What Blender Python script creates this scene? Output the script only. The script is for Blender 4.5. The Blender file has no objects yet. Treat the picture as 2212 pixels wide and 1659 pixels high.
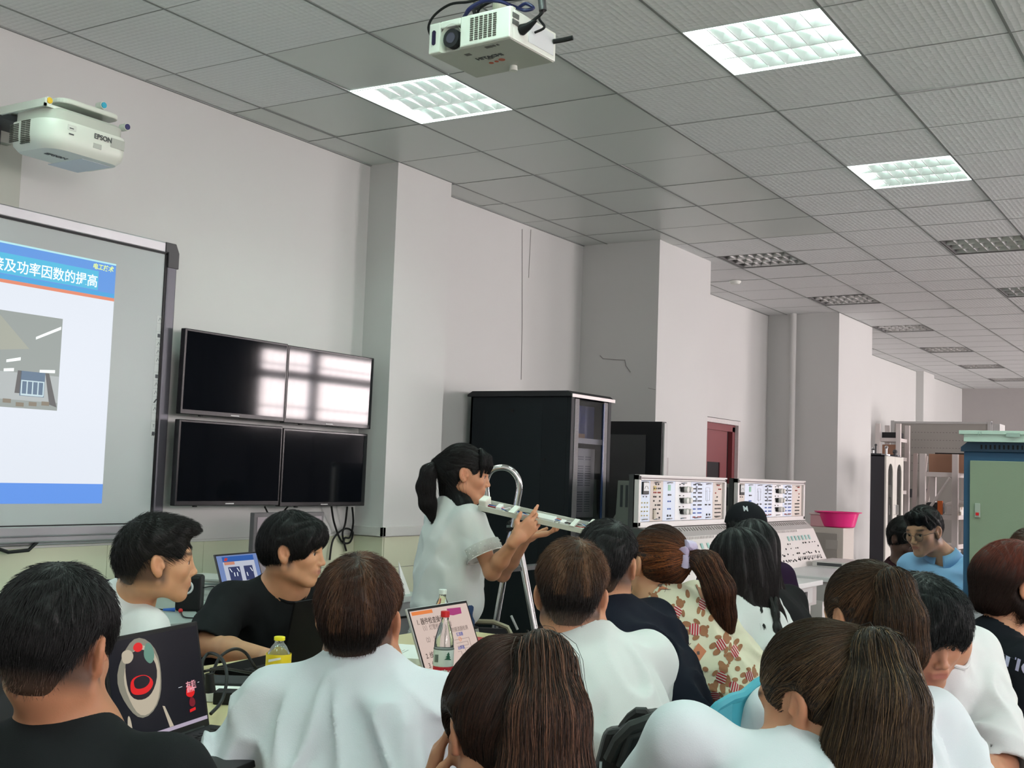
import bpy, bmesh, math, random
import numpy as np
from mathutils import Vector, Matrix

# ------------------------------------------------------------------ camera, world, lights
SC = bpy.context.scene
COL = SC.collection
IW, IH, FPX = 2212, 1659, 2562.42
YAW, PITCH, ROLL = 0.560203, 0.0742508, 0.0356025
CAM = np.array([4.65409, -4.48401, 1.46])
CEIL = 3.334
_c, _s = math.cos, math.sin
FWD = np.array([-_s(YAW)*_c(PITCH), _c(YAW)*_c(PITCH), _s(PITCH)])
_r0 = np.array([_c(YAW), _s(YAW), 0.0]); _u0 = np.cross(_r0, FWD)
RGT = _c(ROLL)*_r0 + _s(ROLL)*_u0
UPV = -_s(ROLL)*_r0 + _c(ROLL)*_u0
FH = np.array([-_s(YAW), _c(YAW), 0.0]); RH = np.array([_c(YAW), _s(YAW), 0.0])   # level forward / right

def at(px, py, d):
    """world point seen at a pixel of the photograph, d metres in front of the camera"""
    return CAM + d*(FWD + (px-IW/2)/FPX*RGT + (IH/2-py)/FPX*UPV)
def atz(px, py, z):
    D = at(px, py, 1.0)-CAM
    return CAM + (z-CAM[2])/D[2]*D
def ax(px, py, X):
    D = at(px, py, 1.0)-CAM
    return CAM + (X-CAM[0])/D[0]*D
def ay(px, py, Y):
    D = at(px, py, 1.0)-CAM
    return CAM + (Y-CAM[1])/D[1]*D

cd = bpy.data.cameras.new('camera'); cam = bpy.data.objects.new('camera', cd); COL.objects.link(cam)
cam.matrix_world = Matrix([[RGT[i], UPV[i], -FWD[i], CAM[i]] for i in range(3)]+[[0, 0, 0, 1]])
cd.sensor_fit = 'HORIZONTAL'; cd.sensor_width = 36; cd.lens = 36*FPX/IW; cd.clip_start = 0.05; cd.clip_end = 100
SC.camera = cam
w = bpy.data.worlds.new('world'); SC.world = w; w.use_nodes = True
w.node_tree.nodes['Background'].inputs[0].default_value = (0.75, 0.85, 1, 1)
w.node_tree.nodes['Background'].inputs[1].default_value = 0.6
SC.view_settings.view_transform = 'Standard'; SC.view_settings.look = 'None'
SC.view_settings.gamma = 1; SC.view_settings.use_curve_mapping = False
SC.view_settings.exposure = 0.3

LAMP_COL = (0.69, 1.0, 0.86); LAMP_W = 13.6
def area(name, loc, size, power, color, rot=(0, 0, 0), size_y=None):
    l = bpy.data.lights.new(name, 'AREA'); l.energy = power; l.color = color; l.size = size
    l.shape = 'RECTANGLE'; l.size_y = size_y or size
    o = bpy.data.objects.new(name, l); o.location = loc; o.rotation_euler = rot; COL.objects.link(o); return o
DAY = (1.0, 0.875, 0.865)
# daylight coming in at the windows of the right-hand wall (x = 9.3), one source per window opening
# windows in the right-hand wall: (y0, y1, sill, head, radiance of the daylight behind the pane)
WINS = [(-6.9, -3.6, 1.4, 3.2, 11), (-2.2, 1.4, 1.95, 3.2, 6), (4.7, 6.9, 1.0, 3.2, 22), (9.3, 12.7, 1.95, 3.2, 16), (13.2, 16.6, .9, 3.2, 26)]  # the first two windows are added as camera-side fill for the people
for wy0, wy1, wz0, wz1, L_ in WINS:
    area('window_daylight', (9.3+.185, (wy0+wy1)/2, (wz0+wz1)/2), wz1-wz0-.02, L_*math.pi*(wz1-wz0)*(wy1-wy0), DAY, (0, math.radians(90), 0), wy1-wy0-.02)

# ------------------------------------------------------------------ tags
def tag(o, label=None, cat=None, group=None, kind=None):
    if label: o['label'] = label
    if cat: o['category'] = cat
    if group: o['group'] = group
    if kind: o['kind'] = kind
    return o
def thing(name, label, cat, loc=(0, 0, 0), group=None):
    o = bpy.data.objects.new(name, None); o.empty_display_size = 0.05; o.location = [float(v) for v in loc]
    COL.objects.link(o); return tag(o, label, cat, group)
def copy_tree(o, parent=None):
    c = o.copy(); COL.objects.link(c)
    if parent is not None: c.parent = parent
    for ch in list(o.children): copy_tree(ch, c)
    return c

# ------------------------------------------------------------------ materials
MATS = {}
def mat(name, col=(0.8, 0.8, 0.8), rough=0.5, metal=0.0, bump=None, var=0.0, vscale=8.0, emit=None, alpha=None,
        trans=0.0, attr=None, spec=0.5, sheen=0.0, sss=0.0, coat=0.0):
    if name in MATS: return MATS[name]
    m = bpy.data.materials.new(name); m.use_nodes = True; MATS[name] = m
    nt = m.node_tree; b = nt.nodes['Principled BSDF']; L = nt.links
    b.inputs['Base Color'].default_value = (*col, 1); b.inputs['Roughness'].default_value = rough
    b.inputs['Metallic'].default_value = metal; b.inputs['Specular IOR Level'].default_value = spec
    if sheen: b.inputs['Sheen Weight'].default_value = sheen
    if coat: b.inputs['Coat Weight'].default_value = coat
    if sss:
        b.inputs['Subsurface Weight'].default_value = sss; b.inputs['Subsurface Scale'].default_value = 0.01
    if trans: b.inputs['Transmission Weight'].default_value = trans
    if alpha is not None: b.inputs['Alpha'].default_value = alpha
    if emit:
        b.inputs['Emission Color'].default_value = (*emit[0], 1); b.inputs['Emission Strength'].default_value = emit[1]
    tc = None
    def coords():
        nonlocal tc
        if tc is None: tc = nt.nodes.new('ShaderNodeTexCoord')
        return tc.outputs['Object']
    src = None
    if attr:
        a = nt.nodes.new('ShaderNodeAttribute'); a.attribute_name = attr; src = a.outputs['Color']
        L.new(src, b.inputs['Base Color'])
    if var:
        n = nt.nodes.new('ShaderNodeTexNoise'); n.inputs['Scale'].default_value = vscale; n.inputs['Detail'].default_value = 4
        L.new(coords(), n.inputs['Vector'])
        mp = nt.nodes.new('ShaderNodeMapRange'); mp.inputs['To Min'].default_value = 1-var; mp.inputs['To Max'].default_value = 1+var
        L.new(n.outputs['Fac'], mp.inputs['Value'])
        h = nt.nodes.new('ShaderNodeVectorMath'); h.operation = 'SCALE'
        if src is not None: L.new(src, h.inputs[0])
        else: h.inputs[0].default_value = col
        L.new(mp.outputs['Result'], h.inputs['Scale']); L.new(h.outputs['Vector'], b.inputs['Base Color'])
    if bump:
        kind, sc, st = bump
        if kind == 'noise':
            n = nt.nodes.new('ShaderNodeTexNoise'); n.inputs['Scale'].default_value = sc; n.inputs['Detail'].default_value = 3; out = n.outputs['Fac']
        elif kind == 'vor':
            n = nt.nodes.new('ShaderNodeTexVoronoi'); n.inputs['Scale'].default_value = sc; n.inputs['Randomness'].default_value = 0.15; out = n.outputs['Distance']
        else:
            n = nt.nodes.new('ShaderNodeTexWave'); n.inputs['Scale'].default_value = sc; n.inputs['Distortion'].default_value = 1.0; out = n.outputs['Fac']
        L.new(coords(), n.inputs['Vector'])
        bp = nt.nodes.new('ShaderNodeBump'); bp.inputs['Strength'].default_value = st; bp.inputs['Distance'].default_value = 0.004
        L.new(out, bp.inputs['Height']); L.new(bp.outputs['Normal'], b.inputs['Normal'])
    return m

# ------------------------------------------------------------------ mesh builder
class MB:
    def __init__(s): s.v = []; s.f = []; s.m = []; s.mi = 0
    def add(s, vs, fs):
        o = len(s.v); s.v += [tuple(float(c) for c in v) for v in vs]
        s.f += [tuple(i+o for i in f) for f in fs]; s.m += [s.mi]*len(fs); return s
    def box(s, lo, hi, M=None):
        (a, b, c), (d, e, f) = lo, hi
        vs = [(a, b, c), (d, b, c), (d, e, c), (a, e, c), (a, b, f), (d, b, f), (d, e, f), (a, e, f)]
        if M is not None: vs = [tuple(M @ Vector(v)) for v in vs]
        return s.add(vs, [(0, 3, 2, 1), (4, 5, 6, 7), (0, 1, 5, 4), (1, 2, 6, 5), (2, 3, 7, 6), (3, 0, 4, 7)])
    def cbox(s, c, size, M=None):
        return s.box([c[i]-size[i]/2 for i in range(3)], [c[i]+size[i]/2 for i in range(3)], M)
    def quad(s, a, b, c, d): return s.add([a, b, c, d], [(0, 1, 2, 3)])
    def ring(s, c, n, r, seg, ref=None):
        n = Vector(n).normalized(); a = n.orthogonal().normalized() if ref is None else Vector(ref)
        b = n.cross(a); return [Vector(c)+r*(a*math.cos(t*2*math.pi/seg)+b*math.sin(t*2*math.pi/seg)) for t in range(seg)]
    def cyl(s, a, b, r, r2=None, seg=20, caps=True):
        r2 = r if r2 is None else r2; n = Vector(b)-Vector(a); ref = n.normalized().orthogonal().normalized()
        vs = s.ring(a, n, r, seg, ref)+s.ring(b, n, r2, seg, ref)
        fs = [(i, (i+1) % seg, seg+(i+1) % seg, seg+i) for i in range(seg)]
        if caps: fs += [tuple(reversed(range(seg))), tuple(range(seg, 2*seg))]
        return s.add(vs, fs)
    def tube(s, pts, r, seg=10, caps=True):
        P = [Vector([float(c) for c in p]) for p in pts]; n = len(P); vs = []; ref = None
        for i in range(n):
            t = (P[min(i+1, n-1)]-P[max(i-1, 0)]).normalized()
            if ref is None: ref = t.orthogonal().normalized()
            ref = (ref-t*ref.dot(t)); ref = ref.normalized() if ref.length > 1e-6 else t.orthogonal().normalized()
            rr = r[i] if hasattr(r, '__len__') else r
            vs += s.ring(P[i], t, rr, seg, ref)
        fs = [(k*seg+i, k*seg+(i+1) % seg, (k+1)*seg+(i+1) % seg, (k+1)*seg+i) for k in range(n-1) for i in range(seg)]
        if caps: fs += [tuple(reversed(range(seg))), tuple(range((n-1)*seg, n*seg))]
        return s.add(vs, fs)
    def lathe(s, prof, c=(0, 0, 0), seg=28, M=None):
        vs = []
        for (r, z) in prof:
            for i in range(seg):
                t = i*2*math.pi/seg; v = Vector((c[0]+r*math.cos(t), c[1]+r*math.sin(t), c[2]+z))
                vs.append(M @ v if M is not None else v)
        fs = [(k*seg+i, k*seg+(i+1) % seg, (k+1)*seg+(i+1) % seg, (k+1)*seg+i) for k in range(len(prof)-1) for i in range(seg)]
        return s.add(vs, fs)
    def prism(s, poly, axis, a, b):
        """poly in the two other axes, extruded along axis from a to b"""
        def mk(p, q):
            v = list(p); v.insert(axis, q); return v
        n = len(poly); vs = [mk(p, a) for p in poly]+[mk(p, b) for p in poly]
        return s.add(vs, [tuple(range(n)), tuple(reversed(range(n, 2*n)))]+[(i, n+i, n+(i+1) % n, (i+1) % n) for i in range(n)])
    def ball(s, c, r, seg=14):
        rad = r if hasattr(r, '__len__') else (r, r, r); k = seg//2
        vs = []; fs = []
        for i in range(k+1):
            a = math.pi*i/k
            for j in range(seg):
                t = 2*math.pi*j/seg
                vs.append((c[0]+rad[0]*math.sin(a)*math.cos(t), c[1]+rad[1]*math.sin(a)*math.sin(t), c[2]+rad[2]*math.cos(a)))
        for i in range(k):
            for j in range(seg): fs.append((i*seg+j, (i+1)*seg+j, (i+1)*seg+(j+1) % seg, i*seg+(j+1) % seg))
        return s.add(vs, fs)
    def build(s, name, material, parent=None, bevel=0.0, smooth=False, local=True):
        me = bpy.data.meshes.new(name)
        off = np.array(parent_loc(parent)) if (parent is not None and local) else np.zeros(3)
        me.from_pydata([tuple(np.array(v)-off) for v in s.v], [], s.f)
        ms = material if isinstance(material, (list, tuple)) else [material]
        for m in ms: me.materials.append(m)
        for i, p in enumerate(me.polygons):
            p.material_index = s.m[i]; p.use_smooth = smooth
        bm = bmesh.new(); bm.from_mesh(me); bmesh.ops.recalc_face_normals(bm, faces=bm.faces); bm.to_mesh(me); bm.free()
        o = bpy.data.objects.new(name, me); COL.objects.link(o)
        if parent is not None: o.parent = parent
        if smooth: me.set_sharp_from_angle(angle=math.radians(40))
        if bevel:
            b = o.modifiers.new('bevel', 'BEVEL'); b.width = bevel; b.segments = 2; b.limit_method = 'ANGLE'; b.angle_limit = math.radians(50)
        return o
def parent_loc(p):
    x = np.zeros(3)
    while p is not None: x = x+np.array(p.location); p = p.parent
    return x

FONT_CACHE = {}
def text(body, origin, right, up, size, material, name='lettering', parent=None, depth=0.0008, bold=0.0, align='LEFT', mesh_only=False):
    """lettering laid in the plane (right, up), converted to a mesh"""
    cu = bpy.data.curves.new('t', 'FONT'); cu.body = body; cu.size = size; cu.extrude = depth; cu.offset = bold; cu.align_x = align
    cu.resolution_u = 3
    o = bpy.data.objects.new('t', cu); COL.objects.link(o)
    dg = bpy.context.evaluated_depsgraph_get(); me = bpy.data.meshes.new_from_object(o.evaluated_get(dg))
    bpy.data.objects.remove(o); bpy.data.curves.remove(cu)
    n = len(me.vertices); co = np.zeros(n*3); me.vertices.foreach_get('co', co); co = co.reshape(-1, 3)
    R = np.array(right, float); R /= np.linalg.norm(R); U = np.array(up, float); U /= np.linalg.norm(U); N = np.cross(R, U)
    W = np.array(origin)+co[:, :1]*R+co[:, 1:2]*U+co[:, 2:]*N
    if mesh_only: return me, W
    W = W-parent_loc(parent)
    me.vertices.foreach_set('co', W.ravel()); me.materials.clear(); me.materials.append(material)
    me.name = name; ob = bpy.data.objects.new(name, me); COL.objects.link(ob)
    if parent is not None: ob.parent = parent
    return ob

# ------------------------------------------------------------------ common materials
WHITE = mat('white_paint', (0.66, 0.67, 0.66), 0.6, bump=('noise', 60, 0.05), var=0.02, vscale=2)
METAL = mat('brushed_metal', (0.62, 0.63, 0.64), 0.28, 1.0)
CHROME = mat('chrome', (0.8, 0.8, 0.8), 0.12, 1.0)
BLACK = mat('black_plastic', (0.007, 0.008, 0.009), 0.45, spec=.3)
BLACKM = mat('black_matte', (0.008, 0.010, 0.013), 0.6)
DGREY = mat('dark_grey', (0.06, 0.065, 0.07), 0.5)
LGREY = mat('light_grey', (0.5, 0.51, 0.5), 0.5)
OFFW = mat('off_white_plastic', (0.72, 0.75, 0.70), 0.38)
PAPER = mat('paper', (0.8, 0.8, 0.78), 0.8)
RED = mat('red_plastic', (0.6, 0.01, 0.015), 0.35)
GLASS = mat('glass', (0.9, 0.95, 0.95), 0.02, trans=1.0)
# ================================================================== the room
XW, YN, YF = 9.3, -7.5, 18.9          # right wall, near wall, far wall
def struct(name, mb, m, **k):
    o = mb.build(name, m, **k); o['kind'] = 'structure'; return o
wall_m = mat('wall_paint', (0.57, 0.585, 0.57), 0.55, bump=('noise', 35, 0.06), var=0.03, vscale=1.3)
tile_lo = mat('wall_tile_glazed', (0.62, 0.65, 0.49), 0.16, var=0.03, vscale=3)
floor_m = mat('floor_terrazzo', (0.22, 0.22, 0.21), 0.3, var=0.12, vscale=40)
struct('floor', MB().box((-0.3, YN-.3, -0.1), (XW+.3, YF+.3, 0)), floor_m)
# left wall with a door recess
m = MB()
DY0, DY1, DZ = 6.55, 7.56, 2.09
m.box((-0.25, YN-.2, 0), (0, DY0, 3.6)); m.box((-0.25, DY1, 0), (0, YF+.2, 3.6)); m.box((-0.25, DY0, DZ), (0, DY1, 3.6))
struct('wall_left', m, wall_m)
struct('wall_far', MB().box((0, YF, 0), (XW+.2, YF+.2, 3.6)), mat('far_wall_dimmed', (0.36, 0.35, 0.34), 0.6, var=0.03))  # colour darkened to stand for the dim light at the far end
struct('wall_near', MB().box((-0.2, YN-.2, 0), (XW+.2, YN, 3.6)), wall_m)
m = MB(); ys = [YN]
for wy0, wy1, *_ in WINS: ys += [wy0, wy1]
ys.append(YF)
for i in range(0, len(ys), 2): m.box((XW, ys[i], 0), (XW+.24, ys[i+1], 3.6))
for wy0, wy1, WZ0, WZ1, s in WINS: m.box((XW, wy0, 0), (XW+.24, wy1, WZ0)); m.box((XW, wy0, WZ1), (XW+.24, wy1, 3.6))
struct('wall_right', m, wall_m)
blind = mat('backlit_curtain', (0.8, 0.74, 0.72), 0.8, emit=((1.0, 0.88, 0.86), 4))
for i, (wy0, wy1, WZ0, WZ1, s) in enumerate(WINS):
    fr = MB(); F = mat('window_frame_paint', (0.32, 0.36, 0.42), 0.5)
    for a, b in (((wy0, WZ0), (wy0+.1, WZ1)), ((wy1-.25, WZ0), (wy1, WZ1)), ((wy0, WZ0), (wy1, WZ0+.08)), ((wy0, WZ1-.08), (wy1, WZ1)), ((wy0, 2.66), (wy1, 2.80)), ((wy0+.75, WZ0), (wy0+.93, WZ1)), ((wy0+(wy1-wy0)*.68, WZ0), (wy0+(wy1-wy0)*.68+.13, 2.7))):
        fr.box((XW+.02, a[0], a[1]), (XW+.08, b[0], b[1]))
    fo = struct('window_%d' % (i+1), fr, F)
    bars = MB()
    for k in range(int((wy1-wy0)/.17)): bars.cyl((XW+.12, wy0+.1+k*.17, WZ0), (XW+.12, wy0+.1+k*.17, WZ1), .010, seg=6)
    for z in (2.2, 2.9): bars.box((XW+.11, wy0, z), (XW+.13, wy1, z+.025))
    bars.build('window_bars', F, fo, local=False)
    MB().box((XW+.20, wy0, WZ0), (XW+.21, wy1, WZ1)).build('window_pane', blind, fo, local=False)
# ceiling: 600 mm tiles on a grid that starts at x = .22, y = 0
plain = mat('ceiling_tile_plain', (0.61, 0.65, 0.62), 0.32)
# honeycomb tile material
hm = mat('ceiling_tile_embossed', (0.78, 0.80, 0.80), 0.7, bump=('vor', 34, 0.9))
void = mat('ceiling_void', (0.08, 0.085, 0.08), 0.7)
LIT = [(.82, 0), (2.62, 0), (2.62, 2.4), (.82, -2.4), (2.62, -2.4), (4.42, -2.4), (4.42, 0), (4.42, 2.4), (2.62, -4.8), (4.42, -4.8), (6.22, -2.4), (6.22, 0), (.82, -4.8)]
UNLIT = [(.82, 4.8), (.82, 7.2), (.82, 9.6), (.82, 12), (.82, 14.4), (.82, 16.8), (2.62, 4.8), (2.62, 7.2), (2.62, 9.6), (2.62, 12.0), (2.62, 14.4)]
holes = {(round(a, 2), round(b, 2)) for a, b in LIT+UNLIT}
m = MB()
xs = [-.01]+[.22+.6*i for i in range(16)]
ys = [-7.8+.6*j for j in range(46)]
rnd = random.Random(3)
for i in range(len(xs)-1):
    for y in ys:
        x0, x1, y0, y1 = xs[i]+.0025, xs[i+1]-.0025, y+.0025, y+.6-.0025
        if (round(xs[i], 2), round(y, 2)) in holes: continue
        pl = (0 <= i <= 3 and -0.01 < y < 4.1) or (i in (2, 3) and -.61 < y < 0)
        m.mi = 1 if pl else 0
        z = [CEIL+rnd.uniform(-.001, .002)]*4
        if rnd.random() < .12: z[rnd.randrange(4)] += .006
        m.box((x0, y0, CEIL), (x1, y1, CEIL+.012))
        k = len(m.v)-8
        for q in range(4): m.v[k+q] = (m.v[k+q][0], m.v[k+q][1], z[q])
m.mi = 2
m.box((-.2, YN-.2, CEIL+.25), (XW+.3, YF+.2, CEIL+.3))
struct('ceiling', m, [hm, plain, void])
m = MB()
for x in xs[1:]: m.box((x-.006, YN, CEIL-.0025), (x+.006, YF, CEIL+.0), None)
for y in ys: m.box((0, y-.0018, CEIL-.0012), (XW, y+.0018, CEIL+.0))
struct('trim_1', m, mat('ceiling_runner', (0.20, 0.22, 0.21), 0.5))
m = MB(); m.box((0, YN, CEIL-.006), (.012, YF, CEIL+.0))
struct('trim_2', m, mat('ceiling_edge', (0.25, 0.27, 0.26), 0.5))

# ceiling light fixtures: tray, three rows of parabolic louvre blades, tubes
def fixture(lit):
    t = thing('ceiling_light', 'x', 'ceiling light')
    tr = MB()
    tr.box((.02, .02, .075), (.58, .58, .08)); tr.box((.0, .0, .0), (.02, .6, .08)); tr.box((.58, 0, 0), (.6, .6, .08)); tr.box((.02, 0, 0), (.58, .02, .08)); tr.box((.02, .58, 0), (.58, .6, .08))
    tray_m = mat('light_tray_lit', (.86, .9, .88), .3, emit=((.86, 1.0, .94), 2.2)) if lit else mat('light_tray_unlit', (.10, .10, .10), .5)  # lit tray glows by itself in place of light from the tubes
    tr.build('housing', tray_m, t)
    lv = MB(); z0, z1 = .004, .046
    for j in range(4):
        y = .02+j*.56/3
        lv.prism([(y-.004 if j else y, z0), (y+.004 if j < 3 else y, z0), (y+(.014 if j < 3 else 0), z1), (y-(.014 if j else 0), z1)], 0, .02, .58)
    for k in range(1, 7):
        x = .02+k*.08
        for j in range(3):
            y0 = .02+j*.56/3+.004; y1 = y0+.56/3-.008
            lv.prism([(x-.002, z0+.002), (x+.002, z0+.002), (x+.016, z1), (x-.016, z1)], 1, y0, y1)
    lm = mat('louvre_lit', (.74, .77, .76), .24, 1.0, emit=((.86, 1.0, .94), .12)) if lit else mat('louvre_unlit', (.62, .62, .61), .25, .6)  # faint glow on the lit blades stands in for tube light
    lv.build('louvre', lm, t)
    for j in range(3):
        y = .02+(j+.5)*.56/3
        MB().cyl((.04, y, .06), (.56, y, .06), .008, seg=10).build('tube', mat('tube_lit', (1, 1, 1), .4, emit=((.86, 1, .94), 6)) if lit else mat('tube_unlit', (.45, .46, .46), .3), t)
    return t
lit0 = fixture(True); un0 = fixture(False)
names = {(.82, 0): 'lit square louvred ceiling light below and left of the hanging projector', (2.62, 0): 'large lit square louvred ceiling light at the top right',
         (2.62, 2.4): 'smaller lit square louvred ceiling light further back on the right'}
un_names = {(.82, 4.8): 'unlit louvred ceiling light nearest the camera along the left wall, above the big pillar', (.82, 7.2): 'second unlit louvred ceiling light along the left wall, above the red door',
            (.82, 9.6): 'third unlit louvred ceiling light along the left wall, beside the third pillar top', (.82, 12): 'thin-looking dark unlit ceiling light, fourth in the row along the left wall',
            (.82, 14.4): 'thin-looking dark unlit ceiling light, fifth in the row along the left wall', (.82, 16.8): 'farthest dark unlit ceiling light along the left wall',
            (2.62, 4.8): 'dark unlit louvred ceiling light cut by the right edge, the nearer of two', (2.62, 7.2): 'small dark unlit louvred ceiling light at the right edge, behind a larger one'}
for n, (lst, src, nm) in enumerate(((LIT, lit0, names), (UNLIT, un0, un_names))):
    for i, (x, y) in enumerate(lst):
        o = src if i == 0 else copy_tree(src)
        o.location = (x, y, CEIL+.001)
        inside = (x, y) in nm
        o['label'] = nm.get((x, y), 'louvred ceiling light beyond the edges of the picture')
        o['group'] = ('lit ceiling lights' if n == 0 else 'unlit ceiling lights') if inside else 'ceiling lights out of the picture'
for i, (x, y) in enumerate(LIT):
    if i < 3:
        for j in range(3): area('lamp_light', (x+.3, y+.02+(j+.5)*.56/3, CEIL+.051), .52, LAMP_W/3, LAMP_COL, size_y=.03)
    else: area('lamp_light', (x+.3, y+.3, CEIL+.052), .54, LAMP_W, LAMP_COL)
# pillars
def pillar(n, x1, y0, y1, x0=0.0):
    struct('wall_pillar_%d' % n, MB().box((x0, y0, 0), (x1, y1, CEIL+.05)), wall_m)
pillar(1, .22, 1.185, 1.755); pillar(2, .69, 3.96, 5.0); pillar(3, .81, 8.35, 9.68)
pillar(4, .12, 15.3, 16.05)
struct('trim_3', MB().cyl((.82-.5, 8.27, 0), (.82-.5, 8.27, CEIL), .035), wall_m)     # riser pipe beside the third pillar
# glazed wainscot tiles with a cap strip
m = MB()
def wains(x, y0, y1, top=1.045):
    n = max(1, round((y1-y0)/.6))
    for k in range(n):
        a = y0+(y1-y0)*k/n; b = y0+(y1-y0)*(k+1)/n
        for (z0, z1) in ((0.02, .33), (.333, .86), (.863, top)): m.box((x, a+.001, z0), (x+.012, b-.001, z1))
wains(0, -7.4, 1.18); wains(.22, 1.19, 1.75); wains(0, 1.76, 3.95)
for z0, z1 in ((.02, .33), (.333, .86), (.863, 1.045)): m.box((.012, 1.173, z0), (.232, 1.185, z1))
struct('trim_4', m, tile_lo, bevel=.002)
m = MB(); m.box((.22, 1.16, 1.05), (.245, 1.78, 1.105)); m.box((0, 1.16, 1.05), (.245, 1.185, 1.105)); m.box((0, 1.755, 1.05), (.02, 3.9, 1.105)); m.box((0, -7.4, 1.045), (.016, 1.16, 1.056))
struct('trim_5', m, mat('dado_cap', (.55, .56, .54), .45), bevel=.002)
# door in the recess
d = MB(); d.box((-.10, DY0, 0), (-.04, DY0+.07, 2.05)); d.box((-.10, DY1-.12, 0), (-.04, DY1-.05, 2.02)); d.box((-.10, DY0, 1.97), (-.04, DY1-.05, 2.04))
red_m = mat('red_door_paint', (.215, .045, .05), .4, var=.1, vscale=4)
do = struct('door_1', d, red_m)
lf = MB(); lf.box((-.09, DY0+.07, 0), (-.06, DY1-.22, 1.97)); lf.box((-.06, DY0+.2, 1.64), (-.05, DY0+.62, 1.68)); lf.box((-.06, DY0+.2, 1.2), (-.05, DY0+.24, 1.64)); lf.box((-.06, DY0+.58, 1.2), (-.05, DY0+.62, 1.64))
lf.build('door_leaf', red_m, do, local=False)
MB().box((-.062, DY0+.24, 1.22), (-.058, DY0+.58, 1.64)).build('door_pane', mat('dark_pane', (.02, .015, .02), .1), do, local=False)
MB().box((-.2, DY1-.22, 0), (-.09, DY1-.12, 1.97)).build('door_gap', mat('dark_gap', (.012, .008, .009), .8), do, local=False)
rv = MB(); rv.box((-.12, DY1-.05, 0), (-.001, DY1, 2.085)); rv.box((-.12, DY0, 2.04), (-.002, DY1-.05, 2.085))
struct('trim_6', rv, mat('reveal_plaster', (.62, .60, .59), .7, var=.1, vscale=30))
struct('trim_7', MB().box((-.24, DY0-.1, 0), (-.2, DY1+.1, 2.3)), void)
# cracks and scuffs in the plaster
ck = MB()
def crack(pts, r=.003): ck.tube(pts, r, 4)
crack([ay(1296, 768, 3.957), ay(1303, 775, 3.957), ay(1350, 778, 3.957), ay(1352, 790, 3.957), ay(1362, 804, 3.957)], .004)
crack([ax(1128, 495, .002), ax(1128, 700, .002), ax(1126, 820, .002)], .0025)
crack([ax(1147, 496, .002), ax(1142, 600, .002)], .002)
crack([ay(1400, 838, 3.957), ay(1416, 842, 3.957)], .003)
struct('trim_8', ck, mat('plaster_crack', (.30, .30, .29), .8))
# smoke head on the ceiling and small marks
t = thing('smoke_detector', 'small round white detector on the ceiling beyond the second pillar', 'smoke detector', ( .52, 6.0, CEIL-.002))
MB().lathe([(0, -.03), (.04, -.03), (.055, -.01), (.055, 0), (0, 0)], (.52, 6.0, CEIL-.002)).build('sensor_body', OFFW, t, smooth=True)

# dark storage cabinets and a drawn curtain along the window wall (out of view, added to darken what the televisions mirror)
for k in range(7):
    t = thing('added_cabinet', 'tall charcoal cabinet out of view, added to darken the television reflections', 'cabinet', (9.05, 6.6+k*.95, 0), 'charcoal cabinets added for the television reflections')
    MB().box((8.85, 6.16+k*.95, 0), (9.28, 7.05+k*.95, 1.93)).build('body', mat('cab_charcoal2', (.03, .03, .035), .5), t)
    MB().box((8.835, 6.2+k*.95, .1), (8.85, 7.0+k*.95, 1.88)).build('door', mat('cab_charcoal2', ()), t)
m = MB(); n = 60; vs = [(9.2+.03*math.sin(i*.9), 7.0+i*2.25/n, z) for z in (1.9, 3.3) for i in range(n)]
m.add(vs, [(i, i+1, n+i+1, n+i) for i in range(n-1)]); tag(m.build('curtain', mat('added_curtain_dark', (.03, .032, .04), .9), smooth=True), 'dark curtain out of view, added to blacken the television reflection', 'curtain')
# ================================================================== whiteboard with projected slide
def em(name, col, s=1.0): return mat(name, (.003, .003, .003), .3, emit=(col, s), spec=.12)
alu = mat('brushed_aluminium', (.50, .51, .53), .32, .9, var=.08, vscale=3)
t = thing('interactive_whiteboard', 'wall mounted interactive whiteboard with silver frame, dark corner and a projected slide', 'whiteboard', (.03, -1.6, 1.7))
YB0, YB1 = -3.0, -.43
MB().box((.002, YB0, 1.14), (.045, YB1, 2.52)).build('board_surface', mat('board_surface', (.42, .47, .47), .35), t)
f = MB(); f.box((.002, YB0, 2.492), (.055, YB1, 2.545)); f.build('silver_frame', alu, t, bevel=.006)
f = MB(); f.box((.002, YB0, 1.10), (.062, YB1, 1.145)); f.box((.002, YB0, 1.072), (.052, YB1, 1.10)); f.box((.002, YB0, 1.058), (.035, YB1, 1.072))
f.build('silver_frame', alu, t, bevel=.006)
f = MB(); f.box((.002, YB1, 1.10), (.055, YB1+.062, 2.50)); f.build('side_frame', mat('dark_alu', (.12, .12, .14), .4, .5), t, bevel=.008)
f = MB(); f.prism([(YB1-.02, 2.545), (YB1+.045, 2.545), (YB1+.068, 2.50), (YB1+.068, 2.42), (YB1, 2.42), (YB1, 2.495), (YB1-.02, 2.495)], 0, .002, .06); f.build('frame_corner', mat('dark_corner', (.05, .05, .055), .5), t, bevel=.003)
f = MB(); f.box((.002, YB0, 2.484), (.05, YB1, 2.493)); f.box((.002, YB1-.012, 1.145), (.05, YB1, 2.49)); f.box((.002, YB0, 1.143), (.05, YB1, 1.150)); f.build('black_gasket', BLACK, t)
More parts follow.
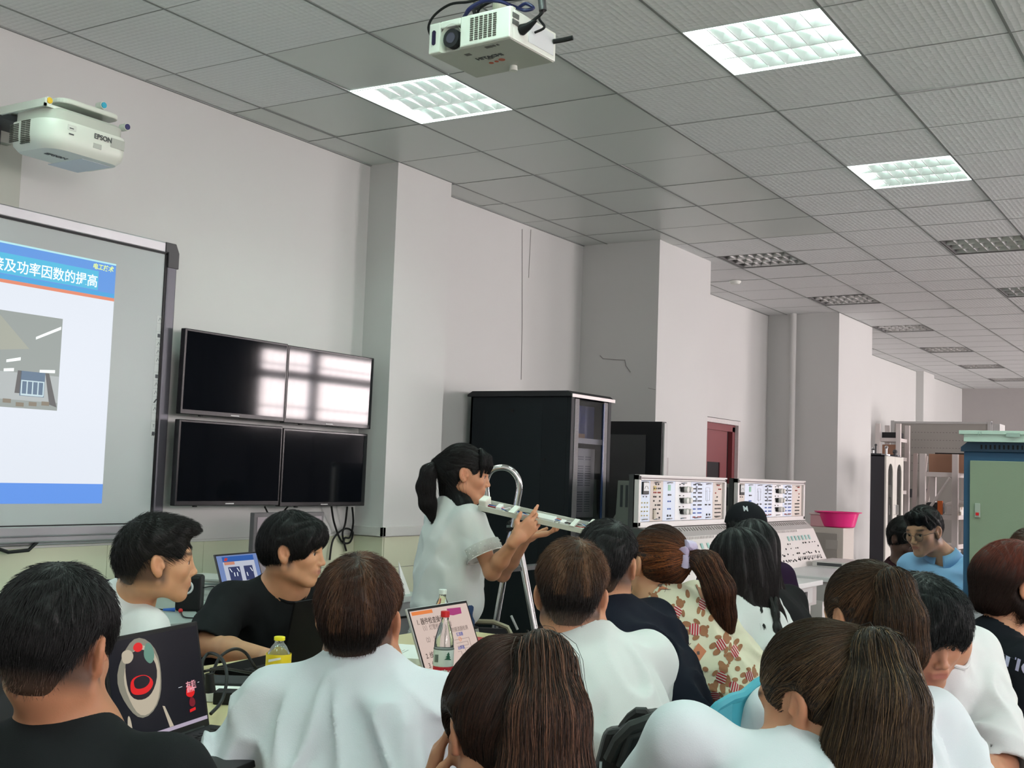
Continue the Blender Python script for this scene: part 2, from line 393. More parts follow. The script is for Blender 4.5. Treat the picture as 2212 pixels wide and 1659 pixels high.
# slide: right part of a projected presentation; X = 46 mm, y from -3 to -.735
sy1 = -.737; sz0, sz1 = 1.245, 2.385
sl = MB().box((.0452, -2.9, sz0), (.0458, sy1, sz1)).build('projected_slide', em('slide_white', (.80, .85, .93), .80), t); tag(sl, 'projected slide with a blue header')
def sb(name, y0, y1, z0, z1, col, s=.9, par=sl, dx=.0004, x=.0458):
    return MB().box((x, y0, z0), (x+dx, y1, z1)).build(name, em(name+'_light', col, s), par)
sb('header_band', -2.9, sy1, 2.235, sz1, (.13, .32, .74), .85)
sb('header_top_edge', -2.9, sy1, sz1-.008, sz1, (.5, .85, .9), .8, dx=.0007)
sb('header_box', -2.9, -.835, 2.245, 2.335, (.10, .50, .74), .85, dx=.0007)
sb('header_lower_band', -2.9, sy1, 2.22, 2.24, (.08, .38, .72), .85, dx=.0005)
sb('orange_rule', -2.9, sy1, 2.205, 2.220, (.80, .28, .17), .8)
sb('footer_band', -2.9, sy1, sz0, 1.336, (.14, .33, .85), .8)
tx = em('slide_text_white', (.85, 1, 1), 1.0)
text('接及功率因数的提高', (.0468, -1.395, 2.262), (0, 1, 0), (0, 0, 1), .062, tx, 'slide_title', sl, .0001, .0006)
text('电工技术', (.0468, -.872, 2.345), (0, 1, 0), (0, .18, 1), .0300, em('slide_text_yellow', (.85, 1, .25), .9), 'slide_corner_text', sl, .0001, .0005)
# the photo on the slide: a classroom
ph = sb('slide_photo', -1.9, -1.016, 1.665, 2.085, (.36, .40, .38), .75)
sb('photo_wall', -1.9, -1.016, 1.70, 1.82, (.50, .54, .54), .75, ph, x=.0462)
pm = MB(); pm.add([(.0464, -1.9, 2.085), (.0464, -1.36, 2.085), (.0464, -1.18, 1.93), (.0464, -1.9, 1.84)], [(0, 1, 2, 3)]); pm.build('photo_ceiling', em('photo_ceiling_light', (.43, .45, .38), .75), ph)
for a in ((-1.15, 1.975, -1.022, 2.035), (-1.29, 1.86, -1.22, 1.875), (-1.40, 1.89, -1.36, 1.91), (-1.12, 1.83, -1.04, 1.834), (-1.3, 1.82, -1.25, 1.824), (-1.42, 1.83, -1.36, 1.836)):
    pm = MB(); pm.add([(.0467, a[0], a[1]), (.0467, a[2], a[3]), (.0467, a[2], a[3]+.014), (.0467, a[0], a[1]+.012)], [(0, 1, 2, 3)]); pm.build('photo_lamp', em('photo_lamp_light', (.9, 1, .97), 1), ph)
sb('photo_window', -1.215, -1.09, 1.72, 1.83, (.16, .24, .34), .7, ph, x=.0464)
wm = MB()
for k in range(5): wm.box((.0469, -1.21+k*.028, 1.725), (.0471, -1.204+k*.028, 1.79))
wm.box((.0469, -1.21, 1.785), (.0471, -1.095, 1.79)); wm.box((.0469, -1.21, 1.722), (.0471, -1.095, 1.73)); wm.build('photo_window_frame', em('photo_window_frame_light', (.6, .75, .8), .8), ph)
cu = MB(); cu.add([(.0468, -1.09, 1.83), (.0468, -1.07, 1.83), (.0468, -1.02, 1.68), (.0468, -1.06, 1.69)], [(0, 1, 2, 3)]); cu.add([(.0468, -1.23, 1.83), (.0468, -1.21, 1.83), (.0468, -1.215, 1.73), (.0468, -1.24, 1.73)], [(0, 1, 2, 3)]); cu.build('photo_curtain', em('photo_curtain_light', (.16, .16, .16), .7), ph)
ds = MB()
for k in range(9): ds.box((.0469, -1.62+k*.065, 1.672+(k % 3)*.006), (.0471, -1.58+k*.065, 1.69+(k % 3)*.006))
ds.build('photo_desks', em('photo_desks_light', (.30, .26, .20), .7), ph)
# toolbar of little icons down the right side
tb = MB(); ic = MB()
for k in range(15):
    z = 2.155-k*.0405; tb.box((.0452, -.470, z-.018), (.0456, -.434, z+.018))
    if k in (2, 7, 14): ic.box((.0458, -.461, z-.009), (.046, -.444, z+.009))
    elif k in (0, 3, 4, 5, 8, 9, 11): ic.tube([(.046, -.46, z-.008), (.046, -.452, z+.009), (.046, -.445, z-.004)], .001, 4)
    elif k in (10,): ic.tube([(.046, -.462, z-.01), (.046, -.446, z+.01)], .0018, 4); ic.tube([(.046, -.457, z-.01), (.046, -.441, z+.01)], .0018, 4)
tbo = tb.build('icon_toolbar', mat('toolbar', (.50, .55, .54), .4), t)
ic.build('icons', mat('icon_ink', (.05, .06, .07), .5), tbo)
text('K1', (.0459, -.463, 1.575), (0, 1, 0), (0, 0, 1), .024, mat('icon_ink2', (.02, .02, .02), .5), 'toolbar_lettering', tbo, .0001, .0004)
text('T', (.0459, -.460, 1.618), (0, 1, 0), (0, 0, 1), .022, mat('icon_ink', ()), 'toolbar_lettering', tbo, .0001)
tag(MB().tube([(.03, -1.33, 1.075), (.05, -1.22, 1.035), (.05, -1.12, 1.04), (.04, -1.07, 1.075)], .008, 8).build('cable', BLACK), 'black cable hanging below the lower edge of the whiteboard', 'cable')

# ================================================================== four wall televisions
scr = mat('tv_screen', (.003, .004, .006), .05, spec=.5)
bez = mat('tv_bezel', (.008, .008, .01), .25)
def tv():
    t = thing('television', 'x', 'television'); b = MB()
    b.box((-.035, 0, 0), (.0, .74, .43)); b.build('housing', bez, t, bevel=.004)
    MB().box((.0, .012, .024), (.0015, .728, .418)).build('screen', scr, t)
    lg = MB(); lg.box((.0005, .34, .008), (.0014, .40, .014)); lg.build('maker_logo', mat('tv_logo', (.5, .5, .5), .4), t)
    MB().cyl((-.01, .14, .0), (-.01, .14, -.006), .012, seg=10).build('sensor', BLACK, t)
    m = MB(); m.box((-.10, .25, .1), (-.035, .5, .33)); m.build('wall_bracket', DGREY, t)
    return t
t0 = tv()
tvs = [((.125, -.357, 1.692), 'upper left of the four wall televisions, black with a window reflected at its right', -.4),
       ((.125, .388, 1.688), 'upper right of the four wall televisions, reflecting a bright barred window', -1.2),
       ((.14, -.375, 1.235), 'lower left of the four wall televisions, plain black screen', 0),
       ((.14, .372, 1.228), 'lower right of the four wall televisions, dark with small reflected lights', .6)]
for i, (l, lb, rz) in enumerate(tvs):
    o = t0 if i == 0 else copy_tree(t0); o.location = l; o['label'] = lb; o['group'] = 'televisions in a two by two wall'
    o.rotation_euler = (0, math.radians(.6 if i < 2 else .3), math.radians(rz))
def cable(pts, r, label, name='cable', m=BLACK, group=None):
    P = [Vector([float(c) for c in p]) for p in pts]; out = []
    n = len(P)
    for i in range(n-1):
        p0 = P[max(i-1, 0)]; p1 = P[i]; p2 = P[i+1]; p3 = P[min(i+2, n-1)]
        for k in range(6):
            u = k/6; out.append(.5*((2*p1)+(-p0+p2)*u+(2*p0-5*p1+4*p2-p3)*u*u+(-p0+3*p1-3*p2+p3)*u**3))
    out.append(P[-1])
    return tag(MB().tube(out, r, 8).build(name, m, smooth=True), label, 'cable', group)
g = 'cables under the televisions'
cable([ax(572, 1095, .06), ax(582, 1115, .04), ax(590, 1128, .03), ax(600, 1140, .03), ax(615, 1175, .03)], .005, 'black cable dropping from between the lower televisions to the desk', group=g)
cable([ax(622, 1094, .06), ax(608, 1110, .04), ax(592, 1126, .03), ax(575, 1118, .03)], .005, 'short black cable slanting down left below the lower right television', group=g)
cable([ax(716, 1094, .06), ax(722, 1130, .03), ax(737, 1168, .03), ax(755, 1172, .03), ax(762, 1150, .03), ax(745, 1142, .03), ax(720, 1165, .03), ax(712, 1210, .03)], .006, 'black cable with a loop hanging under the right televisions', group=g)
cable([ax(750, 1095, .06), ax(746, 1130, .03), ax(740, 1152, .035), ax(744, 1175, .03), ax(748, 1190, .03)], .006, 'straight black cable beside the looped one under the right televisions', group=g)
cable([ax(761, 1096, .06), ax(763, 1130, .03), ax(756, 1160, .04), ax(745, 1162, .04), ax(742, 1175, .04)], .006, 'rightmost black cable under the televisions', group=g)

# ================================================================== ultra short throw projector on a wall arm
t = thing('wall_projector', 'white short throw projector on a wall arm above the whiteboard, lettered at its front', 'projector', (.55, -1.4, 2.8))
def rrect(x0, y0, x1, y1, r, n=6, radii=None):
    pts = []
    rs = radii or (r, r, r, r)
    for (cx, cy, a0, rr) in ((x1-rs[0], y0+rs[0], -90, rs[0]), (x1-rs[1], y1-rs[1], 0, rs[1]), (x0+rs[2], y1-rs[2], 90, rs[2]), (x0+rs[3], y0+rs[3], 180, rs[3])):
        for k in range(n+1):
            a = math.radians(a0+90*k/n); pts.append((cx+rr*math.cos(a), cy+rr*math.sin(a)))
    return pts
PX = .62
zb = 2.735
YL = float(ax(110, 265, PX)[1])+.0; 
y0p, y1p = -1.585, -1.185; x0p, x1p = .375, .64
body = MB(); P = rrect(x0p, y0p, x1p, y1p, .07, radii=(.09, .06, .05, .05))
def shrink(P, s, dx=0, dy=0):
    cx = sum(p[0] for p in P)/len(P); cy = sum(p[1] for p in P)/len(P)
    return [(cx+(p[0]-cx)*s+dx, cy+(p[1]-cy)*s+dy) for p in P]
layers = [(shrink(P, .86), zb-.052), (shrink(P, .97), zb-.03), (P, zb+.0), (P, zb+.055), (shrink(P, .985), zb+.065)]
n = len(P); vs = [(x, y, z) for L_, z in layers for x, y in L_]
body.add(vs, [tuple(reversed(range(n)))]+[(k*n+i, k*n+(i+1) % n, (k+1)*n+(i+1) % n, (k+1)*n+i) for k in range(len(layers)-1) for i in range(n)]+[tuple(range((len(layers)-1)*n, len(layers)*n))])
prj = mat('projector_white', (.66, .70, .63), .35)
body.build('case', prj, t, smooth=True)
top = MB(); Q = shrink(P, .93); layers = [(Q, zb+.065), (Q, zb+.105), (shrink(P, .86), zb+.115)]
top.add([(x, y, z) for L_, z in layers for x, y in L_], [(k*n+i, k*n+(i+1) % n, (k+1)*n+(i+1) % n, (k+1)*n+i) for k in range(2) for i in range(n)]+[tuple(range(2*n, 3*n))])
top.build('upper_shell', mat('projector_grey', (.48, .51, .45), .35), t, smooth=True)
gr = MB()
for c in range(2):
    for k in range(13 if c else 10):
        for q in range(2):
            x = .395+c*.072+q*.030; z = zb+.058-k*.0075 - (.008 if not c else 0)
            gr.box((x, y0p-.002, z), (x+.026, y0p+.004, z+.004))
gr.build('vent_grille', mat('vent_dark', (.06, .065, .05), .6), t)
gp = MB().box((x1p-.004, y0p+.30, zb+.012), (x1p+.001, y0p+.37, zb+.052)); gp.build('sensor_window', mat('sensor_grey', (.42, .44, .40), .3), t)
text('EPSON', (x1p+.002, y0p+.215, zb+.028), (0, 1, 0), (0, 0, 1), .029, mat('letter_dark', (.05, .06, .06), .5), 'lettering', t, .0006, .0006)
MB().box((x1p-.004, y0p+.215, zb-.012), (x1p+.001, y0p+.255, zb+.008)).build('front_sensor', mat('sensor_grey', ()), t)
st = MB(); st.box((x1p-.001, y0p+.088, zb+.03), (x1p+.0012, y0p+.128, zb+.052)); st.build('sticker', mat('sticker_pale', (.6, .63, .58), .5), t)
st = MB(); st.box((x1p, y0p+.096, zb+.036), (x1p+.0016, y0p+.116, zb+.040)); st.box((x1p, y0p+.095, zb+.012), (x1p+.0016, y0p+.118, zb+.017)); st.build('small_print', mat('letter_dark', ()), t)
text('EPSON', (.50, -1.50, zb-.0535), (0, 1, 0), (1, 0, 0), .034, mat('letter_dark', ()), 'underside_lettering', t, .0006, .0005)
b = MB(); b.box((.36, y0p+.21, zb-.054), (.58, y1p-.04, zb-.051)); b.build('lamp_cover', mat('projector_under', (.60, .65, .70), .4), t, bevel=.002)
b = MB(); b.ball((x1p-.035, y0p+.26, zb-.036), .004, 8); b.ball((x1p-.035, y0p+.275, zb-.036), .004, 8); b.build('indicator_light', em('blue_led', (.5, .7, 1), 3), t)
# arm, plate, knobs
arm = MB(); arm.box((.0, -1.49, zb+.148), (.34, -1.40, zb+.192)); arm.build('arm_tube', prj, t, bevel=.012)
arm = MB(); P2 = rrect(.22, -1.50, .60, -1.20, .05); arm.prism(P2, 2, zb+.15, zb+.172); arm.build('mounting_plate', prj, t, bevel=.006)
arm = MB(); arm.box((.38, -1.36, zb+.105), (.42, -1.25, zb+.15)); arm.box((.5, -1.4, zb+.11), (.52, -1.24, zb+.15)); arm.build('mount_block', DGREY, t)
arm = MB(); arm.box((.60, -1.585, zb+.108), (.606, -1.25, zb+.12)); arm.box((.32, -1.585, zb+.108), (.606, -1.575, zb+.14)); arm.build('adjusting_rail', prj, t)
for (c, col, nm) in (((.60, -1.56, zb+.135), (.75, .50, .03), 'yellow knob'), ((.60, -1.30, zb+.19), (.03, .42, .60), 'light blue knob'), ((.62, -1.19, zb+.125), (.02, .02, .12), 'navy knob')):
    kb = MB().cyl((c[0]-.035, c[1], c[2]), (c[0], c[1], c[2]), .016, seg=16); k = kb.build('adjusting_knob', prj, t, smooth=True); tag(k, nm)
    MB().cyl((c[0], c[1], c[2]), (c[0]+.004, c[1], c[2]), .0125, seg=16).build('knob_cap', mat(nm.replace(' ', '_'), col, .4), k)
wp = MB(); wp.box((.002, -1.75, 2.50), (.05, -1.28, 2.93)); wp.box((.05, -1.62, 2.8), (.09, -1.36, 2.92)); wp.build('wall_plate', mat('wall_plate_grey', (.40, .42, .37), .5), t, bevel=.004)
wp = MB(); wp.box((.09, -1.52, 2.70), (.15, -1.46, 2.88)); wp.box((.06, -1.56, zb+.115), (.26, -1.36, zb+.14)); wp.build('tilt_bracket', DGREY, t)

# ================================================================== ceiling projector
def frame(o, xd, zd=(0, 0, 1)):
    xd = Vector(xd).normalized(); zd = Vector(zd); yd = zd.cross(xd)
    return Matrix([[xd[i], yd[i], zd[i], o[i]] for i in range(3)]+[[0, 0, 0, 1]])
o_ = [float(v) for v in atz(925, 118, 2.77)]
M = frame(o_, (1, -.055, 0))
t = thing('ceiling_projector', 'white projector hanging from the ceiling among tangled black and blue cables', 'projector', o_)
pw = mat('projector_cream', (.70, .74, .68), .38); pu = mat('projector_cream_under', (.46, .48, .44), .5)
Wd, Dp, Hh = .315, .255, .098
c = MB()
poly = [(0, 0), (Wd, 0), (Wd, Dp*.35), (Wd, Dp-.03), (Wd-.03, Dp), (.03, Dp), (0, Dp-.03)]
# case with a scooped lens recess in the front face: ring of panels
def tb(mb, lo, hi): return mb.box(lo, hi, M)
tb(c, (0, 0, 0), (.045, .02, Hh)); tb(c, (.045, 0, .075), (.125, .02, Hh)); tb(c, (.125, 0, 0), (Wd, .02, Hh)); tb(c, (0, .019, 0), (Wd, Dp-.0, Hh-.004))
c.build('case', pw, t, bevel=.004)
c = MB(); tb(c, (.004, .012, -.002), (Wd-.004, Dp-.004, .002)); c.build('underside', pu, t, bevel=.002)
rc = MB()   # rounded recess with the lens
ctr = (.088, .03, .042)
for i in range(20):
    a0 = math.pi*i/20; a1 = math.pi*(i+1)/20
    p = [(ctr[0]-.042*math.cos(a0), -.001, .035+.048*math.sin(a0)), (ctr[0]-.042*math.cos(a1), -.001, .035+.048*math.sin(a1)), (ctr[0]+.006-.03*math.cos(a1), .03, .04+.03*math.sin(a1)), (ctr[0]+.006-.03*math.cos(a0), .03, .04+.03*math.sin(a0))]
    rc.add([M @ Vector(q) for q in p], [(0, 1, 2, 3)])
rc.add([M @ Vector(q) for q in ((ctr[0]-.042, -.001, .035), (ctr[0]-.042, -.001, 0), (ctr[0]-.024, .03, 0), (ctr[0]-.024, .03, .04))], [(0, 1, 2, 3)])
rc.add([M @ Vector(q) for q in ((ctr[0]+.042, -.001, .035), (ctr[0]+.042, -.001, 0), (ctr[0]+.036, .03, 0), (ctr[0]+.036, .03, .04))], [(0, 1, 2, 3)])
rc.build('lens_recess', mat('recess_grey', (.50, .53, .46), .5), t)
ln = MB(); ln.cyl(M @ Vector((.092, .028, .036)), M @ Vector((.092, -.004, .036)), .030, seg=28); lo_ = ln.build('lens_barrel', BLACKM, t, smooth=True)
MB().cyl(M @ Vector((.092, -.004, .036)), M @ Vector((.092, -.0055, .036)), .017, seg=24).build('lens_glass', mat('lens_glass', (.06, .06, .09), .05, coat=1), lo_)
v = MB()
for k in range(11):
    for q in range(6): tb(v, (.165+q*.0175, -.002, .014+k*.0068), (.165+q*.0175+.012, .001, .0175+k*.0068))
v.build('vent_grille', mat('vent_dark', ()), t)
w_ = MB(); w_.prism(rrect(.014, .026, .028, .074, .007), 1, -.0025, .0); w_.v = [tuple(M @ Vector((a[0], a[1], a[2]))) for a in w_.v]
w_.build('remote_window', mat('ir_window', (.02, .015, .05), .15), t)
text('HITACHI', M @ Vector((.112, .115, -.0028)), M.to_3x3() @ Vector((1, 0, 0)), M.to_3x3() @ Vector((0, -1, 0)), .026, mat('letter_dark', ()), 'underside_lettering', t, .0004, .0010)
u = MB()
for (x, y, r) in ((.135, .155, .008), (.158, .152, .007), (.182, .147, .011)): u.cyl(M @ Vector((x, y, -.0021)), M @ Vector((x, y, -.0032)), r, seg=16)
u.build('red_dots', mat('red_dot', (.45, .10, .05), .5), t)
u = MB(); tb(u, (.105, .050, -.0032), (.125, .066, -.002)); tb(u, (.20, .028, -.0032), (.225, .042, -.002)); tb(u, (.228, .028, -.0032), (.238, .040, -.002)); tb(u, (.244, .028, -.0032), (.252, .038, -.002)); tb(u, (.145, .118, -.003), (.175, .120, -.002)); tb(u, (.145, .124, -.003), (.165, .126, -.002)); u.build('small_print', mat('ink_grey', (.12, .12, .11), .6), t)
u = MB(); u.cyl(M @ Vector((.18, .215, 0)), M @ Vector((.18, .215, -.018)), .012, .014, seg=14); u.build('foot', OFFW, t)
u = MB(); tb(u, (Wd, .10, .016), (Wd+.0015, .24, .085)); u.build('side_label', mat('label_grey', (.62, .65, .66), .5), t)
u = MB(); tb(u, (Wd, .012, .045), (Wd+.002, .045, .06)); tb(u, (Wd, .012, .066), (Wd+.002, .045, .081)); u.build('side_port', mat('port_dark', (.10, .11, .10), .5), t)
u = MB(); tb(u, (.12, .10, Hh), (.21, .19, Hh+.02)); u.cyl(M @ Vector((.165, .145, Hh)), (M @ Vector((.165, .145, Hh)))+Vector((0, 0, CEIL-2.77-Hh-.003)), .022, seg=18); tb(u, (.02, .03, Hh), (.30, .05, Hh+.012)); tb(u, (.04, .16, Hh), (.28, .18, Hh+.012)); tb(u, (.04, .03, Hh), (.055, .18, Hh+.014)); tb(u, (.26, .03, Hh), (.275, .18, Hh+.014))
u.build('ceiling_mount', mat('mount_beige', (.50, .50, .40), .5), t, bevel=.002)
navy = mat('navy_cable', (.01, .015, .09), .4)
def lp(*p): return M @ Vector(p)
g = 'cables tangled on the hanging projector'
cable([lp(-.004, .02, .06), lp(-.012, .01, .095), lp(.02, .0, .125), lp(.09, -.01, .142), lp(.16, .0, .14), lp(.22, .03, .16)], .0042, 'thin black cable arching over the front left of the hanging projector', group=g)
cable([lp(Wd+.008, .06, .045), lp(Wd+.05, .055, .06), lp(Wd+.078, .06, .085), lp(Wd+.06, .06, .13), lp(.27, .06, .145), lp(.20, .08, .165), lp(.12, .1, .16), lp(.10, .12, .13)], .005, 'black power cable with a thick bead at the right of the hanging projector', group=g)
cable([lp(.10, .05, .11), lp(.13, .03, .13), lp(.17, .04, .15), lp(.23, .05, .145), lp(.27, .08, .13), lp(.31, .08, .11), lp(.33, .1, .12), lp(.3, .1, .14), lp(.27, .1, .13)], .0055, 'navy blue cable looped on top of the hanging projector', m=navy, group=g)
cable([lp(.08, .06, .108), lp(.12, .05, .14), lp(.16, .07, .17), lp(.2, .09, .2), lp(.19, .12, .3), lp(.175, .16, .45)], .006, 'second navy blue cable rising to the ceiling behind the mounting pole', m=navy, group=g)
cable([lp(.13, .08, .12), lp(.115, .08, .15), lp(.13, .1, .18), lp(.15, .12, .3), lp(.16, .165, .45)], .006, 'black cable rising to the ceiling in front of the mounting pole', group=g)
cable([lp(.33, .14, .12), lp(.34, .12, .09), lp(.36, .12, .06), lp(Wd+.01, .12, .05)], .004, 'thin black cable hanging down the right side of the hanging projector', group=g)
cable([lp(Wd+.002, .235, .06), lp(Wd+.03, .25, .065), lp(Wd+.06, .26, .07)], .008, 'black plug sticking out of the back right corner of the hanging projector', group=g)
u = MB(); u.cyl(lp(Wd+.078, .06, .085), lp(Wd+.072, .06, .125), .012, seg=14); tag(u.build('ferrite_bead', mat('bead_grey', (.05, .05, .055), .4), smooth=True), 'dark thick bead on the power cable right of the hanging projector', 'cable bead')
u = MB(); u.tube([lp(Wd+.002, .06, .04), lp(Wd+.03, .056, .045), lp(Wd+.055, .058, .06)], [.018, .012, .006], 12); tag(u.build('power_plug', BLACK, smooth=True), 'black power plug pushed into the side of the hanging projector', 'plug')

# ================================================================== server rack
t = thing('server_rack', 'tall black server rack with a narrow glazed door showing white wiring', 'server rack', (.47, 2.6, 0))
RX0, RX1, RY0, RY1, RZ = .07, .865, 2.30, 2.87, 2.0
b = MB(); b.box((RX0, RY0, .03), (RX1-.03, RY0+.02, RZ-.03)); b.box((RX0, RY1-.02, .03), (RX1-.03, RY1, RZ-.03)); b.box((RX0, RY0, .03), (RX0+.02, RY1, RZ-.03)); b.box((RX0, RY0, 0), (RX1-.03, RY1, .05)); b.box((RX1-.03, RY0, 0), (RX1, RY0+.045, RZ-.03)); b.box((RX1-.03, RY1-.045, 0), (RX1, RY1, RZ-.03))
b.build('cabinet_body', mat('rack_black', (.006, .010, .013), .5, spec=.25), t, bevel=.003)
b = MB(); b.prism([(RX0-.02, RZ-.03), (RX1+.015, RZ-.03), (RX1+.015, RZ-.015), (RX1-.02, RZ+.008), (RX0+.02, RZ+.008), (RX0-.02, RZ-.015)], 1, RY0-.02, RY1+.02); b.build('top_cap', BLACKM, t, bevel=.004)
b = MB(); b.box((RX1+.012, RY0-.02, RZ-.034), (RX1+.018, RY1+.02, RZ-.012)); b.build('top_trim', mat('rack_trim', (.45, .43, .42), .4, .5), t)
b = MB(); b.box((RX0+.12, RY0-.0015, .1), (RX1-.22, RY0, RZ-.075)); b.build('side_panel', mat('rack_panel', (.007, .012, .015), .5, spec=.25), t)
b = MB(); b.cyl((RX0+.34, RY0-.001, RZ-.125), (RX0+.34, RY0-.006, RZ-.125), .012, seg=12); b.box((RX1-.2, RY0-.004, RZ-.46), (RX1-.185, RY0, RZ-.44)); b.build('panel_lock', BLACK, t)
perf = mat('perforated_steel', (.26, .25, .26), .5, .4, bump=('vor', 140, 1.0))
for y in (RY0+.045, RY1-.115):
    MB().box((RX1-.008, y, .05), (RX1+.004, y+.055, RZ-.04)).build('door_side_strip', perf, t)
b = MB(); b.box((RX1-.004, RY0+.1, .05), (RX1+.002, RY1-.115, RZ-.045)); b.build('door_glass', mat('smoked_glass', (.75, .78, .85), .03, trans=1.0), t)
b = MB(); b.box((RX1+.002, RY1-.128, .05), (RX1+.009, RY1-.112, RZ-.05)); b.build('door_edge', mat('blue_edge', (.03, .06, .16), .2), t)
wht = mat('rack_white', (.55, .52, .51), .5)
b = MB()
for z in (1.67, 1.12, .6): b.box((RX1-.06, RY0+.05, z), (RX1-.03, RY1-.05, z+.035)); b.box((RX1-.065, RY0+.05, z+.012), (RX1-.028, RY1-.05, z+.018))
b.box((RX1-.06, RY0+.05, .1), (RX1-.035, RY0+.09, RZ-.1)); b.build('shelf_rail', wht, t)
for i, (z0, z1) in enumerate(((1.17, 1.64), (.65, 1.09), (.1, .57))):
    pb = MB(); pb.box((RX1-.14, RY0+.1, z0), (RX1-.09, RY1-.06, z1)); pn = pb.build('wiring_panel', wht, t, bevel=.004)
    sl_ = MB()
    for k in range(int((z1-z0-.08)/.016)):
        if k % 11 < 9:
            for q in range(3): sl_.box((RX1-.0895, RY0+.17+q*.1, z0+.04+k*.016), (RX1-.088, RY0+.245+q*.1, z0+.047+k*.016))
    sl_.build('wiring_slots', mat('slot_grey', (.22, .21, .22), .6), pn)
b = MB(); b.box((RX1-.2, RY0+.12, 1.71), (RX1-.1, RY1-.07, 1.93)); b.build('blue_unit', mat('blue_unit', (.02, .035, .16), .3), t)
b = MB(); b.box((RX1-.09, RY0+.14, 1.705), (RX1-.05, RY0+.28, 1.735)); b.build('cardboard_scrap', mat('cardboard', (.33, .20, .12), .8), t)
for z in (1.05, .84): MB().box((RX1-.09, RY0+.35, z), (RX1-.07, RY0+.38, z+.02)).build('panel_latch', BLACK, t)

# ================================================================== large dark display leaning by the second pillar
a = ay(1323, 912, 3.6); b_ = ay(1433, 911, 3.6)
t = thing('standing_display', 'large dark grey screen with black bezel standing in front of the second pillar', 'display', (1.0, 3.6, 0))
x1 = float(b_[0]); zt = float(b_[2]);
m = MB(); m.box((max(.03, x1-.98), 3.58, .35), (x1, 3.66, zt)); m.build('bezel', mat('display_bezel', (.012, .014, .016), .4), t, bevel=.004)
MB().box((max(.08, x1-.9), 3.577, .45), (x1-.13, 3.581, zt-.1)).build('screen', mat('display_screen', (.065, .068, .07), .35), t)
m = MB(); m.box((x1-.7, 3.5, .0), (x1-.62, 3.75, .04)); m.box((x1-.3, 3.5, .0), (x1-.22, 3.75, .04)); m.box((x1-.68, 3.6, .0), (x1-.64, 3.65, .4)); m.box((x1-.28, 3.6, .0), (x1-.24, 3.65, .4)); m.build('stand', DGREY, t)
MB().box((x1, 3.6, .4), (x1+.012, 3.655, zt-.01)).build('edge_trim', LGREY, t)
tag(MB().box((.691, 4.07, 1.35), (.693, 4.22, 1.62)).build('notice_sheet', mat('grey_notice', (.42, .40, .40), .6, var=.2, vscale=30)), 'small grey notice sheet on the second pillar above the first trainer bench', 'notice')
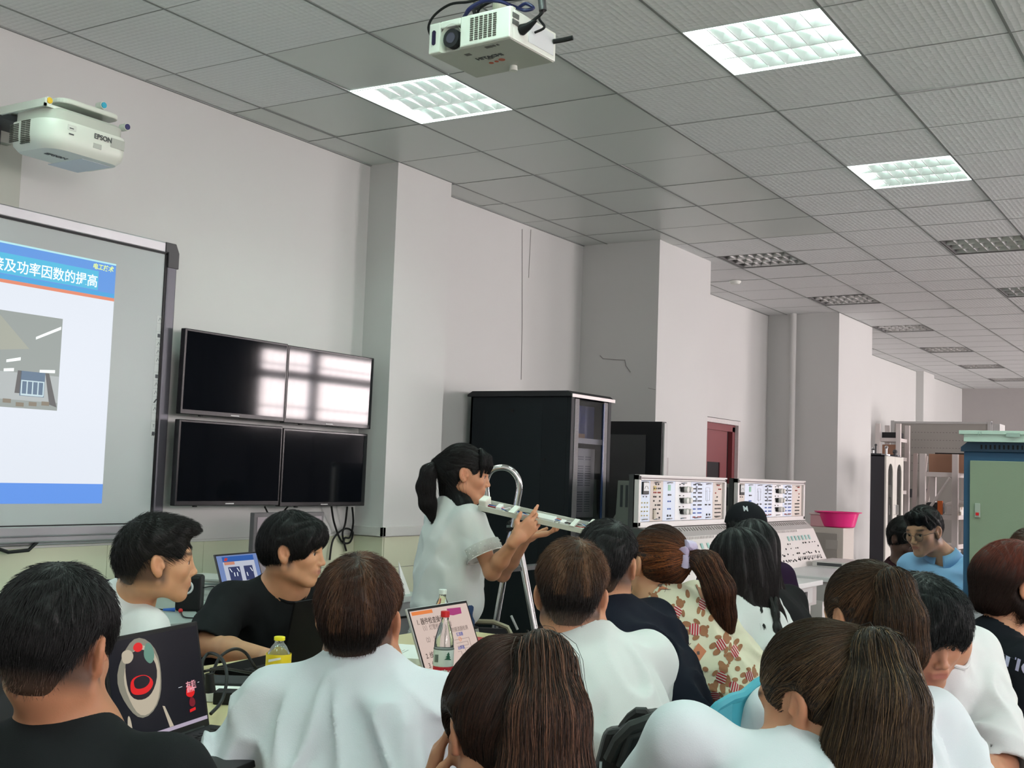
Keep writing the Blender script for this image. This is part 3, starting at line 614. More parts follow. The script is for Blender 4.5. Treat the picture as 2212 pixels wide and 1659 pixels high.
# ================================================================== electrical trainer benches
ALW = mat('bench_frame_white', (.72, .69, .68), .35); BGR = mat('bench_grey', (.42, .40, .39), .5); BWH = mat('bench_white', (.66, .63, .61), .45)
PBL = mat('panel_pale_blue', (.66, .74, .88), .45); PBG = mat('panel_beige', (.64, .57, .52), .5); PWH = mat('panel_white', (.80, .81, .84), .45)
def bench(label, y0, y1, kinds, seed, XP=1.36):
    rr = random.Random(seed); L_ = y1-y0
    t = thing('trainer_bench', label, 'laboratory bench', (XP, (y0+y1)/2, 0), 'electrical trainer benches along the left wall')
    b = MB(); b.box((XP-.06, y0, 1.135), (XP-.02, y1, 1.475)); b.build('upper_case', mat('bench_dark', (.05, .055, .055), .5), t)
    f = MB(); z0, z1 = 1.14, 1.475
    f.box((XP-.03, y0, z1-.035), (XP+.012, y1, z1)); f.box((XP-.03, y0, z0), (XP+.012, y1, z0+.035)); f.box((XP-.03, y0, z0), (XP+.012, y0+.032, z1)); f.box((XP-.03, y1-.032, z0), (XP+.012, y1, z1)); f.box((XP-.03, y0, z1-.012), (XP+.018, y1, z1+.0)); f.box((XP-.03, y0, z0), (XP+.018, y1, z0+.010))
    f.build('panel_frame', ALW, t, bevel=.003)
    g = MB(); g.box((XP+.012, y0+.01, z1-.026), (XP+.0125, y1-.01, z1-.018)); g.build('frame_groove', mat('groove', (.12, .09, .09), .5), t)
    y = y0+.034; W_ = L_-.068
    for kind, wd in kinds:
        ya, yb = y, y+wd*W_; y = yb; m = {'m': PBL, 'b': PBG, 'd': PBL, 'k': PWH, 'j': PBL, 'g': PBL, 't': PBG, 'n': PBG, 'w': PWH}[kind]
        pn = MB().box((XP-.012, ya+.001, z0+.037), (XP-.006, yb-.001, z1-.037)).build('module_panel', m, t)
        cw = yb-ya; ym = (ya+yb)/2
        hd = MB()
        for zz in (z0+.048, z1-.05): hd.tube([(XP-.006, ym-.035, zz), (XP+.010, ym-.02, zz+.004), (XP+.010, ym+.02, zz+.004), (XP-.006, ym+.035, zz)], .0035, 6)
        hd.build('module_handle', CHROME, pn)
        dots = {'k_': MB(), 'r': MB(), 'y': MB(), 'u': MB(), 'g': MB()}
        def dot(c, yy, zz, s=.006): dots[c].cyl((XP-.006, yy, zz), (XP+.001, yy, zz), s*.82, seg=8)
        if kind in 'mn':
            me_ = MB().box((XP-.006, ym-.045, 1.35), (XP+.006, ym+.045, 1.43)).build('meter', BLACK, pn, bevel=.004)
            MB().box((XP+.006, ym-.037, 1.372), (XP+.007, ym+.037, 1.424)).build('meter_face', mat('meter_face', (.7, .72, .74), .2), me_)
            MB().tube([(XP+.0075, ym-.025, 1.385), (XP+.0075, ym-.012, 1.402), (XP+.0075, ym+.012, 1.402), (XP+.0075, ym+.025, 1.385)], .0015, 4).build('meter_scale', mat('ink_grey', (.12, .12, .11), .6), me_)
            for dy in (-.022, .022): dot('k_', ym+dy, 1.335, .004)
            for rz in range(4):
                for dy in (-.04, 0, .04): dot('y', ym+dy, 1.215+rz*.027, .0055)
        if kind == 'b':
            for rz in range(9):
                for dy in (-.045, -.018, .02, .045):
                    if rr.random() < .75: dot('r' if rz in (6, 8) and rr.random() < .6 else 'k_', ym+dy, 1.2+rz*.027, .0065)
            q = MB(); q.box((XP-.006, ym-.05, 1.375), (XP-.002, ym-.012, 1.405)); q.build('yellow_label', mat('panel_yellow', (.62, .48, .16), .5), pn)
            q = MB(); q.box((XP-.006, ym-.05, 1.19), (XP+.004, ym-.02, 1.25)); q.build('terminal_block', mat('terminal_beige', (.5, .45, .36), .5), pn)
        if kind == 'd':
            MB().box((XP-.006, ym-.02, 1.375), (XP-.004, ym+.02, 1.415)).build('display', mat('display_green', (.20, .48, .33), .4), pn)
            q = MB(); q.box((XP-.006, ym-.02, 1.343), (XP+.002, ym+.02, 1.352)); q.build('button_row', BLACK, pn)
            for zz in (1.305, 1.255): dot('u', ym-.018, zz); dot('u', ym+.014, zz)
            dot('k_', ym-.02, 1.21, .009); dot('k_', ym+.02, 1.21, .008)
        if kind in 'kw':
            for zz in (1.385, 1.31, 1.235):
                dot('k_', ym-.055, zz+.012, .009)
                for dy in (-.02, .045):
                    kb = MB().cyl((XP-.006, ym+dy-.012, zz), (XP+.012, ym+dy-.012, zz), .018, seg=18); kb.build('socket', BLACK, pn, smooth=True)
                    kb = MB().cyl((XP-.002, ym+dy+.012, zz), (XP+.035, ym+dy+.012, zz), .022, .019, seg=20); kb.build('lamp_knob', mat('pale_knob', (.70, .69, .66), .25), pn, smooth=True)
                for dy in (-.065, -.06, .0): dot('k_', ym+dy, zz+.033, .004)
        if kind == 'j':
            for rz in range(9):
                for dy in (-.05, -.03, .015, .035, .055):
                    dot('u' if rz in (1, 2) else 'k_' if rz else 'r', ym+dy*cw/.17, 1.195+rz*.028, .0055)
            for za, zb_ in ((1.30, 1.33), (1.37, 1.41)): MB().box((XP-.006, ym-.02, za), (XP-.002, ym-.003, zb_)).build('printed_table', mat('print_grey', (.25, .27, .32), .6), pn)
        if kind == 'g':
            q = MB(); li = [((-.04, 1.40), (-.04, 1.31)), ((-.04, 1.40), (.03, 1.40)), ((.03, 1.40), (.03, 1.31)), ((-.015, 1.385), (-.015, 1.30)), ((-.04, 1.31), (.03, 1.31)), ((-.05, 1.375), (-.025, 1.375)), ((.015, 1.375), (.05, 1.375))]
            for (a, b2) in li: q.tube([(XP-.0055, ym+a[0], a[1]), (XP-.0055, ym+b2[0], b2[1])], .0012, 4)
            q.build('circuit_drawing', mat('print_grey', ()), pn)
            for dy in (-.045, -.03, .02, .035): dot('k_', ym+dy, 1.28, .006)
            dot('k_', ym-.02, 1.21, .009); dot('k_', ym+.03, 1.21, .009)
        if kind == 't':
            for rz in range(9):
                for dy in (-.045, -.015, .015, .045):
                    if rz < 4 or rr.random() < .5: dot('k_' if rz < 6 else 'r', ym+dy, 1.195+rz*.028, .006)
        cc = {'k_': (.02, .02, .02), 'r': (.40, .03, .02), 'y': (.62, .52, .25), 'u': (.03, .10, .45), 'g': (.1, .4, .2)}
        nn = {'k_': 'black_jacks', 'r': 'red_jacks', 'y': 'yellow_jacks', 'u': 'blue_jacks', 'g': 'green_jacks'}
        for k2, mb in dots.items():
            if mb.f: mb.build(nn[k2], mat('jack_'+nn[k2], cc[k2], .4), pn)
    # lower console: grey lip, sloping white face
    p = MB(); p.prism([(XP-.18, 1.135), (XP+.02, 1.135), (XP+.09, 1.075), (XP-.18, 1.075)], 1, y0+.004, y1-.004); p.build('console_lip', BGR, t)
    p = MB(); p.prism([(XP-.18, 1.075), (XP+.09, 1.075), (XP+.225, .79), (XP-.18, .79)], 1, y0+.004, y1-.004); co = p.build('console_face', BWH, t)
    def cf(u, v_, lift=.0):   # u along 0..1, v from bottom 0 to top 1 on the slope
        return (XP+.225-.135*v_+lift*.9, y0+u*L_, .79+.285*v_+lift*.42)
    q = MB()
    for k in range(22): 
        u = .27+k*.032; q.tube([(XP+.03+.0, y0+u*L_, 1.129), (XP+.055, y0+(u+rr.uniform(-.006, .006))*L_, 1.108)], .0025, 4)
    for k in range(26): u = .25+k*.018; q.tube([cf(u, .93, .002), cf(u+.008, .985, .002)], .0015, 4)
    q.build('printed_signs', mat('print_brown', (.20, .17, .16), .6), co)
    for k in range(7):
        u = .36+k*.075
        if seed == 2: u = .52+k*.055
        q = MB(); a = cf(u, .70, .001); b2 = cf(u+.024, .82, .003); q.prism([(a[0], a[2]), (a[0]+.003, a[2]+.002), (b2[0]+.003, b2[2]+.002), (b2[0], b2[2])], 1, a[1], b2[1]); q.build('display_window', mat('aqua_window', (.28, .52, .48), .3), co)
    q = MB()
    for k in range(60):
        u = rr.uniform(.25, .95); v_ = rr.choice((.62, .5, .36, .33, .2, .17)); c0 = cf(u, v_, 0); c1 = cf(u, v_, .006); q.cyl(c0, c1, rr.choice((.004, .006, .007)), seg=8)
    for k in range(14):
        u = .55+k*.028; q.tube([cf(u, .18, .002), cf(u+.012, .26, .002)], .0025, 4)
    q.build('black_jacks', BLACK, co)
    # table and base
    b = MB(); b.box((XP-.19, y0, .755), (XP+.74, y1, .79)); b.build('worktop', mat('worktop_white', (.66, .66, .66), .35), t, bevel=.005)
    b = MB(); b.box((XP-.18, y0+.02, 0), (XP+.66, y1-.02, .62)); b.build('base_cabinet', mat('bench_cream', (.58, .56, .54), .5), t, bevel=.003)
    b = MB(); b.box((XP-.18, y0+.02, .62), (XP+.70, y1-.02, .755)); ap = b.build('apron', BGR, t)
    for k in range(3):
        yy = y0+.25+k*.42; sp0 = MB().box((XP+.70, yy, .64), (XP+.702, yy+.26, .74)).build('socket_plate', LGREY, ap)
        yy = y0+.34+k*.42; MB().box((XP+.702, yy, .665), (XP+.708, yy+.045, .72)).build('socket', BLACK, ap)
    s = MB(); s.box((XP-.20, y0-.02, .0), (XP+.10, y0-.001, 1.135)); s.build('end_panel', mat('bench_end_dark', (.055, .065, .06), .5), t)
    e = MB(); e.box((XP-.10, y0-.026, 1.02), (XP+.02, y0-.02, 1.065)); ep = e.build('breaker', LGREY, t); q = MB()
    for k in range(4): q.box((XP-.095+k*.018, y0-.034, 1.03), (XP-.084+k*.018, y0-.026, 1.045))
    q.build('breaker_switch', BLACK, ep)
    for dx in (-.13, -.03): 
        e = MB().box((XP+dx, y0-.026, .88), (XP+dx+.085, y0-.02, .955)); ep = e.build('socket_outlet', OFFW, t); q = MB()
        for a in (.03, .05): q.box((XP+dx+a, y0-.0265, .93), (XP+dx+a+.004, y0-.0255, .938)); q.box((XP+dx+a, y0-.0265, .9), (XP+dx+a+.004, y0-.0255, .908))
        q.build('outlet_slot', BLACK, ep)
    return t
def yof(px, X): return float(ax(px, 1015, X)[1])
XB = 1.36
bench('nearer white and pale blue electrical trainer bench with a dark end panel', yof(1378, XB), yof(1567, XB), [('m', .12), ('b', .14), ('d', .14), ('k', .19), ('j', .15), ('g', .13), ('t', .13)], 1, XB)
bench('farther white and pale blue electrical trainer bench with a flat box on its worktop', yof(1592, XB), yof(1737, XB), [('n', .1), ('d', .15), ('g', .12), ('j', .14), ('w', .17), ('j', .15), ('t', .17)], 2, XB)
YBB = yof(1737, XB)
t = thing('keyboard_tray', 'flat white box lying on the worktop of the farther trainer bench', 'box', (1.9, 5.3, .79))
m = MB(); y0 = float(atz(1700, 1214, .80)[1]); m.box((XB+.26, YBB-.55, .79), (XB+.66, YBB-.02, .835)); m.build('tray_body', BWH, t, bevel=.003)
MB().box((XB+.30, YBB-.552, .80), (XB+.5, YBB-.55, .825)).build('tray_slot', DGREY, t)
# pale plastic units behind the benches
for px, xx, lb in ((1352, 1.0, 'pale grey-green angular housing behind the left end of the nearer trainer bench'), (1578, 1.0, 'pale grey-green angular housing between the two trainer benches')):
    yy = float(ax(px, 1040, xx)[1])
    t = thing('equipment_housing', lb, 'equipment', (xx, yy, 0), 'grey-green housings behind the benches')
    m = MB(); m.prism([(xx-.2, 0), (xx+.05, 0), (xx+.05, 1.43), (xx-.05, 1.43), (xx-.06, 1.2), (xx-.2, 1.0)], 1, yy-.02, yy+.12); m.build('housing', mat('grey_green', (.23, .24, .215), .5), t)
    m = MB(); m.box((xx-.03, yy-.022, 1.25), (xx-.01, yy-.02, 1.4)); m.box((xx+.01, yy-.022, 1.25), (xx+.03, yy-.02, 1.4)); m.build('slots', DGREY, t)
# filing cabinet with the pink basin
fy = 6.15; a = ay(1746, 1137, fy); b_ = ay(1822, 1137, fy)
fx0, fx1, fz = float(a[0]), float(b_[0]), float(a[2])
fy1 = float(ax(1845, 1134, fx1)[1])
t = thing('filing_cabinet', 'low cream steel cabinet with a grey drawer front, under the pink basin', 'cabinet', ((fx0+fx1)/2, (fy+fy1)/2, 0))
m = MB(); m.box((fx0, fy, 0), (fx1, fy1, fz)); m.build('body', mat('cabinet_cream', (.55, .52, .47), .45), t, bevel=.004)
d = MB().box((fx0-.0, fy-.012, .05), (fx1-.05, fy, fz-.05)).build('door', mat('cabinet_door_grey', (.33, .31, .28), .5), t, bevel=.003)
d2 = MB(); q = fx0+(fx1-fx0)*.52; d2.box((q, fy-.016, fz-.19), (q+.11, fy-.012, fz-.11)); d2.build('label_holder', mat('holder', (.40, .38, .35), .4), d)
by = (fy+fy1)/2; bx = fx1-.1; pk = mat('pink_plastic', (.80, .02, .22), .3, trans=0.0)
t = thing('basin', 'hot pink plastic washing basin on the cream filing cabinet', 'basin', (bx, by, fz))
m = MB(); m.lathe([(.0, .002), (.135, .0), (.15, .01), (.185, .13), (.21, .135), (.212, .142), (.178, .14), (.14, .016), (0, .01)], (bx, by, fz), 36); m.build('bowl', pk, t, smooth=True)
t = thing('food_box', 'pale pink plastic box beside the hot pink basin', 'box', (fx0+.1, by, fz))
m = MB(); m.box((fx0+.0, by-.12, fz), (fx0+.17, by+.12, fz+.11)); m.build('container', mat('pale_pink', (.72, .42, .45), .4), t, bevel=.01)
m = MB(); m.box((fx0-.01, by-.13, fz+.11), (fx0+.18, by+.13, fz+.125)); m.build('lid', mat('pale_lid', (.74, .62, .62), .4), t, bevel=.004)

# tall dark cabinet with white glazed doors
CX, CY0, CY1, CZ = .78, 10.42, 11.28, 1.8
x0 = float(ay(1828, 985, CY0)[0])
t = thing('display_cabinet', 'tall dark grey cabinet with two white arched glass doors', 'cabinet', (CX-.2, 10.8, 0))
m = MB(); zz = float(ay(1870, 982, CY0)[2]); CZ = zz
m.box((x0, CY0, 0), (CX, CY0+.02, CZ)); m.box((x0, CY1-.02, 0), (CX, CY1, CZ)); m.box((x0, CY0, 0), (x0+.02, CY1, CZ)); m.box((x0, CY0, CZ-.02), (CX, CY1, CZ)); m.box((x0, CY0, 0), (CX, CY1, .05))
for z in (.6, .95, 1.3): m.box((x0+.02, CY0+.02, z), (CX-.03, CY1-.02, z+.015))
m.build('carcass', mat('cabinet_charcoal', (.045, .045, .055), .5), t, bevel=.003)
wd_ = mat('cabinet_white', (.66, .66, .60), .4)
for k in range(2):
    a0 = CY0+k*(CY1-CY0)/2; a1 = a0+(CY1-CY0)/2; w0, w1 = a0+.1, a1-.1
    fr = MB(); zb0, zt0 = .78, CZ-.10
    fr.box((CX, a0+.003, .5), (CX+.02, w0, CZ-.01)); fr.box((CX, w1, .5), (CX+.02, a1-.003, CZ-.01)); fr.box((CX, w0, .5), (CX+.02, w1, zb0))
    n = 10; r = (w1-w0)/2; yc = (w0+w1)/2
    for i in range(n):
        t0_, t1_ = math.pi*i/n, math.pi*(i+1)/n
        fr.prism([(yc-r*math.cos(t0_), zt0-r+r*math.sin(t0_)), (yc-r*math.cos(t1_), zt0-r+r*math.sin(t1_)), (yc-r*math.cos(t1_), CZ-.01), (yc-r*math.cos(t0_), CZ-.01)], 0, CX, CX+.02)
    dr = fr.build('door', wd_, t)
    MB().box((CX+.006, w0, zb0), (CX+.010, w1, zt0)).build('glass_pane', mat('cabinet_glass', (.7, .75, .75), .03, trans=1.0), dr)
    hy = a1-.05 if k == 0 else a0+.05
    MB().tube([(CX+.02, hy, 1.22), (CX+.05, hy, 1.22), (CX+.05, hy, 1.10), (CX+.02, hy, 1.10)], .006, 6).build('handle', CHROME, dr)
m = MB(); m.box((CX, CY0, .46), (CX+.012, CY1, .495)); m.build('mid_rail', LGREY, t)
m = MB(); m.box((CX, CY0+.003, .06), (CX+.02, CY1-.003, .455)); m.build('lower_door', wd_, t)
rnd = random.Random(5)
for k in range(12):
    z = (.615, .965, 1.315)[k % 3]; yy = CY0+.1+rnd.random()*.66; h = rnd.uniform(.08, .22)
    tag(MB().cyl((CX-.12, yy, z), (CX-.12, yy, z+h), rnd.uniform(.025, .05), seg=12).build('container', mat('glassware%d' % (k % 3), ((.4, .42, .42), (.15, .16, .17), (.5, .48, .45))[k % 3], .3)), 'small container behind the glass doors of the tall dark cabinet', 'container', 'containers inside the glass cabinet')
ps = [(x0+.12, CY0+.3, .05, .02), (x0+.2, CY0+.5, .09, .03), (x0+.3, CY0+.25, .13, .022), (x0+.38, CY0+.45, .11, .03), (x0+.45, CY0+.6, .06, .04)]
for i, (x, y, h, r) in enumerate(ps):
    m = MB(); m.cyl((x, y, CZ), (x, y, CZ+.02), r*1.6, seg=12); m.cyl((x, y, CZ+.02), (x, y, CZ+h), r*.5, seg=10); m.ball((x, y, CZ+h), r*.8, 8)
    tag(m.build('apparatus', [DGREY, METAL][i % 2], smooth=False), 'small lab apparatus standing on top of the tall dark cabinet', 'apparatus', 'apparatus on the tall cabinet')
tag(MB().box((x0+.02, CY0+.05, CZ), (x0+.42, CY0+.2, CZ+.02)).build('flat_tray', DGREY), 'thin dark tray on the near edge of the tall cabinet top', 'tray')

# ================================================================== far end: pegboard backboards, racks, boxes
FYY = 13.0
a = ay(1925, 910, FYY); b_ = ay(2142, 912, FYY)
gx0, gx1, gz = float(a[0]), float(b_[0]), float(a[2])
slot = mat('pegboard_grey', (.36, .35, .32), .55, var=.05, vscale=2)
t = thing('slotted_backboard', 'large grey slotted board standing behind the storage racks at the far end', 'board', ((gx0+gx1)/2, FYY, 0))
m = MB(); m.box((gx0, FYY, .6), (gx1, FYY+.04, gz)); m.build('board_sheet', slot, t)
m = MB()
for px in (gx0, gx1-.05): m.box((px, FYY-.02, 0), (px+.05, FYY+.06, gz+.01))
m.box((gx0, FYY-.01, gz-.03), (gx1, FYY+.05, gz)); m.build('board_frame', LGREY, t)
m = MB()
for r_ in range(6):
    for k in range(26): m.box((gx0+.12+k*.043, FYY-.002, gz-.16-r_*.11), (gx0+.14+k*.043, FYY, gz-.152-r_*.11))
m.build('slot_rows', mat('slot_dark', (.20, .19, .18), .6), t)
m = MB(); m.box((gx1+.002, FYY+.1, .0), (gx1+.09, FYY+.5, gz-.02)); tag(m.build('board_panel', LGREY), 'pale grey upright panel beside the slotted board', 'panel')
# racks
rackm = mat('rack_cream', (.62, .58, .56), .5)
def rack(x0, x1, y0, y1, zt, shelves, label, brace=True):
    t = thing('storage_rack', label, 'storage rack', ((x0+x1)/2, (y0+y1)/2, 0), 'white steel storage racks')
    for (x, y) in ((x0, y0), (x1, y0), (x0, y1), (x1, y1)): MB().box((x-.03, y-.03, 0), (x+.03, y+.03, zt)).build('upright', rackm, t)
    for z in shelves:
        m = MB(); m.box((x0, y0, z-.05), (x1, y1, z)); m.build('shelf', rackm, t)
    if brace: m = MB(); m.tube([(x0+.05, y0-.03, shelves[-2]+.02), (x1-.05, y0-.03, shelves[-1]-.06)], .018, 6); m.build('brace', rackm, t)
    return t
RY = 9.0
ra = ay(1994, 980, RY); rb = ay(2064, 1000, RY)
rack(float(ra[0]), float(rb[0]), RY, RY+.5, float(ra[2])-.0, [.5, float(ay(2030, 1152, RY)[2])-.12, float(ay(2030, 1112, RY)[2]), float(ay(2030, 1020, RY)[2])], 'white steel storage rack with cardboard box on top, right of the tall cabinet')
rx0, rx1 = float(ra[0]), float(rb[0])
sz = float(ay(2030, 1020, RY)[2]); bz2 = float(ay(2030, 1112, RY)[2])
def cbx(label, c, s, m, name='cardboard_box'):
    t = thing(name, label, 'box', (c[0], c[1], c[2])); q = MB(); q.box((c[0]-s[0]/2, c[1]-s[1]/2, c[2]), (c[0]+s[0]/2, c[1]+s[1]/2, c[2]+s[2])); q.build('box_body', m, t, bevel=.004)
    q = MB(); q.box((c[0]-s[0]/2-.001, c[1]-.03, c[2]+s[2]*.7), (c[0]+s[0]/2+.001, c[1]+.03, c[2]+s[2]+.001)); q.build('packing_tape', mat('tape_brown', (.35, .22, .13), .3), t); return t
crd = mat('cardboard_brown', (.36, .20, .13), .8, var=.08)
cbx('large brown cardboard box on the top shelf of the white rack', (rx0+.42, RY+.27, sz), (.75, .4, .20), crd)
m = MB(); m.box((rx0+.1, RY+.12, sz+.2), (rx0+.8, RY+.45, sz+.215)); tag(m.build('dark_sheet', BLACK), 'thin dark sheet lying on the large cardboard box', 'sheet')
cbx('small white carton on the middle shelf of the white rack', (rx0+.30, RY+.2, bz2), (.14, .2, .09), PAPER)
m = MB(); P_ = [Vector((rx0+.22, RY+.15, bz2+.10)), Vector((rx0+.35, RY+.15, bz2+.14)), Vector((rx0+.5, RY+.15, bz2+.10))]
m.tube(P_, [.03, .035, .03], 8); tag(m.build('paper_roll', PAPER, smooth=True), 'crumpled white roll on top of the small white carton', 'paper roll')
m = MB(); m.box((rx0+.0, RY+.1, bz2), (rx0+.17, RY+.35, bz2+.13)); tag(m.build('tool_bag', BLACKM, bevel=.03), 'black tool bag on the middle shelf of the white rack', 'bag')
m = MB(); m.box((rx0+.14, RY+.08, bz2), (rx0+.19, RY+.12, bz2+.15)); tag(m.build('orange_tool', mat('orange', (.7, .16, .03), .5)), 'orange tool beside the black bag on the middle shelf', 'tool')
m = MB(); m.box((rx0+.42, RY+.06, bz2), (rx0+.48, RY+.2, bz2+.05)); tag(m.build('yellow_carton', mat('yellow', (.75, .55, .05), .5)), 'small yellow carton beside the white carton', 'carton')
m = MB(); m.box((rx0+.02, RY+.12, .5), (rx0+.5, RY+.45, .75)); tag(m.build('crate', DGREY, bevel=.01), 'dark crate on the lowest shelf of the white rack', 'crate')
# second, more distant racks left and right
r2 = ay(2075, 1010, 8.2)
rack(float(r2[0])+.02, float(r2[0])+1.0, 8.6, 9.1, 1.62, [.5, .86, 1.16, 1.40], 'second white storage rack, mostly behind the blue-green cabinet', False)
cbx('brown cardboard box on the second rack, partly behind the blue-green cabinet', (float(r2[0])+.28, 8.85, 1.40), (.5, .4, .2), crd)
cbx('dark brown cardboard box on the lower shelf of the second rack', (float(r2[0])+.28, 8.85, 1.16), (.5, .4, .16), mat('cardboard_dark', (.16, .07, .05), .8))
r3 = ay(1897, 915, 12.2); x3 = float(r3[0])
rack(x3, x3+.28, 12.2, 12.7, float(r3[2]), [.6, 1.4, 1.86, 2.12], 'narrow pale rack standing behind the tall dark cabinet', False)
cbx('small brown box on the rack behind the tall dark cabinet', (x3+.14, 12.4, 1.86), (.2, .25, .17), mat('cardboard_brown', ()))
m = MB(); m.box((x3+.04, 12.25, 2.12), (x3+.25, 12.6, 2.2)); tag(m.build('dark_case', BLACKM), 'dark case on the top shelf of the rack behind the tall cabinet', 'case')
# planks leaning behind the white rack
for i, (pa, pb, lb) in enumerate((((1978, 980), (1972, 1200), 'leftmost pale plank leaning against the slotted board'), ((2000, 985), (1980, 1200), 'middle pale plank leaning against the slotted board'), ((2013, 1030), (1995, 1120), 'rightmost short pale plank leaning behind the rack upright'))):
    a = ay(pa[0], pa[1], 12.6); b_ = ay(pb[0], pb[1], 12.2)
    m = MB(); m.tube([a, b_], .035, 4); tag(m.build('plank', mat('plank_grey', (.38, .33, .31), .7)), lb, 'plank', 'planks leaning at the far end')
# lower clutter panels on the board
for px, py in ((1962, 1065), (2000, 1065)):
    a = ay(px, py, 12.95); m = MB(); m.box((a[0]-.05, 12.93, a[2]-.06), (a[0]+.05, 12.97, a[2]+.06)); tag(m.build('socket_box', DGREY), 'small dark box mounted low on the slotted board', 'socket box', 'dark boxes on the slotted board')

# ================================================================== blue and green control cabinet
GY = 1.5; g0 = ay(2082, 975, GY); gx = float(g0[0]); gzt = float(g0[2])
t = thing('control_cabinet', 'blue steel control cabinet with a pale green door and a red-marked latch', 'control cabinet', (gx+.4, GY+.3, 0))
blu = mat('cabinet_blue', (.022, .085, .17), .45); grn = mat('cabinet_green', (.235, .30, .21), .45, bump=('noise', 300, .1))
m = MB(); m.box((gx, GY, 0), (gx+.9, GY+.6, gzt)); m.build('carcass', blu, t, bevel=.004)
dx = float(ay(2096, 1100, GY)[0]); dz = float(ay(2150, 996, GY)[2])
d = MB().box((dx, GY-.018, .12), (gx+.85, GY, dz)).build('door', grn, t, bevel=.003)
m = MB(); m.prism([(gx-.01, gzt), (gx+.91, gzt), (gx+.91, gzt+.02), (gx+.88, gzt+.045), (gx+.02, gzt+.045), (gx-.01, gzt+.02)], 1, GY-.02, GY+.62); m.build('top_cap', mat('cap_navy', (.015, .045, .085), .45), t)
m = MB()
for k in range(40): m.box((gx+.08+k*.02, GY-.0215, gzt+.012), (gx+.088+k*.02, GY-.019, gzt+.032))
m.build('vent_slots', BLACK, t)
la = ay(2112, 1087, GY-.02); lc = ay(2112, 1118, GY-.02); lx = float(la[0])
m = MB(); m.box((lx-.012, GY-.028, float(lc[2])), (lx+.012, GY-.018, float(la[2]))); lo2 = m.build('latch', mat('latch_grey', (.34, .40, .34), .35), d, bevel=.002)
MB().box((lx-.007, GY-.031, float(lc[2])+.01), (lx+.007, GY-.027, float(lc[2])+.024)).build('red_mark', RED, lo2)
z1 = float(ay(2100, 930, GY-.05)[2]); z2 = gzt+.045; xa = float(ay(2072, 940, GY-.05)[0])
t = thing('light_housing', 'pale mint metal panel lying on top of the blue-green control cabinet', 'metal panel', (gx+.4, GY+.2, z2))
mint = mat('mint_paint', (.50, .66, .57), .45)
m = MB(); m.box((xa, GY-.06, z2+.035), (gx+1.1, GY+.45, z1)); m.box((xa+.02, GY-.05, z2), (gx+1.08, GY+.44, z2+.035)); m.build('panel_body', mint, t, bevel=.002)
m = MB(); m.box((gx+.2, GY-.062, z1-.028), (gx+.26, GY-.0595, z1-.01)); m.box((gx+.075, GY-.062, z1-.022), (gx+.079, GY-.0595, z1-.006)); m.box((gx+.087, GY-.062, z1-.024), (gx+.091, GY-.0595, z1-.006)); m.build('scratches', mat('mint_mark', (.35, .48, .42), .5), t)

# ================================================================== wall desk and what is on it
DX, DY_0, DY_1, DZt = .93, -2.9, .72, .80
t = thing('wall_desk', 'long grey-green topped desk along the wall below the whiteboard and televisions', 'desk', (.5, -1, 0))
dsk = mat('desk_top_grey', (.42, .48, .46), .35)
m = MB(); m.box((.03, DY_0, DZt-.03), (DX, DY_1, DZt)); m.build('desk_top', dsk, t, bevel=.003)
m = MB(); m.box((.05, DY_0, 0), (.07, DY_1-.02, DZt-.03)); m.box((.05, DY_1-.04, 0), (DX-.03, DY_1-.02, DZt-.03)); m.box((DX-.05, DY_0, DZt-.10), (DX-.01, DY_1, DZt-.03)); m.build('desk_frame', mat('desk_frame_grey', (.20, .22, .22), .5), t)
for k in range(6):
    a = DY_0+k*.6; dr = MB().box((DX-.07, a+.01, .12), (DX-.05, a+.59, .68)).build('cabinet_door', mat('desk_door_grey', (.13, .15, .15), .5), t, bevel=.002)
    MB().box((DX-.05, a+.25, .60), (DX-.042, a+.35, .615)).build('handle', METAL, dr)
def desk_item(px, py, d=None): return atz(px, py, DZt)
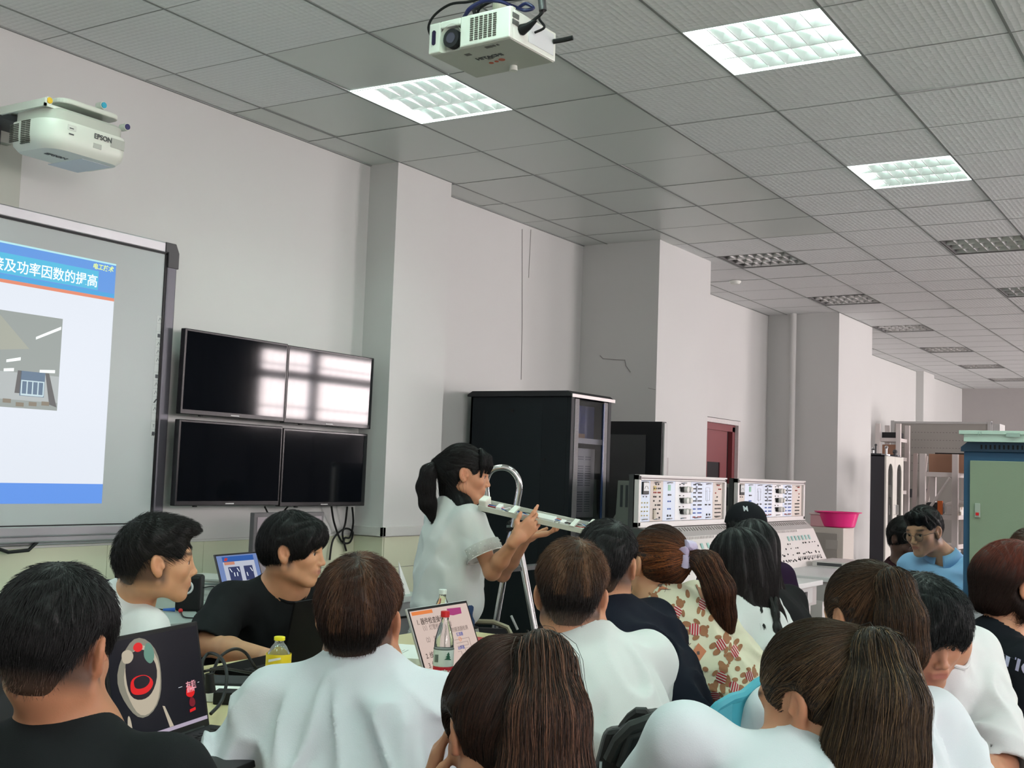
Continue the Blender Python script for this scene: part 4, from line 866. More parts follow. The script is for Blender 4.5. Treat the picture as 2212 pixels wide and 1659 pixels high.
def laptop(label, c, yaw, w_, h_, scr_m, tilt=105, shell=None, group=None, base_d=None, z=None):
    """c = centre of the hinge line at table height, yaw = direction the screen faces (deg from +X)"""
    shell = shell or mat('laptop_grey', (.10, .10, .11), .35, .3)
    t = thing('laptop', label, 'laptop', c, group)
    f = Vector((math.cos(math.radians(yaw)), math.sin(math.radians(yaw)), 0)); s = Vector((-f.y, f.x, 0)); up = Vector((0, 0, 1))
    C_ = Vector([float(v) for v in c])
    def bx(mb, fwd, side, zz, M3=None):
        vs = []
        for z in zz:
            for (a, b) in ((fwd[0], side[0]), (fwd[1], side[0]), (fwd[1], side[1]), (fwd[0], side[1])): vs.append(C_+f*a+s*b+up*z)
        mb.add(vs, [(0, 3, 2, 1), (4, 5, 6, 7), (0, 1, 5, 4), (1, 2, 6, 5), (2, 3, 7, 6), (3, 0, 4, 7)])
    bd = base_d or h_*1.08
    m = MB(); bx(m, (0, bd), (-w_/2, w_/2), (.003, .018)); m.build('keyboard_base', shell, t, bevel=.002)
    m = MB()
    for r_ in range(5):
        for k in range(13): bx(m, (.03+r_*.022, .047+r_*.022), (-w_*.43+k*w_*.066, -w_*.43+k*w_*.066+w_*.056), (.018, .0195))
    m.build('keys', BLACK, t)
    a = math.radians(tilt); d = -(f*-math.cos(a))*-1; lid_up = Vector((0, 0, 1))*math.sin(a)+f*math.cos(a); nrm = f*math.sin(a)-Vector((0, 0, 1))*math.cos(a)
    O = C_+up*.014
    def lid(mb, s0, s1, h0, h1, t0_, t1_):
        vs = []
        for tt in (t0_, t1_):
            for (p, q) in ((s0, h0), (s1, h0), (s1, h1), (s0, h1)): vs.append(O+s*p+lid_up*q+nrm*tt)
        return mb.add(vs, [(0, 3, 2, 1), (4, 5, 6, 7), (0, 1, 5, 4), (1, 2, 6, 5), (2, 3, 7, 6), (3, 0, 4, 7)])
    m = MB(); lid(m, -w_/2, w_/2, 0, h_, -.007, 0); ld = m.build('lid', shell, t, bevel=.0015)
    bzl = MB(); lid(bzl, -w_/2+.002, w_/2-.002, .003, h_-.002, .0, .0006); bzl.build('screen_bezel', BLACK, ld)
    sc = MB(); lid(sc, -w_/2+.008, w_/2-.008, .018, h_-.009, .0006, .001); so = sc.build('screen', scr_m, ld)
    hn = MB(); hn.cyl(O-s*(w_*.42), O+s*(w_*.42), .007, seg=8); hn.build('hinge', BLACK, t)
    def spot(u, v, lift=.0015): return O+s*((u-.5)*(w_-.016))+lid_up*(.018+(h_-.027)*v)+nrm*lift   # u from viewer left .. right when facing the screen
    return t, so, spot, (s, lid_up, nrm)
def patch(so, spot, u0, u1, v0, v1, m, name, lift=.0016):
    q = MB(); q.add([spot(u0, v0, lift), spot(u1, v0, lift), spot(u1, v1, lift), spot(u0, v1, lift)], [(0, 1, 2, 3)]); return q.build(name, m, so)
def poly_patch(so, spot, pts, m, name, lift):
    q = MB(); q.add([spot(u, v, lift) for u, v in pts], [tuple(range(len(pts)))]); return q.build(name, m, so)
# laptop with the same slide on the wall desk
t2, so, sp, ax3 = laptop('open laptop on the wall desk showing a blue slide with two photos', (.658, -.37, DZt), 9.1, .33, .235, em('screen_blue', (.20, .29, .58), .62), 109.8)
patch(so, sp, .12, .90, .12, .93, em('screen_paper', (.62, .66, .78), .6), 'slide_page')
patch(so, sp, .12, .90, .85, .97, em('screen_header', (.03, .13, .48), .6), 'slide_header', .0018)
patch(so, sp, .15, .40, .78, .85, em('screen_orange', (.7, .3, .2), .6), 'slide_tag', .0018)
patch(so, sp, .22, .50, .40, .73, em('screen_dark', (.035, .05, .15), .6), 'slide_photo', .0018)
patch(so, sp, .60, .82, .40, .73, em('screen_dark', ()), 'slide_photo', .0018)
for (u0, u1, v0) in ((.24, .30, .70), (.42, .48, .70), (.33, .35, .6), (.40, .42, .6), (.75, .81, .68), (.64, .67, .58)): poly_patch(so, sp, [(u0, v0), (u0+.02, v0), (u1, v0-.09), (u1-.02, v0-.09)], em('screen_white', (.8, .85, .9), .8), 'slide_lamp', .002)
poly_patch(so, sp, [(.15, .88), (.2, .95), (.26, .93), (.22, .87)], em('screen_red', (.6, .05, .05), .6), 'slide_emblem', .0022)
# monitor behind him
mc = ax(585, 1200, .55); 
t = thing('monitor', 'grey flat monitor standing on the wall desk behind the man in black', 'monitor', (.45, float(mc[1]), DZt))
my = float(ax(545, 1140, .45)[1]); 
m = MB(); m.box((.43, my, DZt+.09), (.46, my+.52, DZt+.415)); m.build('housing', mat('monitor_grey', (.10, .095, .10), .4), t, bevel=.004)
MB().box((.46, my+.022, DZt+.11), (.462, my+.50, DZt+.393)).build('screen', mat('monitor_screen', (.30, .25, .28), .3), t)
m = MB(); m.box((.40, my+.2, DZt), (.44, my+.32, DZt+.2)); m.box((.32, my+.13, DZt), (.54, my+.39, DZt+.012)); m.build('stand', BLACK, t)
# speaker
sc_ = atz(408, 1318, DZt); sx, sy = float(sc_[0]), float(sc_[1])
t = thing('desk_speaker', 'small black cube speaker with a white ring on the wall desk', 'speaker', (sx, sy, DZt))
a = math.radians(-52); fv = Vector((math.cos(a), math.sin(a), 0)); sv = Vector((-fv.y, fv.x, 0))
M2 = Matrix([[fv[i], sv[i], (0, 0, 1)[i], (sx, sy, DZt)[i]] for i in range(3)]+[[0, 0, 0, 1]])
m = MB(); m.box((-.06, -.055, 0), (.05, .055, .155), M2); m.build('speaker_box', BLACK, t, bevel=.012)
def ringm(mb, c, nrm_, R_, r_, seg=28):
    pts = [Vector(c)+q for q in [Vector(v)-Vector(c) for v in mb.ring(c, nrm_, R_, seg)]]; mb.tube(pts+[pts[0]], r_, 8, caps=False)
m = MB(); ringm(m, M2 @ Vector((.052, -.008, .105)), fv, .026, .005); m.build('white_ring', mat('ring_white', (.75, .78, .78), .4), t, smooth=True)
m = MB(); m.cyl(M2 @ Vector((.05, -.008, .105)), M2 @ Vector((.054, -.008, .105)), .022, seg=20); m.build('driver_cone', DGREY, t)
# papers, books
def stack(label, px, py, layers, yaw, name, z=DZt, base=None, grp='paper piles on the wall desk'):
    c = base if base is not None else atz(px, py, z)
    zc = z
    rr = random.Random(px)
    cols = [mat('book_white', (.70, .70, .66), .7), mat('book_teal', (.12, .28, .28), .6), mat('book_tan', (.45, .38, .27), .7), mat('book_grey', (.42, .43, .42), .7)]
    for k, (w_, d_, h_, ci) in enumerate(layers):
        a = math.radians(yaw+rr.uniform(-9, 9)); M_ = Matrix.Translation((float(c[0]), float(c[1]), zc)) @ Matrix.Rotation(a, 4, 'Z')
        t = thing(name, label[k] if isinstance(label, list) else label, 'book' if name == 'book' else 'papers', (float(c[0]), float(c[1]), zc), grp)
        q = MB(); q.box((-w_/2, -d_/2, .001), (w_/2, d_/2, h_-.001), M_); q.build('pages', cols[0] if ci != 3 else cols[3], t)
        q = MB(); q.box((-w_/2-.002, -d_/2-.002, h_-.002), (w_/2+.002, d_/2+.002, h_), M_); q.build('cover', cols[ci], t)
        zc += h_
stack(['lowest thick white book in the pile beside the black speaker', 'second white book from the bottom of the pile beside the speaker', 'grey paper pad in the middle of the pile beside the speaker', 'teal covered book in the pile beside the speaker', 'tan magazine near the top of the pile beside the speaker', 'topmost rumpled white paper pad of the pile beside the speaker'], 445, 1300, [(.24, .30, .03, 0), (.22, .3, .02, 0), (.22, .28, .012, 3), (.19, .26, .016, 1), (.2, .27, .014, 2), (.2, .28, .01, 0)], 25, 'book', base=atz(452, 1290, DZt))
stack(['white papers on the desk at the far left edge, behind the man in black', 'tan paper sheet pile at the far left edge of the desk', 'white paper pad on top at the far left edge of the desk'], 10, 1290, [(.3, .4, .02, 0), (.28, .36, .015, 2), (.25, .3, .012, 0)], 10, 'paper_pile', base=np.array([.62, -1.33, DZt]))
tag(MB().ball((.62, -1.33, DZt+.055), .012).build('red_cap', RED), 'small red cap on the papers at the far left edge', 'cap')
# pen holder with pens
pc = ax(258, 1270, .35); px_, py_ = float(pc[0]), float(pc[1])
t = thing('pen_holder', 'dark blue pen holder on the wall desk beside the first student', 'pen holder', (px_, py_, DZt))
m = MB(); m.box((px_-.04, py_-.045, DZt), (px_+.04, py_+.045, DZt+.12)); m.build('cup', mat('navy_plastic', (.01, .012, .04), .4), t)
MB().cyl((px_, py_-.01, DZt+.1), (px_+.0, py_-.025, DZt+.21), .012, seg=10).build('glue_bottle', BLACK, t)
MB().cyl((px_+.0, py_-.025, DZt+.21), (px_+.0, py_-.026, DZt+.245), .01, .002, seg=10).build('red_nozzle', RED, t)
for k, (dy, tl, le) in enumerate(((.02, .03, .2), (.03, .07, .17), (.01, .01, .16))):
    tag(MB().cyl((px_, py_+dy, DZt+.05), (px_+.01, py_+dy+tl, DZt+le), .005, seg=8).build('pen', [BLACK, METAL, BLACK][k]), ['black pen leaning in the dark pen holder', 'silver compass leaning right in the pen holder', 'short black pen in the middle of the pen holder'][k], 'pen', 'pens in the holder')
tag(MB().box((.014, float(ax(130, 1222, .02)[1]), float(ax(130, 1222, .02)[2])-.03), (.03, float(ax(155, 1222, .02)[1]), float(ax(130, 1222, .02)[2])+.01)).build('wall_socket', DGREY, bevel=.004), 'small dark wall fitting on the green tiles just above the nearest head', 'wall fitting')
# probe lead and cables on the desk
p0 = atz(352, 1317, DZt+.01); p1 = atz(378, 1317, DZt+.01); p2 = atz(390, 1319, DZt+.01)
t = thing('probe_lead', 'blue and red probe lying on the wall desk in front of the speaker', 'probe', [float(v) for v in p1])
MB().tube([p0, p1], [.005, .009], 8).build('blue_grip', mat('blue_plastic', (.02, .12, .5), .4), t, smooth=True)
MB().ball([float(v) for v in p2], .010).build('red_tip', RED, t, smooth=True)
cable([atz(300, 1310, DZt+.006), atz(330, 1314, DZt+.006), p0], .003, 'thin black lead running left from the blue probe')
cable([atz(390, 1319, DZt+.005), atz(398, 1333, DZt+.005), atz(430, 1334, DZt+.005), atz(455, 1325, DZt+.005), atz(440, 1316, DZt+.005), atz(470, 1312, DZt+.005)], .003, 'black lead looped on the wall desk right of the red probe tip')
q0 = M2 @ Vector((.0, .056, .10)); cable([q0, q0+Vector((.02, .05, 0)), atz(450, 1300, DZt+.03), atz(435, 1318, DZt+.005), atz(425, 1322, DZt+.005)], .0025, 'thin cable curving out of the side of the black speaker')
# white folded card at the right end of the desk
cc_ = atz(872, 1282, DZt); cx_, cy_ = float(cc_[0]), float(cc_[1])
m = MB(); m.add([(cx_, cy_-.05, DZt), (cx_, cy_+.02, DZt), (cx_-.02, cy_-.03, DZt+.17), (cx_+.03, cy_-.05, DZt), (cx_+.03, cy_+.02, DZt)], [(0, 1, 2), (3, 4, 2)]); tag(m.build('folded_card', PAPER), 'white folded card standing near the right end of the wall desk', 'card')
# ================================================================== student tables and the things on them
beech = mat('beech_top', (.62, .53, .30), .35, var=.06, vscale=2); TZ = .85
def table(label, x0, x1, y0, y1):
    t = thing('student_table', label, 'table', ((x0+x1)/2, (y0+y1)/2, 0))
    MB().box((x0, y0, TZ-.03), (x1, y1, TZ)).build('table_top', beech, t, bevel=.004)
    for (x, y) in ((x0+.05, y0+.06), (x1-.05, y0+.06), (x0+.05, y1-.06), (x1-.05, y1-.06)): MB().box((x-.02, y-.02, 0), (x+.02, y+.02, TZ-.03)).build('leg', LGREY, t)
    m = MB(); m.box((x0+.03, y0+.04, TZ-.09), (x1-.03, y0+.06, TZ-.03)); m.box((x0+.03, y1-.06, TZ-.09), (x1-.03, y1-.04, TZ-.03)); m.build('apron', LGREY, t)
table('long beech topped table between the seated students and the wall desk', 1.98, 2.96, -3.35, -.66)
table('beech topped table at the right edge behind the student bowing his head', 4.13, 4.85, -1.25, -.35)
# grey mat / power strip area
# near laptop with the dark wallpaper
lc = np.array([2.688, -2.682, TZ]); 
blk = em('screen_black_img', (.004, .005, .010), .8)
t1, so, sp, a3 = laptop('nearest open laptop with a dark cream and red picture on its screen', lc, 14.1, .342, .236, blk, 101.6, BLACK)
lap1 = t1
cream = em('wall_cream', (.48, .42, .32), .8); crm2 = em('wall_cream_dark', (.23, .22, .17), .8); redp = em('wall_red', (.62, .01, .012), .9); grn_ = em('wall_green', (.12, .26, .20), .8); dkr = em('wall_dark_red', (.18, .01, .02), .8)
def blob(cx, cy, rx, ry, n=26, wob=.06, seed=0, a0=0, a1=360):
    r_ = random.Random(seed); ph = r_.random()*6
    return [(cx+rx*math.cos(math.radians(a0+(a1-a0)*i/n))*(1+wob*math.sin(3*i*6.28/n+ph)), cy+ry*math.sin(math.radians(a0+(a1-a0)*i/n))*(1+wob*math.sin(2*i*6.28/n+ph))) for i in range(n)]
# plain abstract swirl of the same colours and size
poly_patch(so, sp, blob(.31, .60, .23, .37), crm2, 'picture_shape', .0016)
poly_patch(so, sp, blob(.33, .57, .19, .33, seed=2), cream, 'picture_shape', .0018)
poly_patch(so, sp, blob(.31, .63, .165, .26, seed=3), em('wall_dark_oval', (.010, .008, .014), .8), 'picture_shape', .0020)
poly_patch(so, sp, blob(.19, .83, .06, .07, seed=4), cream, 'picture_shape', .0022)
poly_patch(so, sp, blob(.42, .82, .055, .10, seed=5), grn_, 'picture_shape', .0022)
poly_patch(so, sp, blob(.31, .90, .05, .045, seed=6, wob=.02), redp, 'picture_shape', .0024)
poly_patch(so, sp, blob(.30, .53, .12, .10, seed=7), redp, 'picture_shape', .0024)
poly_patch(so, sp, blob(.305, .555, .085, .065, seed=8), em('wall_dark_oval', ()), 'picture_shape', .0026)
poly_patch(so, sp, blob(.14, .13, .022, .14, seed=9, wob=.03), cream, 'picture_shape', .0020)
poly_patch(so, sp, [(.50, .27), (.525, .26), (.60, .04), (.555, .04)], cream, 'picture_shape', .0020)
poly_patch(so, sp, blob(.83, .33, .05, .06, seed=11, wob=.08), redp, 'picture_shape', .0020)
poly_patch(so, sp, blob(.84, .22, .035, .05, seed=12), dkr, 'picture_shape', .0020)
poly_patch(so, sp, [(.80, .12), (.87, .13), (.87, .16), (.80, .15)], redp, 'picture_shape', .0022)
text('有趣', sp(.785, .36, .0026), a3[0], a3[1], .020, em('pink_text', (.8, .35, .4), .8), 'screen_lettering', so, .0001, .0003)
text('直播间', sp(.79, .33, .0026), a3[0], a3[1], .010, em('pink_text', ()), 'screen_lettering', so, .0001, .0002)
patch(so, sp, .0, 1.0, .0, .038, em('task_bar', (.42, .36, .46), .8), 'task_bar')
patch(so, sp, .70, .745, .40, .405, em('screen_white', ()), 'screen_mark', .002); patch(so, sp, .93, .95, .40, .405, em('screen_white', ()), 'screen_mark', .002)
# black laptop of the man in the black shirt, seen from behind its lid
lc = np.array([2.30, -1.80, TZ])
laptop('black laptop seen from behind its lid, in front of the man in the black shirt', lc, -170, .31, .215, BLACK, 100, mat('laptop_black_shell', (.003, .003, .004), .5, spec=.06))
lc2 = np.array([*at(722, 1428, 3.95)[:2], TZ])
MB_ = None
# pale laptop with the pink document
lc = np.array([2.75, -1.666, TZ])
t3, so, sp, a3 = laptop('silver edged laptop showing a pink text document', lc, 3.2, .32, .228, em('doc_pink', (.66, .52, .46), .78), 112, mat('laptop_silver', (.55, .56, .58), .3, .7))
patch(so, sp, .02, .37, .935, .985, em('doc_orange', (.75, .22, .06), .8), 'orange_tab')
poly_patch(so, sp, [(.62, .87), (.7, .85), (.86, .86), (.87, .95), (.62, .96)], em('doc_magenta', (.42, .05, .20), .7), 'magenta_badge', .0018)
ink = em('doc_ink', (.10, .07, .06), .6); inkl = em('doc_ink_light', (.36, .27, .24), .6)
for tx_, u, v, sz_, m_ in (('1. 器件检查操作', .06, .80, .020, ink), ('（1）灯管检查：一看', .10, .71, .017, inkl), ('（2）. 镇流器质量', .10, .545, .017, inkl), ('的镇流器检测', .60, .62, .015, inkl), ('2. 线路接线', .06, .33, .019, ink), ('3. 线路检查', .06, .20, .019, ink), ('4. 通电测', .06, .12, .019, ink)):
    text(tx_, sp(u, v, .0018), a3[0], a3[1], sz_, m_, 'document_lettering', so, .0001, .0002)
text('镇流器', sp(.66, .55, .0018), a3[0], a3[1], .012, em('doc_blue', (.08, .12, .45), .6), 'document_lettering', so, .0001, .0002)
text('启辉器', sp(.62, .36, .0018), a3[0], a3[1], .012, em('doc_blue', ()), 'document_lettering', so, .0001, .0002)
q = MB()
def pl(pts, r=.0007): q.tube([sp(u, v, .002) for u, v in pts], r, 4)
pl([(.60, .50), (.86, .50), (.86, .36), (.74, .36), (.74, .2), (.65, .12)]); pl([(.62, .40), (.82, .40), (.82, .45), (.62, .45)]); pl([(.60, .33), (.66, .33), (.66, .2), (.72, .1)])
q.build('circuit_diagram', inkl, so)
q = MB(); q.tube([sp(.70+.02*math.cos(k*.7), .50+.03*math.sin(k*.7), .002) for k in range(10)], .0008, 4); q.build('diagram_circle', em('doc_orange', ()), so)

# bottles
clear = mat('clear_pet', (.93, .96, .97), .05, trans=.95)
def bottle(label, c, h, r, cap_m, lab, lab_z, cap_label, body_m=clear, ribs=True):
    c = [float(v) for v in c]; t = thing('drink_bottle', label, 'bottle', c)
    m = MB(); m.lathe([(0, .002), (r*.8, .002), (r, .012), (r*.97, h*.22), (r, h*.25), (r, h*.48), (r*.98, h*.52), (r*1.0, h*.58), (r*.93, h*.70), (r*.62, h*.83), (r*.36, h*.90), (r*.36, h*.945), (r*.36, h*.96)], c, 32); m.build('bottle_body', body_m, t, smooth=True)
    m = MB(); m.cyl((c[0], c[1], c[2]+h*.935), (c[0], c[1], c[2]+h), r*.44, seg=24); o = m.build('cap', cap_m, t, bevel=.0015); tag(o, cap_label)
    for (z0, z1, lm, nm) in lab:
        m = MB(); m.lathe([(r*1.012, h*z0), (r*1.012, h*z1)], c, 32); m.build(nm, lm, t, smooth=True)
    return t, c
yc = [*at(598, 1500, 3.12)[:2], TZ]
yel = mat('label_yellow', (.80, .62, .02), .35)
hY = float(at(600, 1376, 3.12)[2])-TZ
tY, cY = bottle('yellow capped drink bottle with a yellow label on the table', yc, hY, .033, mat('yellow_cap', (.85, .75, .02), .35), [(.30, .72, yel, 'label')], 0, 'yellow cap')
rt = RH*.8-FH*.1
text('Tang', np.array(cY)+np.array([*(-FH[:2]*.0345-RH[:2]*.020), hY*.36]), RH, (0, 0, 1), .026, mat('brown_ink', (.10, .03, .01), .5), 'label_lettering', tY, .0004, .0006)
q = MB(); q.v = []; 
for (a, b_, c0, c1) in ((-.02, .012, .60, .645),):
    P0 = np.array(cY)-FH*.0346; q.add([P0+RH*a+np.array([0, 0, hY*c0]), P0+RH*b_+np.array([0, 0, hY*(c0+.05)]), P0+RH*b_+np.array([0, 0, hY*(c1+.04)]), P0+RH*a+np.array([0, 0, hY*c1])], [(0, 1, 2, 3)])
q.build('label_stripe', mat('label_white', (.75, .78, .74), .4), tY)
q = MB(); P0 = np.array(cY)-FH*.0347; q.add([P0+RH*.006+np.array([0, 0, hY*.42]), P0+RH*.022+np.array([0, 0, hY*.5]), P0+RH*.02+np.array([0, 0, hY*.58]), P0+RH*.010+np.array([0, 0, hY*.55])], [(0, 1, 2, 3)]); q.build('label_mark', mat('label_navy', (.02, .04, .22), .4), tY)
rc_ = [*at(955, 1500, 3.08)[:2], TZ]; hR = float(at(955, 1321, 3.08)[2])-TZ
tR, cR = bottle('clear water bottle with a red cap and red and white label', rc_, hR, .0265, RED, [(.42, .60, mat('label_pale', (.62, .70, .66), .4), 'label'), (.12, .425, mat('label_red', (.55, .01, .03), .35), 'red_label')], 0, 'red cap')
P0 = np.array(cR)-FH*.0275
text('农夫山', P0+RH*(-.004)+np.array([0, 0, hR*.335]), RH, (0, 0, 1), .018, mat('label_white', ()), 'label_lettering', tR, .0004, .0006)
q = MB()
for k, (z, wd) in enumerate(((.50, .011), (.525, .008), (.55, .005))): q.add([P0+RH*(.014-wd)+np.array([0, 0, hR*z]), P0+RH*(.014+wd*.7)+np.array([0, 0, hR*z]), P0+RH*.014+np.array([0, 0, hR*(z+.035)])], [(0, 1, 2)])
q.build('tree_emblem', mat('label_green', (.01, .10, .06), .5), tR)
q = MB()
for k in range(7): P = P0+RH*(-.021+k*.0016)+FH*(.004)+np.array([0, 0, hR*.47]); q.cbox([float(v) for v in P+np.array([0, 0, hR*.04])], (.0008, .0008, hR*.08))
q.build('bar_code', mat('label_darkgreen', (.04, .08, .06), .5), tR)
q = MB(); q.lathe([(.0270, hR*.598), (.0270, hR*.606)], cR, 32); q.build('label_line', mat('label_darkgreen', ()), tR)
wc = [*at(950, 1440, 3.72)[:2], TZ]; hW = float(at(950, 1274, 3.72)[2])-TZ
bottle('clear bottle with a white cap, behind the pink laptop screen', wc, hW, .029, mat('white_cap', (.75, .8, .78), .4), [], 0, 'white cap')
# notebook, box, bag, folder, chair behind the pink laptop
p = atz(882, 1420, TZ); 
t = thing('open_notebook', 'open white notebook with printed lines left of the pink laptop', 'notebook', (float(p[0]), float(p[1]), TZ))
Mn = Matrix.Translation((float(p[0]), float(p[1]), TZ)) @ Matrix.Rotation(math.radians(20), 4, 'Z')
q = MB(); q.box((-.1, -.14, .001), (.1, .14, .02), Mn); q.build('pages', PAPER, t)
q = MB(); q.box((-.1, -.14, .02), (-.095, .0, .06), Mn)
for k in range(7): q.box((-.08+k*.012, -.12, .02), (-.078+k*.012, .02, .0206), Mn)
q.build('printed_lines', mat('print_light', (.35, .38, .36), .7), t)
p = atz(1026, 1392, TZ); p = at(1030, 1385, 4.05); 
t = thing('snack_bag', 'red and black snack packet standing behind the pink laptop', 'packet', (float(p[0]), float(p[1]), TZ))
q = MB(); q.cbox((float(p[0]), float(p[1]), TZ+.022), (.11, .05, .044)); q.build('packet_body', mat('packet_red', (.50, .02, .03), .4), t, bevel=.01)
q = MB(); q.cbox((float(p[0])+.06, float(p[1])+.02, TZ+.028), (.02, .06, .056)); q.build('packet_side', BLACKM, t)
text('MI', np.array([float(p[0])-.045, float(p[1])-.028, TZ+.006]), RH, (0, 0, 1), .04, mat('packet_pale', (.6, .65, .35), .5), 'packet_lettering', t, .0005, .001)
p = at(1075, 1392, 3.9); t = tag(MB().cbox((float(p[0]), float(p[1]), TZ+.012), (.2, .16, .022)).build('orange_folder', mat('orange_card', (.85, .28, .03), .5), bevel=.003), 'orange folder lying right of the pink laptop', 'folder')
# metal chair behind teacher's side
p = at(1032, 1400, 4.95); cx, cy = float(p[0]), float(p[1])
t = thing('metal_chair', 'folding chair with dark back and beige metal frame behind the pink laptop', 'chair', (cx, cy, 0))
zt = float(at(1030, 1343, 4.95)[2])
q = MB(); V_ = lambda a, z: (cx+RH[0]*a, cy+RH[1]*a, z)
q.tube([V_(-.19, .0), V_(-.19, zt-.08), V_(-.16, zt-.02), V_(-.1, zt), V_(.06, zt), V_(.12, zt-.02), V_(.155, zt-.08), V_(.16, .0)], .011, 8)
q.tube([(cx+RH[0]*-.19+FH[0]*.4, cy+RH[1]*-.19+FH[1]*.4, 0), V_(-.19, .5)], .01, 8); q.tube([(cx+RH[0]*.16+FH[0]*.4, cy+RH[1]*.16+FH[1]*.4, 0), V_(.16, .5)], .01, 8)
q.build('tube_frame', mat('beige_metal', (.40, .37, .26), .35, .4), t, smooth=True)
q = MB(); q.prism([(-.175, zt-.30), (.145, zt-.30), (.145, zt-.07), (.11, zt-.025), (-.14, zt-.025), (-.175, zt-.07)], 1, -.012, .012); q.v = [(cx+RH[0]*a+FH[0]*b, cy+RH[1]*a+FH[1]*b, z) for a, b, z in q.v]; q.build('back_panel', mat('chair_black', (.02, .02, .025), .5), t)
q = MB(); q.add([(cx+RH[0]*a+FH[0]*b, cy+RH[1]*a+FH[1]*b, z) for z in (.44, .47) for a, b in ((-.19, 0), (.16, 0), (.16, .38), (-.19, .38))], [(0, 3, 2, 1), (4, 5, 6, 7), (0, 1, 5, 4), (1, 2, 6, 5), (2, 3, 7, 6), (3, 0, 4, 7)]); q.build('seat', mat('chair_black', ()), t)
# power strip, adapters, cables by the near laptop
p = atz(520, 1518, TZ)
for lb, px, py, w_, d_, h_, m_, nm, cat in (
  ('white paper pad lying right of the nearest laptop, under the cables', 478, 1510, .12, .10, .025, PAPER, 'paper_pad', 'pad'),
  ('black power adapter lying right of the white pad', 520, 1520, .13, .055, .032, BLACK, 'power_adapter', 'adapter'),
  ('black keyboard-like tray across the table behind the nearest laptop', 535, 1480, .30, .12, .015, BLACKM, 'black_tray', 'tray'),
  ('pale grey mat on the table in front of the black laptop', 560, 1500, .22, .12, .004, LGREY, 'grey_mat', 'mat')):
    p = atz(px, py, TZ); Mn = Matrix.Translation((float(p[0]), float(p[1]), TZ)) @ Matrix.Rotation(math.radians(32), 4, 'Z')
    q = MB(); q.box((-w_/2, -d_/2, .0005), (w_/2, d_/2, h_), Mn); tag(q.build(nm, m_, bevel=.003), lb, cat)
dd = 2.95
g = 'power cables behind the nearest laptop'
cable([at(455, 1542, 2.75), at(480, 1512, 2.8), at(490, 1460, 2.85), at(478, 1422, 2.9), at(450, 1412, 2.95), at(436, 1440, 2.9), at(446, 1495, 2.85)], .0042, 'thick black cable looping up beside the right edge of the nearest laptop', group=g)
cable([at(458, 1458, 2.9), at(475, 1420, 2.95), at(505, 1402, 3.0), at(530, 1410, 3.05), at(550, 1440, 3.05), at(572, 1462, 3.1)], .004, 'black cable arching between the laptop and the yellow capped bottle', group=g)
cable([at(442, 1450, 2.85), at(480, 1444, 2.95), at(530, 1452, 3.05), at(572, 1460, 3.1)], .0035, 'nearly straight black cable under the arching one', group=g)
q = MB(); q.cyl(at(452, 1455, 2.86), at(454, 1495, 2.86), .010, .014, seg=10); tag(q.build('cable_plug', BLACK, smooth=True), 'black plug hanging at the right edge of the nearest laptop', 'plug')

# step ladder with a chrome arch, behind the teacher
t = thing('step_ladder', 'folding ladder with a polished tubular arch behind the teacher', 'ladder', at(1130, 1330, 5.9))
L = 5.75
fr = [at(1052, 1075, L), at(1050, 1040, L), at(1060, 1018, L), at(1080, 1010, L), at(1102, 1014, L), at(1118, 1032, L), at(1122, 1055, L), at(1117, 1085, L), at(1108, 1140, L), at(1096, 1185, L), at(1088, 1250, L-.02)]
gx_ = atz(1070, 1560, 0); fr2 = fr[-1]; dirv = fr[-1]-fr[-4]
fr.append(fr[-1]+dirv/dirv[2]*(0.0-fr[-1][2]))
st_ = [Vector([float(c) for c in p]) for p in fr]; out = []
for i in range(len(st_)-1):
    p0 = st_[max(i-1, 0)]; p1 = st_[i]; p2 = st_[i+1]; p3 = st_[min(i+2, len(st_)-1)]
    if i > 8: out.append(p1); continue
    for k in range(5):
        u = k/5; out.append(.5*((2*p1)+(-p0+p2)*u+(2*p0-5*p1+4*p2-p3)*u*u+(-p0+3*p1-3*p2+p3)*u**3))
out.append(st_[-1])
MB().tube(out, .0155, 14).build('arch_tube', CHROME, t, smooth=True)
a = at(1117, 1150, L); b_ = at(1150, 1330, L-.1); dirv = b_-a; e = a+dirv/dirv[2]*(0-a[2])
MB().tube([a, b_, e], .0165, 12).build('leg', CHROME, t, smooth=True)
a2 = a+FH*.0+RH*-.02; MB().tube([at(1100, 1180, L+.3), at(1090, 1240, L+.3), at(1080, 1300, L+.3)], .009, 8).build('rear_leg', CHROME, t)
q = MB(); q.tube([at(1094, 1142, L), at(1124, 1142, L)], .018, 6); q.tube([at(1098, 1128, L+.03), at(1118, 1150, L)], .014, 6); q.build('hinge_block', BLACK, t)
q = MB(); M3 = at(1108, 1142, L); q.tube([at(1104, 1330, L-.1), at(1118, 1360, L-.1)], .006, 6); q.build('strap', LGREY, t)
e2 = at(1112, 1400, L); 
for k in range(3):
    f0 = .15+.28*k; A_ = np.array(a)*(1-f0)+np.array(e)*f0; q = MB(); q.cbox([float(v) for v in A_+FH*.12], (.06, .34, .02)); q.build('tread', mat('tread_grey', (.10, .10, .10), .5), t)

